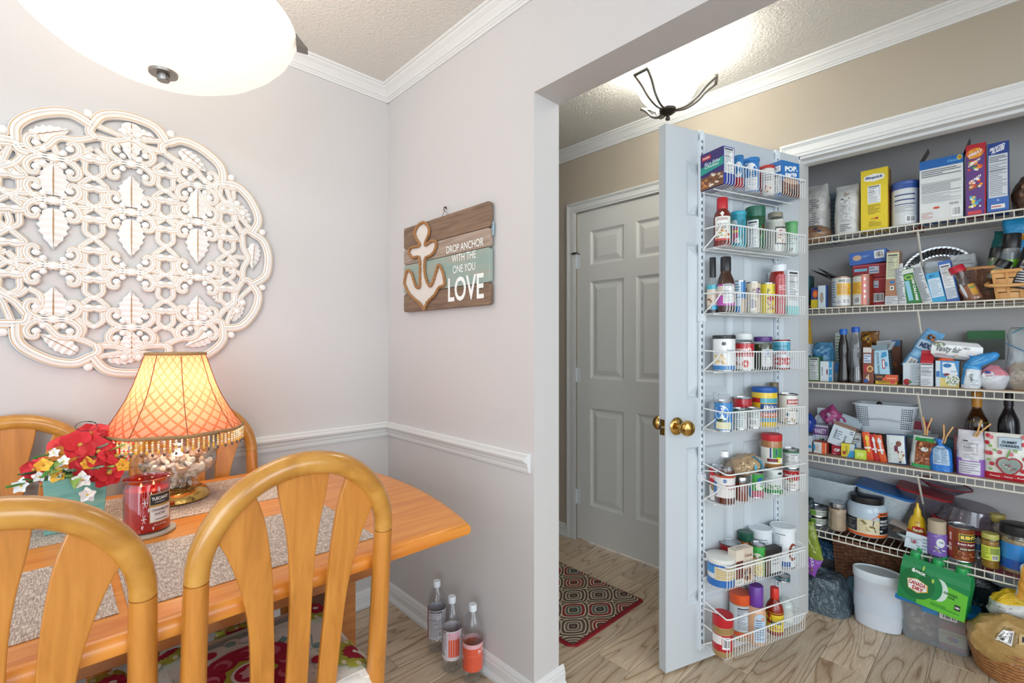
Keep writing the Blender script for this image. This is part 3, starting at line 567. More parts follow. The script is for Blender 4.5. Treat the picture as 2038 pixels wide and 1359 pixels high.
# ---- bentwood chairs: back at local y=0, seat towards +y
CR, CTL = '#b3163c', '#7ba3a0'
def cushion_ops():
    T, R, G, Wt = '#86a9a5', '#b01a3e', '#b3b545', '#ece8e0'; o = [('r', 0, 0, 1, 1, Wt)]
    def gear(cu, cv, r, n, dpt, col, el=1): return ('p', [(cu + r*(1 + dpt*(1 if i % 2 else -1))*cos(pi*i/n), cv + el*r*(1 + dpt*(1 if i % 2 else -1))*sin(pi*i/n)) for i in range(2*n)], col)
    for cu, cv in ((.40, .42),):
        o += [gear(cu, cv, .37, 9, .10, T)]
        for k in range(12): a = 2*pi*k/12; o += [('e', cu + .37*cos(a), cv + .37*sin(a), .045, .045, '#ddd6c4'), ('e', cu + .365*cos(a+.03), cv + .365*sin(a+.03), .03, .03, T)]
        for k in range(8): a = 2*pi*(k+.5)/8; o += [('e', cu + .335*cos(a), cv + .335*sin(a), .035, .035, R)]
        o += [('e', cu, cv, .27, .27, R)]
        for k in range(9): a = 2*pi*k/9; o += [('e', cu + .19*cos(a), cv + .19*sin(a), .045, .045, '#cf6a7c'), ('e', cu + .185*cos(a+.1), cv + .185*sin(a+.1), .033, .033, R)]
        o += [gear(cu, cv, .125, 9, .08, G), ('e', cu, cv, .095, .095, Wt), ('e', cu, cv, .08, .08, R), gear(cu, cv, .05, 6, .2, '#d9a3ad')]
    for cu, cv in ((.90, .22), (.90, .80), (.08, .93), (.02, .06), (.48, .98)):
        for k in range(9): a = 2*pi*k/9; o += [('e', cu + .105*cos(a), cv + .105*sin(a), .042, .042, G), ('e', cu + .115*cos(a+.2), cv + .115*sin(a+.2), .013, .022, '#e8e6c0')]
        o += [gear(cu, cv, .07, 11, .10, R), ('e', cu, cv, .018, .018, Wt)]
    return [q for q in o if q]
def make_chair(lb):
    t = thing('dining_chair', lb, 'chair', group='dining chairs')
    lean = lambda z: -(z - .815)*.10
    sec = lambda z: (z)
    hp = []
    for i in range(25): a = pi*i/24; z = .815 + .176*sin(a); hp.append((.176*cos(a), lean(z), z))
    rr = [.0195 + .0035*sin(pi*i/24) for i in range(25)]
    hp = [(.176, lean(.811), .811), (.176, lean(.8149), .8149)] + hp + [(-.176, lean(.8149), .8149), (-.176, lean(.811), .811)]; rr = [.0165, .0165] + rr + [.0165, .0165]
    MB().tube(hp, rr, 14).build('hoop', OAK_T, t)
    for s in (1, -1):
        MB().tube([(s*.176, lean(.8122), .8122), (s*.177, lean(.64), .64), (s*.176, lean(.44), .44)], [.0195, .0205, .021], 14).build('back_post', OAK_V, t)
        MB().tube([(s*.176, lean(.44), .44), (s*.178, lean(.40)-.005, .20), (s*.182, lean(.44)-.035, .0)], [.021, .019, .016], 12).build('leg', OAK_V, t)
        MB().tube([(s*.178, .375, .40), (s*.184, .385, .20), (s*.188, .392, .0)], [.021, .019, .015], 12).build('leg', OAK_V, t)
        MB().tube([(s*.18, .06, .19), (s*.184, .37, .19)], .010, 10).build('side_stretcher', OAK_V, t)
    def splat(L, R_):
        n = len(L); m = MB(); vs = []
        for (xl, zl), (xr, zr) in zip(L, R_):
            for x, z in ((xl, zl), (xr, zr)):
                for dy in (-.006, .006): vs.append((x, lean(z) + dy - .012*sin(pi*min(1, max(0, (z-.45)/.55))) + .008, z))
        fs = []
        for i in range(n-1):
            a, b = i*4, (i+1)*4; fs += [(a, a+2, b+2, b), (a+1, b+1, b+3, a+3), (a, b, b+1, a+1), (a+2, a+3, b+3, b+2)]
        fs += [(0, 1, 3, 2), ((n-1)*4, (n-1)*4+2, (n-1)*4+3, (n-1)*4+1)]; m.add(vs, fs); m.build('splat', OAK_V, t, bevel=.0025)
    cl = bez([(-.022, .45), (-.021, .60), (-.022, .75), (-.030, .85), (-.045, .93), (-.052, .985)], 5); cr_ = bez([(.022, .45), (.021, .60), (.022, .75), (.030, .85), (.045, .93), (.052, .985)], 5); splat(cl, cr_)
    ol = bez([(-.082, .45), (-.087, .60), (-.094, .70), (-.110, .78), (-.134, .85), (-.160, .895)], 5); orr = bez([(-.041, .45), (-.045, .60), (-.050, .70), (-.056, .80), (-.070, .895), (-.092, .962)], 5)
    splat(ol, orr); splat([(-x, z) for x, z in orr], [(-x, z) for x, z in ol])
    def seat_outline(k): return bez([(-.172+k, .03+k), (-.185+k, .20), (-.197+k, .37), (-.185+k, .405-k), (0, .418-k), (.185-k, .405-k), (.197-k, .37), (.185-k, .20), (.172-k, .03+k), (0, .022+k), (-.172+k, .03+k)], 4)[:-1]
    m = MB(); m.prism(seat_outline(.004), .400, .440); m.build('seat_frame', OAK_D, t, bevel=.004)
    m = MB(); lv = []; n = 0
    for k, z in ((.006, .440), (-.002, .452), (-.003, .466), (.003, .480), (.018, .490), (.05, .494), (.10, .496)):
        o = seat_outline(k); n = len(o); lv += [(a, b, z) for a, b in o]
    m.add(lv, [(j*n+i, j*n+(i+1) % n, (j+1)*n+(i+1) % n, (j+1)*n+i) for j in range(6) for i in range(n)], '#ece8e0', True); m.add(lv[-n:], [tuple(range(n))], '#ece8e0'); cu = m.build('cushion', CLOTH, t)
    def cs(u, v, off):
        x = (u - .5)*.404; y = .012 + v*.416; hw = .172 + (y-.03)*.0765 if y < .2 else (.185 + (y-.2)*.0706 if y < .37 else .197 - (y-.37)*.34)
        k = min(hw - abs(x), y - .022, .418 - y); T = ((-.05, .445), (-.012, .452), (.003, .480), (.018, .490), (.05, .494), (.10, .496), (1, .496))
        for (a, za), (b, zb) in zip(T, T[1:]):
            if k <= b: z = za + (zb - za)*max(0, (k - a)/(b - a)); break
        x = max(-hw - .0045, min(hw + .0045, x)); y = max(.0185, min(.4215, y)); return (x, y, z + off + .0008)
    deco(cs, cushion_ops(), 26, 26).build('cushion_print', CLOTH, cu, recalc=False)
    return t
ch = make_chair('honey oak bentwood chair nearest the camera, its whole hoop in view'); ch.location = (.352, .970, 0)
for (x, y, rz, lb) in ((-.072, .977, 0, 'honey oak bentwood chair at the front left, cut by the picture edge'), (.373, 2.030, pi, 'honey oak bentwood chair against the wall behind the shell lamp'),
                       (-.09, 2.030, pi, 'honey oak bentwood chair against the wall behind the red flowers')):
    c = linkcopy(ch); c.location = (x, y, 0); c.rotation_euler = (0, 0, rz); c['label'] = lb

# ---- shell lamp
lp = thing('table_lamp', 'lit table lamp with bead-fringed orange shade and shell-filled glass body', 'lamp', (.268, 1.765, .7522))
MB().lathe([(.084, 0), (.088, .004), (.087, .014), (.078, .026), (.066, .034), (.060, .036)], 40).build('brass_foot', BRASS, lp)
gp = [(.055, .036), (.060, .044), (.052, .050), (.058, .058), (.050, .066), (.072, .074), (.098, .092), (.107, .112), (.104, .132), (.088, .148), (.062, .158), (.058, .163), (.064, .168), (.060, .174), (.052, .178), (.052, .190), (.058, .195), (.046, .200)]
MB().lathe(gp, 40, close=False).build('glass_body', GLASSC, lp)
rg = random.Random(5); m = MB(); cols = ['#f4ebdf', '#ecdcc6', '#d9c9ba', '#f8f3ec', '#dcc0a6', '#b3aaa4', '#eee2d6', '#c8a88e']
for i in range(300):
    z = rg.uniform(.046, .140); R = .044 if z < .07 else min(.098, .06 + (z-.07)*1.3); R = R if z < .11 else .096 - (z-.11)*.9; a = rg.uniform(0, 2*pi); r = R*rg.uniform(.55, .93)
    m.M = Matrix.Translation((r*cos(a), r*sin(a), z)) @ Matrix.Rotation(rg.uniform(0, 6), 4, Vector((rg.random(), rg.random(), rg.random() + .01)).normalized())
    if i % 3: m.ball(0, 0, 0, .013*rg.uniform(.6, 1.2), .007, .010*rg.uniform(.6, 1.2), rg.choice(cols), 7, 4)
    else: m.lathe([(.0075, 0), (.0085, .003), (.006, .006), (.0065, .009), (.004, .012), (.0045, .015), (0, .021)], 7, rg.choice(cols))
m.M = None; stuff(m.build('seashells', PLAST, lp))
MB().lathe([(.046, .200), (.030, .206), (.012, .212), (.010, .240), (.008, .300)], 20).build('socket', BRASS, lp)
sp = [(.1766, .212), (.160, .236), (.140, .270), (.120, .308), (.103, .350), (.089, .395), (.079, .428), (.075, .440)]
ng = 48; me = bpy.data.meshes.new('shade'); vs = []; fs = []
for j, (r, z) in enumerate(sp):
    for i in range(ng):
        a = 2*pi*i/ng; fl2 = 1 - .035*abs(sin(a*4))*(1 if j else .5); vs.append((r*fl2*cos(a), r*fl2*sin(a), z + (.004*abs(sin(4*a)) if j == 0 else 0)))
for j in range(len(sp)-1):
    for i in range(ng): fs.append((j*ng+i, j*ng+(i+1) % ng, (j+1)*ng+(i+1) % ng, (j+1)*ng+i))
me.from_pydata(vs, [], fs); uvl = me.uv_layers.new(name='UVMap')
for p in me.polygons:
    for li in p.loop_indices:
        v = me.loops[li].vertex_index; j, i = divmod(v, ng); u = i/ng
        if i == 0 and (p.index % ng) == ng-1: u = 1.0
        uvl.data[li].uv = (u, (sp[j][1]-.212)/.228)
    p.use_smooth = True
me.materials.append(SHADE); o = bpy.data.objects.new('shade', me); C.objects.link(o); o.parent = lp
TRIMB = noisy('braid_trim', '#9a7d55', .8, var=.35, scale=160, bump=.5, bscale=300)
m = MB()
for k in range(8):
    a = pi/8*(2*k); m.tube([((r+.0012)*cos(a), (r+.0012)*sin(a), z) for r, z in sp], .0012, 5, '#8c4c35')
m.build('shade_seams', MATTE, lp)
MB().tube([(.178*cos(2*pi*i/48), .178*sin(2*pi*i/48), .212 + .003*abs(sin(8*pi*i/48))) for i in range(48)], .0045, 8, closed=True).build('bottom_braid', TRIMB, lp)
MB().tube([(.0755*cos(2*pi*i/32), .0755*sin(2*pi*i/32), .441) for i in range(32)], .0045, 8, closed=True).build('top_braid', TRIMB, lp)
m = MB(); rg = random.Random(3)
for i in range(84):
    a = 2*pi*i/84; x, y = .177*cos(a), .177*sin(a); L = 5 if i % 2 else 4
    for k in range(L): m.ball(x, y, .204 - k*.0062, .0030, .0030, .0034, rg.choice(['#f4d98c', '#efe7c8', '#e9b850', '#fff6dc']), 6, 4)
    if i % 2: m.ball(x, y, .204 - L*.0062 - .003, .0034, .0034, .0052, '#57463a', 6, 4)
    else: m.ball(x, y, .204 - L*.0062 - .002, .0038, .0038, .0062, '#e8b33e', 6, 4)
stuff(m.build('bead_fringe', GLOSS, lp))
plight('table_lamp_bulb', (.268, 1.765, .7522+.345), 2.0, (1, .76, .5), .03); plight('shell_fill_light', (.268, 1.70, .7522+.235), .35, (1, .85, .66), .02)  # the second, lower point light is added to brighten the shells and glass body

# ---- candle and coaster
t = thing('coaster', 'round pale stone coaster under the red candle', 'coaster', (.168, 1.505, .7503)); MB().lathe([(.058, 0), (.060, .002), (.060, .006), (.058, .008), (0, .008)], 40, '#b7b0a4').build('stone_disc', MATTE, t)
cd = thing('jar_candle', 'lit red cinnamon candle in a glass jar on a round coaster', 'candle', (.168, 1.505, .7585))
CRr, CH = .0475, .130
MB().lathe([(.043, 0), (.0475, .004), (.0475, CH-.012), (.0455, CH-.008), (.0475, CH-.003), (.049, CH), (.046, CH+.001), (.044, CH-.006), (.0450, CH-.02)], 48, close=False).build('glass_jar', REDGL, cd)
MB().lathe([(0, .003), (.0445, .003), (.0450, .102), (0, .101)], 40, '#a5121f').build('wax', noisy('red_wax', '#c8141e', .3, var=.08), cd)
for wx_, wy_ in ((-.012, 0), (.014, .006)): MB().tube([(wx_, wy_, .101), (wx_, wy_, .107)], .001, 5).build('wick', DARKM, cd)
FLM = noisy('flame', '#ffd27a', .5, emit=('#ffd9a0', 8))
for wx_, wy_ in ((-.012, 0), (.014, .006)): MB().lathe([(0, .106), (.002, .108), (.0025, .111), (0, .118)], 8, x=wx_, y=wy_).build('flame', FLM, cd)
def turned(x, y, rz):
    """how far the label of a round pack is turned towards the dining room"""
    a, b = -x*cos(rz) - y*sin(rz), x*sin(rz) - y*cos(rz); return math.atan2(a, -b)
def cyl_surf(r, z0, z1, ang=pi, a0=0, sx=1, sy=1):
    def f(u, v, off): a = ((u - .5)*ang if ang > 4 else math.asin(max(-1, min(1, (2*u - 1)*.985)))) + a0; return ((r + off)*sx*sin(a), -(r + off)*sy*cos(a), z0 + (z1-z0)*v)
    return f
ops = [('r', .55, .20, .98, .74, '#c8b07a'), ('r', .565, .215, .965, .725, '#e9e6e6'), ('r', .565, .53, .965, .725, '#2a2a2c'), ('r', .565, .49, .965, .53, '#c09a58'), ('t', 'TUSCANY', .765, .645, .34, .062, '#f5f5f5', 0, 0, .03), ('t', 'CANDLE', .765, .578, .20, .024, '#d9d9d9'),
       ('t', 'CINNAMON', .765, .43, .35, .050, '#6b4c55'), ('t', 'SNOW', .765, .355, .22, .050, '#6b4c55'), ('l', .66, .23, .92, .28, 1, '#998a90'), ('t', '18 oz (510g)', .76, .155, .24, .028, '#f0f0f0')]
for cu, cv, s in ((.46, .60, .10), (.44, .30, .09), (.72, .82, .07), (.53, .47, .04), (.42, .17, .04), (.6, .13, .03), (.93, .85, .025), (.86, .82, .02), (.56, .8, .02)):
    for k in range(6):
        a = pi/3*k; dx, dz = cos(a)*s*.55, sin(a)*s; nx, nz = -sin(a)*.0035, cos(a)*.006; ops.append(('p', [(cu - nx, cv - nz), (cu + dx - nx, cv + dz - nz), (cu + dx + nx, cv + dz + nz), (cu + nx, cv + nz)], '#f1f1f4'))
        for sg_ in (1, -1):
            b = a + sg_*.9; px_, pz_ = cu + dx*.6, cv + dz*.6; ops.append(('p', [(px_ - nx*.7, pz_), (px_ + cos(b)*s*.2, pz_ + sin(b)*s*.36), (px_ + nx*.7, pz_ + .004)], '#f1f1f4'))
put_label(cd, cyl_surf(.0480, 0, CH, pi, turned(.168, 1.505, 0)), ops, 34, 1)

# ---- flowers in a teal box
fb = thing('flower_arrangement', 'silk arrangement of red, white and yellow flowers in a teal wooden box', 'flowers', (.040, 1.700, .7522))
TEALW = wood_mat('teal_washed_wood', '#5f9a93', '#77b0a6', '#8fb9a2', .7, (3, 3, 26), 0)
m = MB(); b0, b1, hh = .052, .062, .135
m.add([(-b0,-b0,0),(b0,-b0,0),(b0,b0,0),(-b0,b0,0),(-b1,-b1,hh),(b1,-b1,hh),(b1,b1,hh),(-b1,b1,hh)], [(0,3,2,1),(0,1,5,4),(1,2,6,5),(2,3,7,6),(3,0,4,7),(4,5,6,7)])
m.box(0, 0, 0, .118, .118, .010); fo = m.build('wooden_box', TEALW, fb, bevel=.002)
def petal(m, M_, L, Wd, curl_, col, pt=.80):
    m.M = M_; n = 8; vs = []; fs = []; A = (-1, -.7, -.35, 0, .35, .7, 1); ph = L*900 % 6
    for i in range(n+1):
        f = i/n; w = Wd*max(.02, sin(pi*(f*pt + .10)))**.6*.5; y = L*f; z = curl_*L*(f**1.6)
        for a in A: vs.append((a*w, y - .20*L*f*f*abs(a)**2.2, z + .30*w*abs(a)**2 + .045*L*f*sin(5*a + ph + 2*f)))
    for i in range(n):
        for j in range(6): fs.append((i*7+j, i*7+j+1, (i+1)*7+j+1, (i+1)*7+j))
    m.add(vs, fs, col, True); m.M = None
rg = random.Random(11)
def blossom(x, y, z, yaw, pitch, L, Wd, n, cols, cen, name='blossom'):
    m = MB(); B = Matrix.Translation((x, y, z)) @ Matrix.Rotation(yaw, 4, 'Z') @ Matrix.Rotation(pitch, 4, 'X')
    for k in range(n):
        petal(m, B @ Matrix.Rotation(2*pi*k/n + rg.uniform(-.15, .15), 4, 'Z') @ Matrix.Rotation(rg.uniform(.15, .45), 4, 'X'), L*rg.uniform(.85, 1.1), Wd, rg.uniform(-.35, .1), rg.choice(cols))
    m.M = B; m.ball(0, 0, L*.12, L*.13, L*.13, L*.16, cen, 7, 4)
    for k in range(5): a = 2*pi*k/5; m.tube([(0, 0, 0), (L*.1*cos(a), L*.1*sin(a), L*.25)], L*.02, 4, cen)
    m.M = None; o = m.build(name, CLOTH, fb, recalc=False); return o
RED = ['#c92a33', '#d6333c', '#b8202a', '#dd4448']
for x, y, z, yaw, pit, L in ((-.005, -.03, .215, 0, 1.0, .052), (.035, -.045, .195, .3, 1.2, .056), (.075, -.04, .175, .7, 1.1, .055), (.012, -.06, .160, -.2, 1.3, .050), (-.105, -.03, .165, -.6, 1.1, .042),
                             (.060, -.06, .140, .4, 1.5, .052), (.02, .01, .235, .1, .5, .050), (-.045, 0, .225, -.5, .6, .042), (.085, .01, .21, .9, .7, .046), (-.03, .04, .21, 2.8, .7, .045), (.05, .05, .2, 3.4, .7, .045)):
    blossom(x*.82 + .012, y, z*.96, yaw, pit, L*.86, L*.86, 5, RED, '#c9a24a')
for x, y, z, yaw, L in ((-.125, -.05, .128, -.4, .022), (-.055, -.065, .150, -.2, .022), (.0, -.075, .128, 0, .024), (.010, -.085, .090, .2, .024), (-.04, -.06, .178, 0, .016), (.098, -.03, .165, .6, .018), (-.09, -.05, .145, 0, .018), (-.06, -.05, .2, 0, .014), (.1, -.02, .19, .6, .016)):
    blossom(x*.86 + .01, y, z, yaw, 1.3, L*.9, L*.72, 5, ['#f4f1ea', '#e9ebee'], '#d9c04a', 'small_blossom')
for x, z in ((-.035, .148), (.02, .165), (-.06, .175), (.09, .150)): blossom(x, -.07, z, .1, 1.3, .018, .018, 5, ['#f0c04a', '#e8a83a'], '#b87a2a', 'yellow_blossom')
for k in range(34):
    a = rg.uniform(-pi*1.0, .0); r = rg.uniform(.025, .066); z = rg.uniform(.125, .19); m = MB(); L = rg.uniform(.03, .055)
    petal(m, Matrix.Translation((r*cos(a), r*sin(a)*.9 - .01, z)) @ Matrix.Rotation(a - pi/2, 4, 'Z') @ Matrix.Rotation(rg.uniform(-.5, .5), 4, 'X'), L*1.1, L*.42, rg.uniform(-.3, .1), rg.choice(['#3f7a36', '#5d9a45', '#2f5d3a', '#7d9a86', '#8fae5a']), .89); m.build('leaf', CLOTH, fb, recalc=False)
m = MB(); petal(m, Matrix.Translation((-.06, -.05, .135)) @ Matrix.Rotation(1.65, 4, 'Z'), .065, .016, -.05, '#4d7d33'); m.build('leaf', CLOTH, fb, recalc=False)
MB().tube([(.02 + .022*cos(t_*.6), -.02 + .01*sin(t_*.5), .255 + .012*sin(t_*.6)) for t_ in range(14)], .0008, 5, '#27313a').build('wire_sprig', MATTE, fb)

# ---- sparkling water bottles
def water_bottle(x, y, rz, lb, ops):
    t = thing('water_bottle', lb, 'bottle', (x, y, 0), rz, 'plastic bottles on the floor by the baseboard'); R = .0365
    prof = [(.010, .010), (.026, .001), (.034, .010), (R, .030), (R, .150), (R-.001, .158), (R, .166), (R, .195), (.032, .215), (.024, .232), (.015, .248), (.013, .256)]
    MB().lathe(prof, 24, close=False).build('bottle_body', PET, t); MB().lathe([(.0145, .250), (.0148, .252), (.0148, .270), (.0135, .273), (0, .273)], 20).build('cap', WHITEP, t)
    m = MB()
    for k in range(5): a = 2*pi*k/5; m.tube([(.010*cos(a), .010*sin(a), .006), (.028*cos(a), .028*sin(a), .004), (.034*cos(a), .034*sin(a), .022)], .0035, 6)
    m.build('petal_base', PET, t); put_label(t, cyl_surf(R + .0003, 0, .256, 2*pi), ops, 26, 1, GLOSS); return t
RN = rad(-46)
water_bottle(1.112, 1.606, RN, 'clear bottle with nutrition label, furthest along the baseboard', [('r', 0, .22, 1, .66, '#c9c3cc'), ('r', .18, .22, .37, .66, '#8f1d26'), ('r', .20, .5, .36, .58, '#b896c0'), ('n', .38, .24, .66, .66, '#2c3036', '#c4c2c8'), ('b', .55, .25, .65, .36)])
water_bottle(1.085, 1.468, RN, 'clear bottle with orange and white label, middle of three on the floor', [('r', 0, .2, 1, .62, '#d9cdd2'), ('r', .47, .25, .66, .50, '#d9583a'), ('r', .47, .5, .66, .6, '#d8a7b4'), ('n', .27, .22, .44, .62, '#43434b', '#cfc6cc'), ('b', .28, .23, .42, .34)])
water_bottle(1.107, 1.371, RN, 'clear bottle with orange label, nearest of three on the floor', [('r', 0, .18, 1, .50, '#d9583c'), ('r', 0, .50, 1, .56, '#dfa9ae'), ('r', .3, .40, .8, .404, '#e88a70'), ('t', 'PURE', .68, .46, .14, .05, '#f6ece8', 0, 12), ('r', .26, .2, .31, .25, '#dfe4ea')])
# lamp cord
tag(MB().tube(bez([(.16, 2.075, .30), (.135, 2.05, .24), (.12, 2.03, .16), (.125, 2.0, .08), (.15, 1.9, .006), (.22, 1.8, .004)], 5), .0028, 6, '#141414').build('power_cord', PLAST), 'black cord hanging by the baseboard under the table', 'cord')
# rug
rgm = bpy.data.materials.new('ogee_rug'); 
rug = thing('door_mat', 'patterned brown and red ogee rug in front of the closed hall door', 'rug', (1.765, 1.62, .0))
RWd, RH = .53, .80
m = MB(); c = .03
pts = [(-RWd/2+c, -RH/2), (RWd/2-c*.4, -RH/2), (RWd/2, -RH/2+c*.4), (RWd/2, RH/2-c), (RWd/2-c, RH/2), (-RWd/2+c, RH/2), (-RWd/2, RH/2-c), (-RWd/2, -RH/2+c)]
m.prism(pts, .0005, .008, '#8f1420'); m.build('red_binding', CLOTH, rug, bevel=.002)
def rsurf(u, v, off): return ((u-.5)*(RWd-.03), (v-.5)*(RH-.03), .0082 + off*.5)
ops = [('r', 0, 0, 1, 1, '#4b3a32')]
def ogee(cu, cv, ru, rv, col):
    P = []
    for i in range(24):
        a = 2*pi*i/24; k = 1/(abs(cos(a))**1.35 + abs(sin(a))**1.35)**(1/1.35); P.append((cu + ru*k*cos(a), cv + rv*k*sin(a)))
    return ('p', [(min(1, max(0, a)), min(1, max(0, b))) for a, b in P], col)
rr_ = random.Random(4); NX, NY = 2.6, 5
for j in range(-1, 2*NY+2):
    for i in range(5):
        cu = (i + (.5 if j % 2 else 0))/NX; cv = j/(2*NY); pal = rr_.choice([('#d8ccb4', '#7a4a3a', '#cbbfa6', '#8f2a2e', '#b3a78f'), ('#c9bda2', '#5d4a42', '#d8ccb4', '#6b5a50', '#c9bda2'), ('#cbbfa6', '#8f2a2e', '#b3a78f', '#54605a', '#d8ccb4')])
        if not (-.2 < cu < 1.2): continue
        for s, col in zip((1.0, .93, .80, .72, .55, .48, .34, .27, .14), (pal[0], '#5a4438', pal[4], pal[1], pal[2], pal[3], pal[0], '#4b3a32', pal[3])): ops.append(ogee(cu, cv, s*.5/NX, s*.5/NY, col))
ops_r = []
deco(rsurf, ops, 1, 1).build('woven_pattern', CLOTH, rug, recalc=False)

# ---- hall ceiling fixture
hl = thing('semi_flush_light', 'frosted glass hall light with curved metal arms, lit, above the open door', 'ceiling lamp', (1.868, 1.012, ZC))
gz = -.286
MB().lathe([(.062, -.001), (.064, -.010), (.050, -.024), (.020, -.030), (.012, -.031)], 28).build('canopy', NICKEL, hl)
MB().lathe([(.178, -.085), (.170, -.095), (.150, -.110), (.128, -.140), (.108, -.180), (.080, -.215), (.045, -.236), (.02, -.242), (.04, -.232), (.074, -.210), (.103, -.176), (.124, -.134), (.146, -.106), (.168, -.090), (.178, -.083)], 48, close=False).build('glass_shade', HALLG, hl)
MB().tube([(0, 0, -.03), (0, 0, gz+.045)], .009, 10).lathe([(0, gz), (.008, gz+.001), (.010, gz+.008), (.006, gz+.014), (.007, gz+.020), (.022, gz+.026), (.034, gz+.036), (.036, gz+.046), (.026, gz+.048), (.026, gz+.068), (0, gz+.07)], 24).build('finial', DARKM, hl)
for k in range(3):
    a = rad(-63.6 + 120*k); m = MB(); m.M = Matrix.Rotation(a, 4, 'Z')
    for s in (1, -1): m.tube(bez([(.022, s*.006, gz+.040), (.070, s*.010, gz+.044), (.116, s*.017, gz+.070), (.150, s*.024, gz+.106), (.188, s*.030, gz+.134)], 6), .0062, 6)
    m.tube([(.188, -.034, gz+.135), (.188, .034, gz+.135)], .0070, 6); m.build('arm', NICKEL, hl)
plight('hall_bulb', (1.868, 1.012, 2.385), 6, (1, .975, .92), .05)

# ================================================================== WIRE RACKS ON THE OPEN DOOR
# local frame of the door: x along it from the free edge, -y outwards, origin on the floor
DZ = (1.798, 1.580, 1.336, 1.120, .901, .631, .331, .081)
def dpt(s, q, z): return (s, -q, z)
for s, lb in ((.171, 'white slotted upright rail on the open door nearest its knob'), (.600, 'white slotted upright rail on the open door nearest its hinges')):
    t = thing('slotted_rail', lb, 'rail', E0, RD, 'slotted rails on the open door'); m = MB()
    m.box(s-.009, -.006, .058, .004, .012, 1.966).box(s+.009, -.006, .058, .004, .012, 1.966).box(s, -.002, .058, .018, .004, 1.966); m.build('channel', WHITEP, t)
    m = MB()
    for k in range(74): m.box(s + .0045, -.0046, .08 + k*.0262, .0045, .0012, .013, '#54585c')
    stuff(m.build('slots', MATTE, t)); MB().box(s, -.004, 2.0, .022, .008, .036).build('top_bracket', WHITEP, t)
    for z in (.70, 1.31) if s < .3 else (.70,): MB().box(s, -.0075, z, .030, .015, .028).build('clamp', WHITEP, t)
NM = ('topmost', 'second', 'third', 'fourth', 'fifth', 'sixth', 'seventh', 'lowest')
S0, S1, QF = .168, .606, .124
for i, z in enumerate(DZ):
    t = thing('wire_basket', 'white wire basket, %s on the open pantry door' % NM[i], 'basket', E0, RD, 'white wire baskets on the open pantry door')
    R_ = .0022; hz = .074; m = MB()
    fr = [(.172, -.012, z + hz + .004), (S0 - .004, -QF*.75, z + hz + .001), (S0 + .006, -QF + .002, z + hz), (S0 + .02, -QF, z + hz), (S1, -QF, z + hz), (S1 + .008, -QF + .012, z + hz), (.602, -.012, z + hz + .004)]
    m.tube(fr, .0028, 7); m.tube([(.172, -.010, z - .002), (S0 + .002, -QF*.62, z + hz*.62), (S0 + .002, -QF*.80, z + hz)], .0028, 6); m.tube([(.602, -.010, z - .002), (S1, -QF*.62, z + hz*.62), (S1, -QF*.80, z + hz)], .0028, 6)
    m.tube([(S0, -.014, z - .001), (S1, -.014, z - .001)], .003, 6); m.tube([(S0, -QF*.55, z - .003), (S1, -QF*.55, z - .003)], .0024, 6)
    m.build('rim_wire', WIREM, t)
    m = MB(); n = 32
    for k in range(n):
        s = S0 + .004 + (S1 - S0 - .008)*k/(n-1); m.tube([(s, -.014, z + .001), (s, -QF + .010, z + .001), (s, -QF + .003, z + .004), (s, -QF + .0005, z + .012), (s, -QF, z + hz)], .0012, 5)
    stuff(m.build('grid_wires', WIREM, t))
    if i >= 5:
        gz_ = z + (.140, .108, .168)[i-5]; g2 = gz_ - .030; m = MB()
        m.tube([(.172, -.010, gz_), (S0 + .004, -QF + .004, gz_ - .020), (S0 + .02, -QF, gz_ - .022), (S1, -QF, gz_ - .022), (S1 + .008, -QF + .012, gz_ - .021), (.602, -.010, gz_)], .0028, 7)
        m.tube([(.172, -.010, g2), (S0 + .006, -QF*.62, gz_ - .018)], .0026, 6); m.build('guard_bar', WIREM, t)

# ================================================================== PANTRY SHELVES
XF = 2.530; XB = 2.838
SZ = (1.712, 1.388, 1.0488, .7143, .3736)
for i, z in enumerate(SZ):
    t = thing('wire_shelf', 'ivory wire pantry shelf, %s' % ('topmost, carrying cereal and baking boxes', 'second from the top, carrying cans and a splint basket', 'middle one, carrying soy sauce and napkins', 'fourth, carrying clipped snack bags', 'lowest, just above the floor goods')[i], 'shelf', (0, 0, 0), 0, 'wire shelves in the pantry')
    m = MB(); y0, y1 = -.70, .79
    m.tube([(XF, y0, z-.0025), (XF, y1, z-.0025)], .0033, 7); m.tube([(XF, y0, z-.030), (XF, y1, z-.030)], .0033, 7); m.tube([(XB-.004, y0, z-.006), (XB-.004, y1, z-.006)], .003, 7); m.tube([(XF+.15, y0, z-.006), (XF+.15, y1, z-.006)], .003, 7)
    m.build('rail_wires', SHWIRE, t); m = MB(); n = 58
    for k in range(n):
        y = y0 + (y1-y0)*(k+.5)/n; m.tube([(XB, y, z-.0018), (XF+.001, y, z-.0018), (XF-.0005, y, z-.006), (XF, y, z-.030)], .0014, 5)
    stuff(m.build('cross_wires', SHWIRE, t))
    if i < 4: MB().tube([(XF+.012, .278, z-.026), (XB, .278, z-.30)], .0042, 6).box(XB-.003, .278, z-.33, .006, .014, .05).build('diagonal_brace', SHWIRE, t)
for z, lb, x1 in ((1.0488, 'brown cardboard liner on the middle shelf under soy sauce', 2.82), (.7143, 'brown cardboard liner on the fourth shelf under snack bags', 2.82)):
    tag(MB().box((XF-.001+x1)/2, .045, z+.0002, x1-XF-.001, 1.44, .003).build('shelf_liner', noisy('brown_cardboard_%d' % int(z*10), '#a08671', .9, var=.1, scale=12)), lb, 'liner')

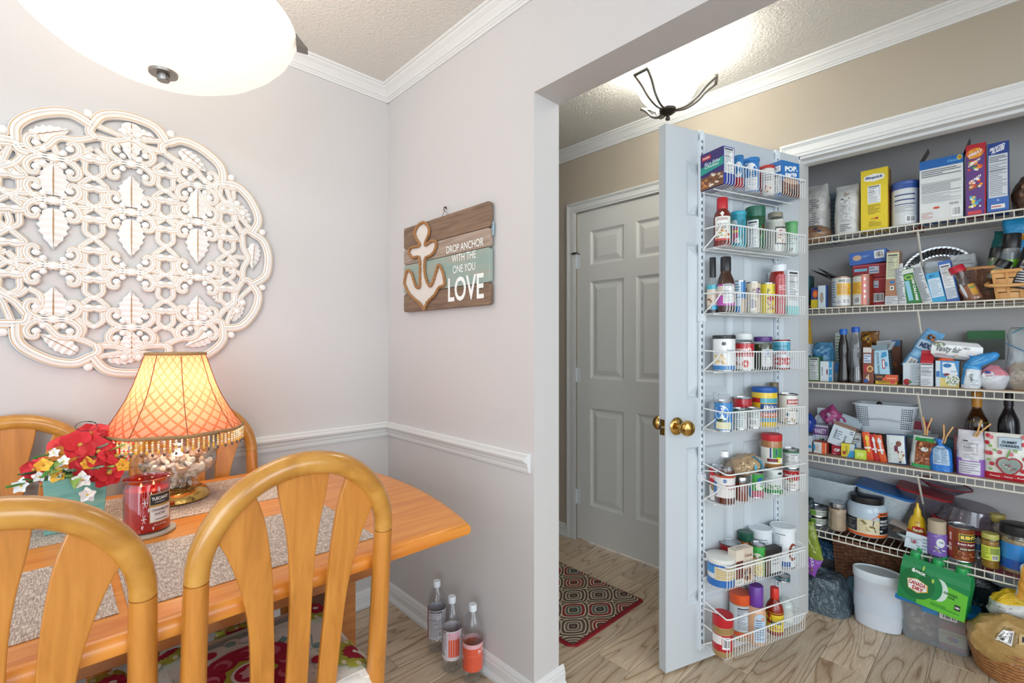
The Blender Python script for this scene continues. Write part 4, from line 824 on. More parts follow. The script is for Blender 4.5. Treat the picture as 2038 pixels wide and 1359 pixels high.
# ================================================================== GOODS: builders, front towards local -y
def root_of(name, lb, cat, P, tilt=None, group=None): return thing(name, lb, cat, P[:3], P[3], group, tilt)
def can(P, lb, col, ops=(), rim=TIN, lid=None, name='food_can', cat='can', tilt=None, group=None, hole='#8d9296'):
    t = root_of(name, lb, cat, P, tilt, group); r, h = P[4]/2, P[5]; m = MB()
    m.lathe([(r*.94, 0), (r, .001), (r, .004), (r*.965, .006), (r*.965, h-.006), (r, h-.004), (r, h-.0005), (r*.955, h), (r*.94, h-.004), (0, h-.004)], 28); m.build('rim', rim, t)
    MB().lathe([(r*.985, .0055), (r*.985, h-.0055)], 32, col, close=False).build('label_wrap', GLOSS, t)
    put_label(t, cyl_surf(r*.987, .005, h-.005, pi, turned(P[0], P[1], P[3])), ops, 34, 1, GLOSS)
    if lid: MB().lathe([(r*1.02, h-.010), (r*1.03, h-.008), (r*1.03, h+.001), (r*.99, h+.003), (r*.9, h+.0035), (r*.88, h+.002), (0, h+.002)], 32, lid).build('lid', PLAST, t)
    return t
def vessel(P, lb, prof, mat, lid=None, fill=None, ops=(), lv=(.1, .6), col='#ffffff', name='bottle', cat='bottle', tilt=None, sx=1, sy=1, lidmat=PLAST, n=28, rl=1.0, group=None, fcol=None):
    t = root_of(name, lb, cat, P, tilt, group); r, h = P[4]/2, P[5]
    MB().lathe([(a*r, b*h) for a, b in prof], n, col, sx=sx, sy=sy, close=mat in (PLAST, GLOSS)).build('body', mat, t)
    if fill:
        z1 = fill[0]; q = [(0, .006*h + .0005)] + [(max(0, a*r - .0015), max(b*h, .002)) for a, b in prof if b <= z1 + 1e-6]; q.append((q[-1][0], z1*h)); q.append((0, z1*h)); MB().lathe(q, n, fill[1], sx=sx, sy=sy).build('contents', fill[2] if len(fill) > 2 else GLOSS, t)
    if lid:
        z0, z1, rf, lc = lid[:4]; MB().lathe([(rf*r, z0*h), (rf*r*1.01, z0*h + .001), (rf*r, z1*h - .002), (rf*r*.94, z1*h), (0, z1*h)], n, lc, sx=sx, sy=sy).build('lid', lidmat, t)
    if ops: put_label(t, cyl_surf(r*rl + .0003, lv[0]*h, lv[1]*h, pi, turned(P[0], P[1], P[3]), sx, sy), ops, 34, 1, GLOSS)
    return t
def carton(P, lb, d, col, ops=(), rops=(), lops=(), tops=(), side=None, tilt=None, flap=None, name='carton', cat='box', group=None, mat=PAPER, gable=None):
    t = root_of(name, lb, cat, P, tilt, group); w, h = P[4], P[5]; sd = side or col
    MB().box(0, 0, 0, w, d, h, [sd, sd, col, sd, col, sd]).build('box_body', mat, t, bevel=.0008)
    if ops: put_label(t, lambda u, v, o: ((u-.5)*w, -d/2 - o, v*h), ops, 1, 1, mat)
    if rops: put_label(t, lambda u, v, o: (w/2 + o, (u-.5)*d, v*h), rops, 1, 1, mat, 'side_print')
    if lops: put_label(t, lambda u, v, o: (-w/2 - o, (.5-u)*d, v*h), lops, 1, 1, mat, 'side_print')
    if tops: put_label(t, lambda u, v, o: ((u-.5)*w, (v-.5)*d, h + o), tops, 1, 1, mat, 'top_print')
    for f in flap or ():   # (edge, length, angle, colour)
        e, L, a, fc = f; m = MB(); c_, s_ = L*cos(rad(a)), L*sin(rad(a)); th = .0008
        if e == 'l': q = [(-w/2, -d/2, h), (-w/2, d/2, h), (-w/2 - c_, d/2, h + s_), (-w/2 - c_, -d/2, h + s_)]; o_ = (th, 0, 0)
        elif e == 'r': q = [(w/2, -d/2, h), (w/2, d/2, h), (w/2 + c_, d/2, h + s_), (w/2 + c_, -d/2, h + s_)]; o_ = (-th, 0, 0)
        elif e == 'f': q = [(-w/2, -d/2, h), (w/2, -d/2, h), (w/2, -d/2 - c_, h + s_), (-w/2, -d/2 - c_, h + s_)]; o_ = (0, th, 0)
        else: q = [(-w/2, d/2, h), (w/2, d/2, h), (w/2, d/2 + c_, h + s_), (-w/2, d/2 + c_, h + s_)]; o_ = (0, -th, 0)
        vs = q + [tuple(Vector(a_) + Vector(o_)) for a_ in q]; m.add(vs, [(0,1,2,3),(7,6,5,4),(0,4,5,1),(1,5,6,2),(2,6,7,3),(3,7,4,0)], fc); m.build('flap', mat, t)
    if gable:
        m = MB(); g = gable[0]; m.add([(-w/2,-d/2,h),(w/2,-d/2,h),(w/2,d/2,h),(-w/2,d/2,h),(-w/2,0,h+g),(w/2,0,h+g)], [(0,1,5,4),(2,3,4,5),(1,2,5),(3,0,4)], gable[1]); m.box(0, 0, h+g-.002, w, .002, .014, gable[1]); m.build('gable_top', mat, t)
    return t
def bag(P, lb, d, col, ops=(), top='fold', tilt=None, mat=FOIL, amp=.006, name='bag', cat='bag', cols=None, nv=6, seed=1, colb=None, group=None, print_mat=None, yaw=0, fq=1):
    t = root_of(name, lb, cat, (P[0], P[1], P[2], P[3] + yaw), tilt, group); w, h = P[4], P[5]
    def shp(f):
        if top == 'fold': return (1 - .10*max(0, f-.7)/.3, (1 if f < .72 else max(.03, 1 - (f-.72)/.28)))
        if top == 'flat': return (1, max(.04, sin(pi*min(1, (f*.94 + .05)))**.5))
        if top == 'gather':
            if f < .70: return (1 - .12*(f/.7)**2, 1)
            if f < .84: k = (f-.70)/.14; return (.88 - .68*k, 1 - .72*k)
            k = (f-.84)/.16; return (.20 + .30*k, .28 + .1*k)
        if top == 'sack': k_ = 1 - .42*f**1.6; k_ *= 1 if f < .86 else max(.1, 1 - (f-.86)/.15); return (k_, k_)
        if top == 'lump': return (max(.06, sin(pi*min(.985, f*.80 + .16))**.55), max(.06, sin(pi*min(.985, f*.80 + .16))**.55))
        return (1, 1)
    def pos(a, f, off=0):
        sw, sd = shp(f); ex = .55; ca, sa = cos(a), sin(a); x = (w/2)*sw*math.copysign(abs(sa)**ex, sa); y = -(d/2)*sd*math.copysign(abs(ca)**(ex + .35), ca)
        k = min(1, f*6) if top != 'lump' else 1
        nz = mnoise.noise(Vector((x*26*fq + seed*7, y*26*fq, f*h*22*fq))); n2 = mnoise.noise(Vector((x*60*fq + seed*3, y*60*fq + 5, f*h*50*fq)))
        g = amp*(nz + .45*n2)*k; nx, ny = sa*.7, -ca; return (x + nx*(g + off), y + ny*(g + off), f*h + (amp*.5*n2*k if f > .05 else 0))
    na, nf = 28, 20; vs = [pos(2*pi*i/na, j/nf) for j in range(nf+1) for i in range(na)]; fs = []; cc = []
    for j in range(nf):
        f = (j+.5)/nf; c0 = col
        for lim, cx in (cols or ()):
            if f >= lim: c0 = cx
        for i in range(na): fs.append((j*na+i, j*na+(i+1) % na, (j+1)*na+(i+1) % na, (j+1)*na+i)); cc.append(c0)
    m = MB(); m.add(vs, fs, cc, True); m.add(vs[:na], [tuple(range(na-1, -1, -1))], col); m.add(vs[-na:], [tuple(range(na))], cc[-1]); m.build('bag_body', mat, t)
    if ops: put_label(t, lambda u, v, o: pos(math.copysign(math.asin(min(1, abs((2*u-1)*.96)**(1/.55))), u-.5), v, o + .0012), ops, 22, nv*3, print_mat or PAPER, 'label', 1, .0003)
    return t
def clothespin(x, y, z, rz, tx, ty, lb):
    t = thing('clothespin', lb, 'clothespin', (x, y, z), rz, 'wooden clothespins on the snack bags', (tx, ty))
    for s in (1, -1):
        m = MB(); m.prism([(s*.0012, 0), (s*.006, .004), (s*.006, .030), (s*.0165, .074), (s*.0115, .076), (s*.0022, .036), (s*.0012, .030)], -.0045, .0045, ax='y'); m.build('prong', SPLINT, t, bevel=.0006)
    MB().tube([(.006*cos(k*1.2), -.005 + .0007*k, .030 + .0045*sin(k*1.2)) for k in range(14)], .0007, 4).build('spring', TIN, t); return t
def weave(m_h, m_v, w0, d0, w1, d1, h, nb, nv, r=.0025, flat=False):
    """tapered rectangular basket of horizontal weavers over stakes"""
    def ring(f, off=0): a, b = (w0 + (w1-w0)*f)/2 + off, (d0 + (d1-d0)*f)/2 + off; return a, b
    per = []
    for i in range(nv):
        u = i/nv*4; k = int(u); f = u - k; per.append(((-1 + 2*f, -1), (1, -1 + 2*f), (1 - 2*f, 1), (-1, 1 - 2*f))[k])
    for j in range(nb):
        f = (j+.5)/nb; a, b = ring(f); pts = []
        for i, (px_, py_) in enumerate(per):
            o = r*(1 if (i+j) % 2 else -1)*.9; pts.append((px_*(a + o), py_*(b + o), f*h))
        if flat:
            vs = []; hh = h/nb*.44
            for x, y, z in pts: vs += [(x, y, z-hh), (x, y, z+hh)]
            n = len(pts); m_h.add(vs, [(2*i, 2*((i+1) % n), 2*((i+1) % n)+1, 2*i+1) for i in range(n)])
        else: m_h.tube(pts, r, 5, closed=True)
    for i, (px_, py_) in enumerate(per):
        a0, b0 = ring(0); a1, b1 = ring(1); m_v.tube([(px_*a0, py_*b0, 0), (px_*a1, py_*b1, h)], r*(1.6 if flat else .9), 5)
W_, K_ = '#eef0f0', '#1d1d20'

# ---------------------------------------------------------------- racks, topmost basket
carton((1.7852, 0.7676, 1.8005, -0.3242, 0.056, 0.1362), 'blue rice mix box showing a bowl of stew, leftmost in the topmost door basket', .105, '#2b3f94', [('n', .06, .30, .94, .97)], [], [('r', 0, 0, 1, 1, '#3a2f6b'), ('r', 0, .0, 1, .34, '#7a5136'), ('p', [(0,.42),(1,.52),(1,.74),(0,.62)], '#2c9a8a'), ('r', .06, .80, .46, .92, '#b8262c'), ('t', 'KNORR', .26, .86, .3, .06, '#f2f2f2'), ('t', 'Rice Sides', .52, .69, .7, .09, '#d8dff0', .3), ('t', 'Chicken', .5, .60, .6, .07, '#e8f2ee', .3), ('k', .35, .03, 1, .40, 26, ['#6a4631', '#e9dfcf', '#8a5a3c', '#c9b49a'], .22), ('k', .0, .0, .4, .3, 12, ['#a5522f', '#c98a55'], .3)], side='#3a2f6b')
can((1.8892, 0.7321, 1.8005, -0.3242, 0.0364, 0.1345), 'slim blue and red canister behind the stew box in the topmost door basket', '#2f7ab8', [('r', 0, .05, 1, .38, '#a32232'), ('e', .5, .62, .42, .24, '#dfe3e6')], lid='#2c6ea8')
can((1.9619, 0.7119, 1.8005, -0.3242, 0.0595, 0.1366), 'blue and white canister in the middle of the topmost door basket', '#2b73b4', [('e', .5, .55, .40, .34, '#e3e6e8'), ('r', .12, .05, .88, .45, '#dfe2e4'), ('l', .35, .2, .75, .72, 8, '#a9b0b6'), ('t', 'Morton', .3, .88, .3, .05, '#cfe0f0')], lid='#2f78b9')
can((2.0462, 0.6836, 1.8005, -0.3242, 0.0564, 0.1211), 'cream canister with a red lid beside the toaster pastry box', '#dcd8d2', [('r', .0, .0, .22, .85, '#9a2238'), ('k', .35, .05, .9, .4, 12, ['#a63b2a', '#c9683c', '#e8d4b8'], .2), ('l', .3, .5, .8, .85, 4, '#8a8f98')], lid='#b23a36')
carton((2.1142, 0.6597, 1.8005, -0.3242, 0.1048, 0.1392), 'blue toaster pastry box reading pop tarts at the right end of the topmost basket', .098, '#1f6fb5', [('r', 0, 0, 1, .42, '#5b3726'), ('k', .05, .05, .95, .45, 18, ['#6a3a22', '#8d5a3a', '#3d2418'], .25), ('e', .5, .45, .46, .08, '#c9a58a'), ('t', 'POP.', .52, .80, .72, .15, '#f2f4f4', 0, 6, .05), ('t', 'tarts', .5, .64, .66, .12, '#f2f4f4', 0, 6, .05)], [], [('r', 0, 0, 1, 1, '#2266a8'), ('r', .45, .70, .95, .86, '#e4e8ea'), ('t', 'TART', .7, .78, .4, .08, '#2266a8'), ('n', .45, .1, .98, .62)], side='#2266a8')
# ---- second basket
BOT = [(.80, 0), (.97, .015), (1, .04), (1, .60), (.93, .68), (.72, .76), (.60, .80), (.58, .84)]
vessel((1.8086, 0.7592, 1.5825, -0.3242, 0.0603, 0.1862), 'red brown barbecue sauce bottle with a red sleeve cap in the second door basket', [(.85, 0), (1, .02), (1, .60), (.9, .68), (.68, .74), (.62, .78)], GLOSS, (.76, .995, .64, '#b8232c'), None, [('r', .1, .12, .95, .60, '#e3e4de'), ('p', [(.08,.56),(.5,.70),(.95,.56)], '#e8e9e4'), ('t', 'LOUISIANA', .5, .55, .6, .055, '#8a2530'), ('t', 'HOT & TANGY', .55, .44, .6, .04, '#333'), ('t', 'SAUCE', .5, .38, .4, .04, '#333'), ('k', .1, .14, .95, .36, 24, ['#d7a95e', '#e9dcc0', '#9aa060', '#b5502f'], .16), ('r', .1, .12, .95, .16, '#c23a3a'), ('r', .95, .12, 1, .6, '#1f5d3c')], (0, 1), '#6e1f17', name='sauce_bottle')
can((1.8951, 0.7344, 1.5825, -0.3242, 0.0539, 0.1412), 'turquoise drink canister in the second door basket', '#2a93a8', [('t', 'AVA', .22, .74, .42, .14, '#f2f4f6', 0, 0, .05), ('r', .08, .18, .5, .58, '#c6517c'), ('r', .1, .44, .48, .50, '#e6d34e'), ('k', .5, 0, 1, .9, 16, ['#1d7f92', '#3fb1bd', '#156a78'], .3), ('e', .45, .2, .2, .08, '#dfe8ea')], hole='#2a93a8', lid='#3aa6bd')
vessel((1.9803, 0.7037, 1.5825, -0.3242, 0.0735, 0.1728), 'dark green seasoning jar with a green lid in the second door basket', [(.90, 0), (1, .02), (1, .70), (.96, .74), (.92, .78)], GLOSS, (.76, .995, .98, '#17604a'), None, [('r', .12, .06, .66, .68, '#cfdadf'), ('n', .14, .08, .64, .66), ('k', .68, .05, 1, .72, 12, ['#2f6a35', '#3f7f46', '#5b2f22'], .22)], (0, 1), '#1f4f34', name='seasoning_jar', cat='jar')
vessel((2.0906, 0.6666, 1.5825, -0.3242, 0.0741, 0.1646), 'clear jar of white dressing with a dull gold lid in the second basket', [(.80, 0), (.98, .03), (1, .08), (1, .62), (.95, .74), (.78, .86), (.70, .90)], GLASSC, (.88, 1.0, .72, '#8f8a78'), (.80, '#d8d6cc'), [('r', .50, .20, 1.0, .62, '#3c3a3c'), ('r', .54, .23, .98, .58, '#e6e0d8'), ('e', .76, .47, .18, .07, '#a82a2c'), ('t', 'KRAFT', .76, .47, .26, .05, '#f0e8e0'), ('k', .56, .24, .96, .38, 8, ['#c98a55', '#8f9a5a'], .2)], (0, 1), name='dressing_jar', cat='jar')
can((2.1864, 0.6365, 1.5825, -0.3242, 0.0463, 0.1356), 'small pale green can at the right end of the second door basket', '#67ad70', [('r', 0, 0, 1, .62, '#cfe0d8'), ('l', .2, .3, .85, .7, 5, '#7d968a'), ('b', .35, .06, .65, .22)], lid='#5aa465')
# ---- third basket
vessel((1.7976, 0.7904, 1.3385, -0.3242, 0.0437, 0.2112), 'clear dressing bottle with a tall black cap at the left of the third basket', [(.85, 0), (1, .02), (1, .42), (.88, .52), (.56, .62), (.50, .66)], GLASSC, (.64, .995, .52, K_), (.50, '#c9b9a2'), [('r', .05, .14, 1, .50, '#cdbfae'), ('r', .05, .42, 1, .50, '#3da3b5'), ('r', .4, .06, .9, .14, '#2f9fc4'), ('r', 0, 0, 1, .06, '#23282e'), ('k', .05, .16, .5, .26, 8, ['#a06a3a', '#5f3a22'], .3)], (0, 1), name='dressing_bottle')
vessel((1.8035, 0.7441, 1.3385, -0.3242, 0.0596, 0.2077), 'brown dressing bottle with a black cap and nutrition label in the third basket', [(.85, 0), (1, .02), (1, .50), (.94, .58), (.66, .68), (.60, .72), (.58, .76)], GLOSS, (.74, .995, .62, K_), None, [('r', 0, .12, 1, .50, '#cfc2b4'), ('r', 0, .47, 1, .50, '#a8479a'), ('r', 0, .12, 1, .18, '#b34fa8'), ('r', 0, .12, .35, .30, '#b34fa8'), ('n', .36, .16, .92, .50, '#24262a')], (0, 1), '#3c2216', name='dressing_bottle')
can((1.9003, 0.7326, 1.3385, -0.3242, 0.0435, 0.1259), 'blue and white can behind the black capped bottle in the third basket', '#2f7cba', [('r', 0, .2, .62, 1, '#c6d8e4'), ('l', .05, .45, .55, .95, 6, '#4f7ea0'), ('r', .6, 0, 1, .45, '#b9a68f')])
can((1.9686, 0.7097, 1.3385, -0.3242, 0.0578, 0.1241), 'cream bean can between the blue and yellow cans in the third basket', '#d3c5ad', [('k', 0, .1, 1, .9, 16, ['#c2b299', '#dccfb9', '#8b6e52'], .2), ('e', .85, .72, .16, .12, '#6d4a78'), ('b', .35, .08, .65, .5), ('e', .05, .8, .1, .07, '#7c2d34')])
can((2.0475, 0.6832, 1.3385, -0.3242, 0.0581, 0.1247), 'yellow can in the third door basket beside the ketchup', '#dcc62f', [('r', .0, .0, .38, 1, '#e2cf38'), ('p', [(.5,.62),(.95,.74),(.95,.95),(.55,.84)], '#274a3c'), ('t', 'Luck', .74, .79, .32, .12, '#e8d84a', .2, 10, .04), ('k', .45, .02, 1, .45, 22, ['#b24a3a', '#d9a35a', '#7a4a2c', '#d8cc9a'], .2), ('e', .72, .5, .2, .08, '#b82c3a')])
vessel((2.1137, 0.661, 1.3385, -0.3242, 0.0708, 0.2033), 'upside down red ketchup bottle with a white cap in the third basket', [(.72, 0), (.95, .02), (1, .3), (1, .72), (.88, .82), (.80, .86)], GLOSS, (.85, .995, .80, '#e3e9ee'), None, [('r', .34, .0, .92, .72, '#b0222a'), ('e', .63, .70, .29, .10, '#b0222a'), ('t', 'KETCHUP', .66, .36, .36, .06, '#f0e4e0'), ('l', .5, .48, .86, .58, 3, '#e0cfcf'), ('k', .4, .12, .9, .28, 6, ['#49794a', '#c43a3f'], .2)], (0, 1), '#97261f', name='ketchup_bottle')
carton((2.1342, 0.6504, 1.3385, -0.3242, 0.0665, 0.1761), 'narrow white carton with nutrition label at the right end of the third basket', .085, '#dfe6ea', [('n', .08, .3, .96, .98), ('r', 0, 0, 1, .2, '#8fcfd0')], [], [('r', 0, 0, 1, 1, '#d5dce2'), ('r', .4, .02, 1, .2, '#7fc4c9')], side='#d5dce2')
# ---- fourth basket
can((1.8173, 0.7563, 1.1225, -0.3242, 0.0793, 0.1295), 'large white can of butter beans with a black lid in the fourth basket', '#dfe2e2', [('r', 0, 0, 1, .13, '#2e77b4'), ('t', 'lima', .78, .60, .28, .10, '#6f8a9c'), ('e', .5, .80, .10, .05, '#2a2c30'), ('r', .42, .84, .58, .86, '#2a2c30'), ('k', 0, .14, .66, .52, 26, ['#d9bd8e', '#e8d3ad', '#c7a675'], .22)], lid='#24262a')
can((1.9013, 0.7154, 1.1225, -0.3242, 0.0689, 0.107), "campbell's red and white soup can in front of the pickles in the fourth basket", '#e6e3e0', [('r', 0, .56, 1, 1, '#b5222b'), ('t', "Campbell's", .42, .76, .9, .17, '#f4f0ec', .3, 0, .03), ('r', 0, .50, 1, .54, '#b5222b'), ('e', .58, .22, .18, .15, '#c23a34'), ('e', .58, .22, .06, .05, '#e8d8d0'), ('l', .05, .16, .3, .3, 2, '#a0333a')])
vessel((1.9612, 0.7417, 1.1225, -0.3242, 0.0712, 0.1409), 'jar of green pickles with a white lid behind the red soup can', [(.85, 0), (1, .03), (1, .72), (.88, .80), (.84, .84)], GLASSC, (.83, 1, .92, '#e2e6e6'), (.74, '#7c8a3a', FOIL), (), name='pickle_jar', cat='jar')
vessel((2.0223, 0.6895, 1.1225, -0.3242, 0.0685, 0.1291), 'jar of dark relish with a purple lid in the fourth door basket', [(.85, 0), (1, .03), (1, .74), (.88, .82), (.84, .86)], GLASSC, (.85, 1, .96, '#54307a'), (.78, '#3c3f22', FOIL), [('r', .45, .10, 1, .62, '#c9ced4'), ('e', .75, .52, .2, .07, '#3a6ea8'), ('n', .5, .1, .95, .42), ('r', 0, .05, .4, .6, '#2c2f22')], (0, 1), name='relish_jar', cat='jar')
can((2.1266, 0.6566, 1.1225, -0.3242, 0.0656, 0.1177), 'tomato sauce can with a blue band at the right of the fourth basket', '#d5dade', [('r', 0, .62, 1, .96, '#4fa6c0'), ('t', 'FOOD LION', .5, .80, .7, .08, '#1f3140'), ('t', 'Tomato', .5, .67, .4, .06, '#a8303a'), ('t', 'Sauce', .5, .56, .55, .11, '#a8303a'), ('e', .42, .25, .30, .15, '#b5252e'), ('e', .8, .25, .22, .14, '#c43a3a'), ('r', 0, 0, .18, .5, '#a8303a')], rim=noisy('red_lacquered_rim', '#8d3a3a', .3, .7))
# ---- fifth basket
bag((1.8081, 0.7816, 0.9035, -0.3242, 0.0506, 0.1344), 'small clear bag of snacks at the left end of the fifth basket', .06, '#9fb0bb', (), 'gather', mat=BAGC, amp=.006, name='snack_bag', seed=4)
can((1.7882, 0.746, 0.9035, -0.3242, 0.0645, 0.1106), 'blue milk can standing in front at the left of the fifth basket', '#2f7dbd', [('e', .42, .62, .36, .28, '#dfe6ea'), ('e', .3, .78, .18, .09, '#2a6db4'), ('r', .1, .04, .9, .3, '#dcd9b4'), ('e', .35, .36, .2, .06, '#2f4a2a'), ('t', 'MILK', .7, .62, .24, .06, '#8a99a8')])
can((1.9555, 0.7415, 0.9035, -0.3242, 0.0675, 0.1113), "campbell's red can at the back of the fifth basket", '#b5222b', [('t', 'Camp', .62, .52, .5, .3, '#f4f0ec', .3, 0, .04)])
can((1.859, 0.7149, 0.9035, -0.3242, 0.0493, 0.0793), 'small green topped white can beside the blue milk can in the fifth basket', '#cfd6d4', [('r', 0, .88, 1, 1, '#4c7a5f'), ('l', .1, .55, .9, .85, 5, '#5d6d68'), ('l', .1, .1, .9, .5, 4, '#8b9a96')], group='small white tomato paste cans')
can((1.9297, 0.6911, 0.9035, -0.3242, 0.0479, 0.077), 'small green topped white can next to the yellow canister in the fifth basket', '#cfd6d4', [('r', 0, .88, 1, 1, '#4c7a5f'), ('l', .1, .55, .9, .85, 5, '#5d6d68'), ('b', .2, .1, .7, .45)], group='small white tomato paste cans')
vessel((2.0323, 0.6883, 0.9035, -0.3242, 0.0915, 0.1515), 'yellow corn starch canister with a blue lid in the fifth door basket', [(.95, 0), (1, .02), (1, .80), (.99, .86)], GLOSS, (.86, .995, 1.0, '#1d59a8'), None, [('r', 0, .60, 1, .72, '#4aa0b0'), ('r', 0, .60, .35, .72, '#b52a30'), ('r', .36, .36, 1, .58, '#214a8c'), ('t', 'ARGO', .70, .47, .5, .14, '#f4f2ea', 0, 0, .06), ('r', .36, .24, 1, .35, '#b52a30'), ('t', 'CORN STARCH', .7, .295, .55, .06, '#f4e8d8'), ('r', 0, .12, 1, .22, '#4a93b8')], (0, 1), '#e3c02b', name='starch_canister', cat='canister')
can((2.1591, 0.6415, 0.9035, -0.3242, 0.0744, 0.1182), 'white chunk beef can with a red name band in the fifth basket', '#e0dfdb', [('r', .45, .68, 1, .86, '#a82a2e'), ('t', 'HANOVER', .76, .77, .46, .10, '#f0e8e0', 0, 0, .03), ('t', 'Chunk', .78, .56, .3, .08, '#333'), ('t', 'Beef Veg', .74, .45, .44, .08, '#333'), ('e', .48, .30, .09, .06, '#2a4f78'), ('k', .3, .0, 1, .2, 12, ['#8a4a32', '#5d7040', '#c98a55'], .2)])
vessel((2.1413, 0.6876, 0.9035, -0.3242, 0.0344, 0.1615), 'small spice bottle with a tan lid behind the yellow canister', [(.9, 0), (1, .02), (1, .86), (.85, .9)], GLOSS, (.88, 1, .95, '#6d5f42'), None, (), col='#55482f', name='spice_bottle')
# ---- sixth basket
can((1.8093, 0.7812, 0.6335, -0.3242, 0.0523, 0.1313), "campbell's red can half hidden by vinegar in the sixth basket", '#e6e3e0', [('r', 0, .45, 1, 1, '#b5222b'), ('t', "Campbell's", .35, .72, .8, .16, '#f4f0ec', .3), ('e', .25, .42, .14, .12, '#8a7f5c')])
vessel((1.803, 0.7485, 0.6335, -0.3242, 0.0717, 0.1925), 'apple cider vinegar bottle with a white cap in the sixth door basket', [(.86, 0), (1, .02), (1, .62), (.93, .72), (.66, .80), (.42, .86), (.36, .90)], PET, (.89, .995, .40, '#eceff1'), (.66, '#5e2413', GLOSS), [('r', 0, .14, 1, .52, '#dcdad7'), ('e', .52, .46, .10, .035, '#2f5f94'), ('t', 'APPLE CIDER', .78, .37, .5, .04, '#b5525a'), ('t', 'VINEGAR', .82, .31, .3, .035, '#b5525a'), ('r', 0, .18, .14, .42, '#3873b4'), ('r', 0, .52, 1, .56, '#b0492a')], (0, 1), name='vinegar_bottle')
vessel((1.8755, 0.7167, 0.6335, -0.3242, 0.0479, 0.0917), 'small jar of red brown preserves with a silver lid in the sixth basket', [(.9, 0), (1, .03), (1, .74), (.92, .80)], GLASSC, (.78, 1, .97, '#a3a6a8'), (.76, '#8a3516', FOIL), (), lidmat=TIN, name='preserve_jar', cat='jar')
can((1.9649, 0.6972, 0.6335, -0.3242, 0.0573, 0.0963), 'green can with a pink band near the middle of the sixth basket', '#3aa047', [('r', 0, 0, .3, 1, '#cfd8d8'), ('r', 0, 0, .22, .4, '#3a83b8'), ('e', .82, .72, .2, .15, '#2f66ac'), ('e', .75, .48, .24, .18, '#e6e6e2'), ('r', .3, 0, 1, .28, '#b8506c'), ('l', .02, .5, .26, .95, 6, '#5d6d68')])
can((2.07, 0.6693, 0.6335, -0.3242, 0.0703, 0.1024), 'white can with green peas on the label in the sixth basket', '#d8dedd', [('k', .2, .12, 1, .38, 30, ['#3f7f3a', '#5a9a4c', '#2f6330'], .16), ('r', 0, 0, 1, .16, '#2f8a44'), ('r', 0, .16, 1, .19, '#dfe8e0'), ('e', .85, .84, .1, .05, '#1f2c28'), ('l', .1, .6, .5, .9, 5, '#9aa6a4')])
can((2.17, 0.6336, 0.6335, -0.3242, 0.0601, 0.0854), "campbell's soup can with gold medal at the right end of the sixth basket", '#e6e3e0', [('r', 0, .48, 1, .98, '#b5222b'), ('t', "Campbell's", .46, .74, .86, .2, '#f4f0ec', .3, 0, .03), ('e', .5, .46, .13, .1, '#96865c'), ('t', 'CHICKEN', .5, .25, .5, .07, '#8a3a3e'), ('l', .2, .05, .8, .18, 2, '#8d8a88')])
vessel((2.0726, 0.6748, 0.7369, -0.3242, 0.0759, 0.13), 'peanut butter jar with a red lid standing on cans in the sixth basket', [(.92, 0), (1, .03), (1, .78), (.96, .82)], GLOSS, (.80, .995, 1.0, '#c02430'), None, [('r', 0, .12, 1, .60, '#e6e6dc'), ('r', .55, .30, .98, .60, '#3f8f4a'), ('t', 'L', .76, .46, .12, .2, '#223a7c', 0, 0, .05), ('e', .82, .24, .16, .08, '#e3d83a'), ('r', .3, .18, .8, .28, '#7c2f3f'), ('r', .42, .3, .50, .6, '#223a7c')], (0, 1), '#a5713f', name='peanut_butter_jar', cat='jar')
can((2.1704, 0.6356, 0.7199, -0.3242, 0.0637, 0.0784), 'small green and white can stacked on a soup can in the sixth basket', '#ccd3d2', [('r', 0, .86, 1, 1, '#3f6f57'), ('n', .5, .2, .95, .8), ('l', .05, .2, .42, .8, 6, '#5d6d68'), ('r', 0, 0, .3, .12, '#3a8a55')])
bag((1.9328, 0.7217, 0.7308, -0.3242, .165, .062), 'bag of granola lying across the cans and the vinegar bottle in the sixth basket', .095, '#b59a78', [('k', .02, .05, .6, .9, 60, ['#a5845c', '#c9ad84', '#7d6244', '#dcc9a5'], .10), ('r', .68, .1, .82, .95, '#3a93b5'), ('l', .80, .15, .98, .9, 9, '#c4ccd0'), ('r', .42, .3, .5, .6, '#57a9c0')], 'lump', mat=FOIL, amp=.012, name='granola_bag', seed=9, tilt=(-9,))
# ---- seventh basket
vessel((1.8, 0.7621, 0.3335, -0.3242, 0.0998, 0.1063), 'large white spread tub with blue bands at the left of the seventh basket', [(.86, 0), (.88, .01), (.98, .82), (1, .84)], GLOSS, (.82, .97, 1.03, '#dcdcd6'), None, [('r', 0, .02, 1, .26, '#2467b0'), ('r', 0, .70, 1, .78, '#2c66ac'), ('r', .30, .26, 1, .70, '#d6c9a4'), ('l', .34, .3, .98, .66, 6, '#a98d5c'), ('r', .02, .45, .28, .70, '#3a87c4')], (0, 1), '#dfe3e6', name='spread_tub', cat='tub', rl=.955)
can((1.9041, 0.7672, 0.3335, -0.3242, 0.0783, 0.1203), 'dark red can at the back left of the seventh basket', '#9c222c', [('t', "ck's", .25, .6, .3, .18, '#f0e8e0', .1, 0, .03), ('n', .5, .1, .85, .8)])
carton((1.8581, 0.712, 0.3335, -0.3242, 0.0929, 0.1301), 'small brown and white cocoa box in the middle of the seventh basket', .034, '#cdbfae', [('r', 0, 0, .45, 1, '#d8cdbd'), ('r', .03, .18, .42, .68, '#6f2f1d'), ('k', .45, .02, 1, .5, 14, ['#7a4529', '#4a2a1a', '#a56a3c'], .3), ('t', 'Cocoa', .72, .8, .4, .09, '#7a4529'), ('b', .05, .02, .4, .15)], [], [('r', 0, 0, 1, 1, '#d8cdbd')], [('r', .05, .05, .95, .95, '#e3d9cb'), ('l', .2, .3, .8, .7, 3, '#8d6c55')], side='#c7b7a4')
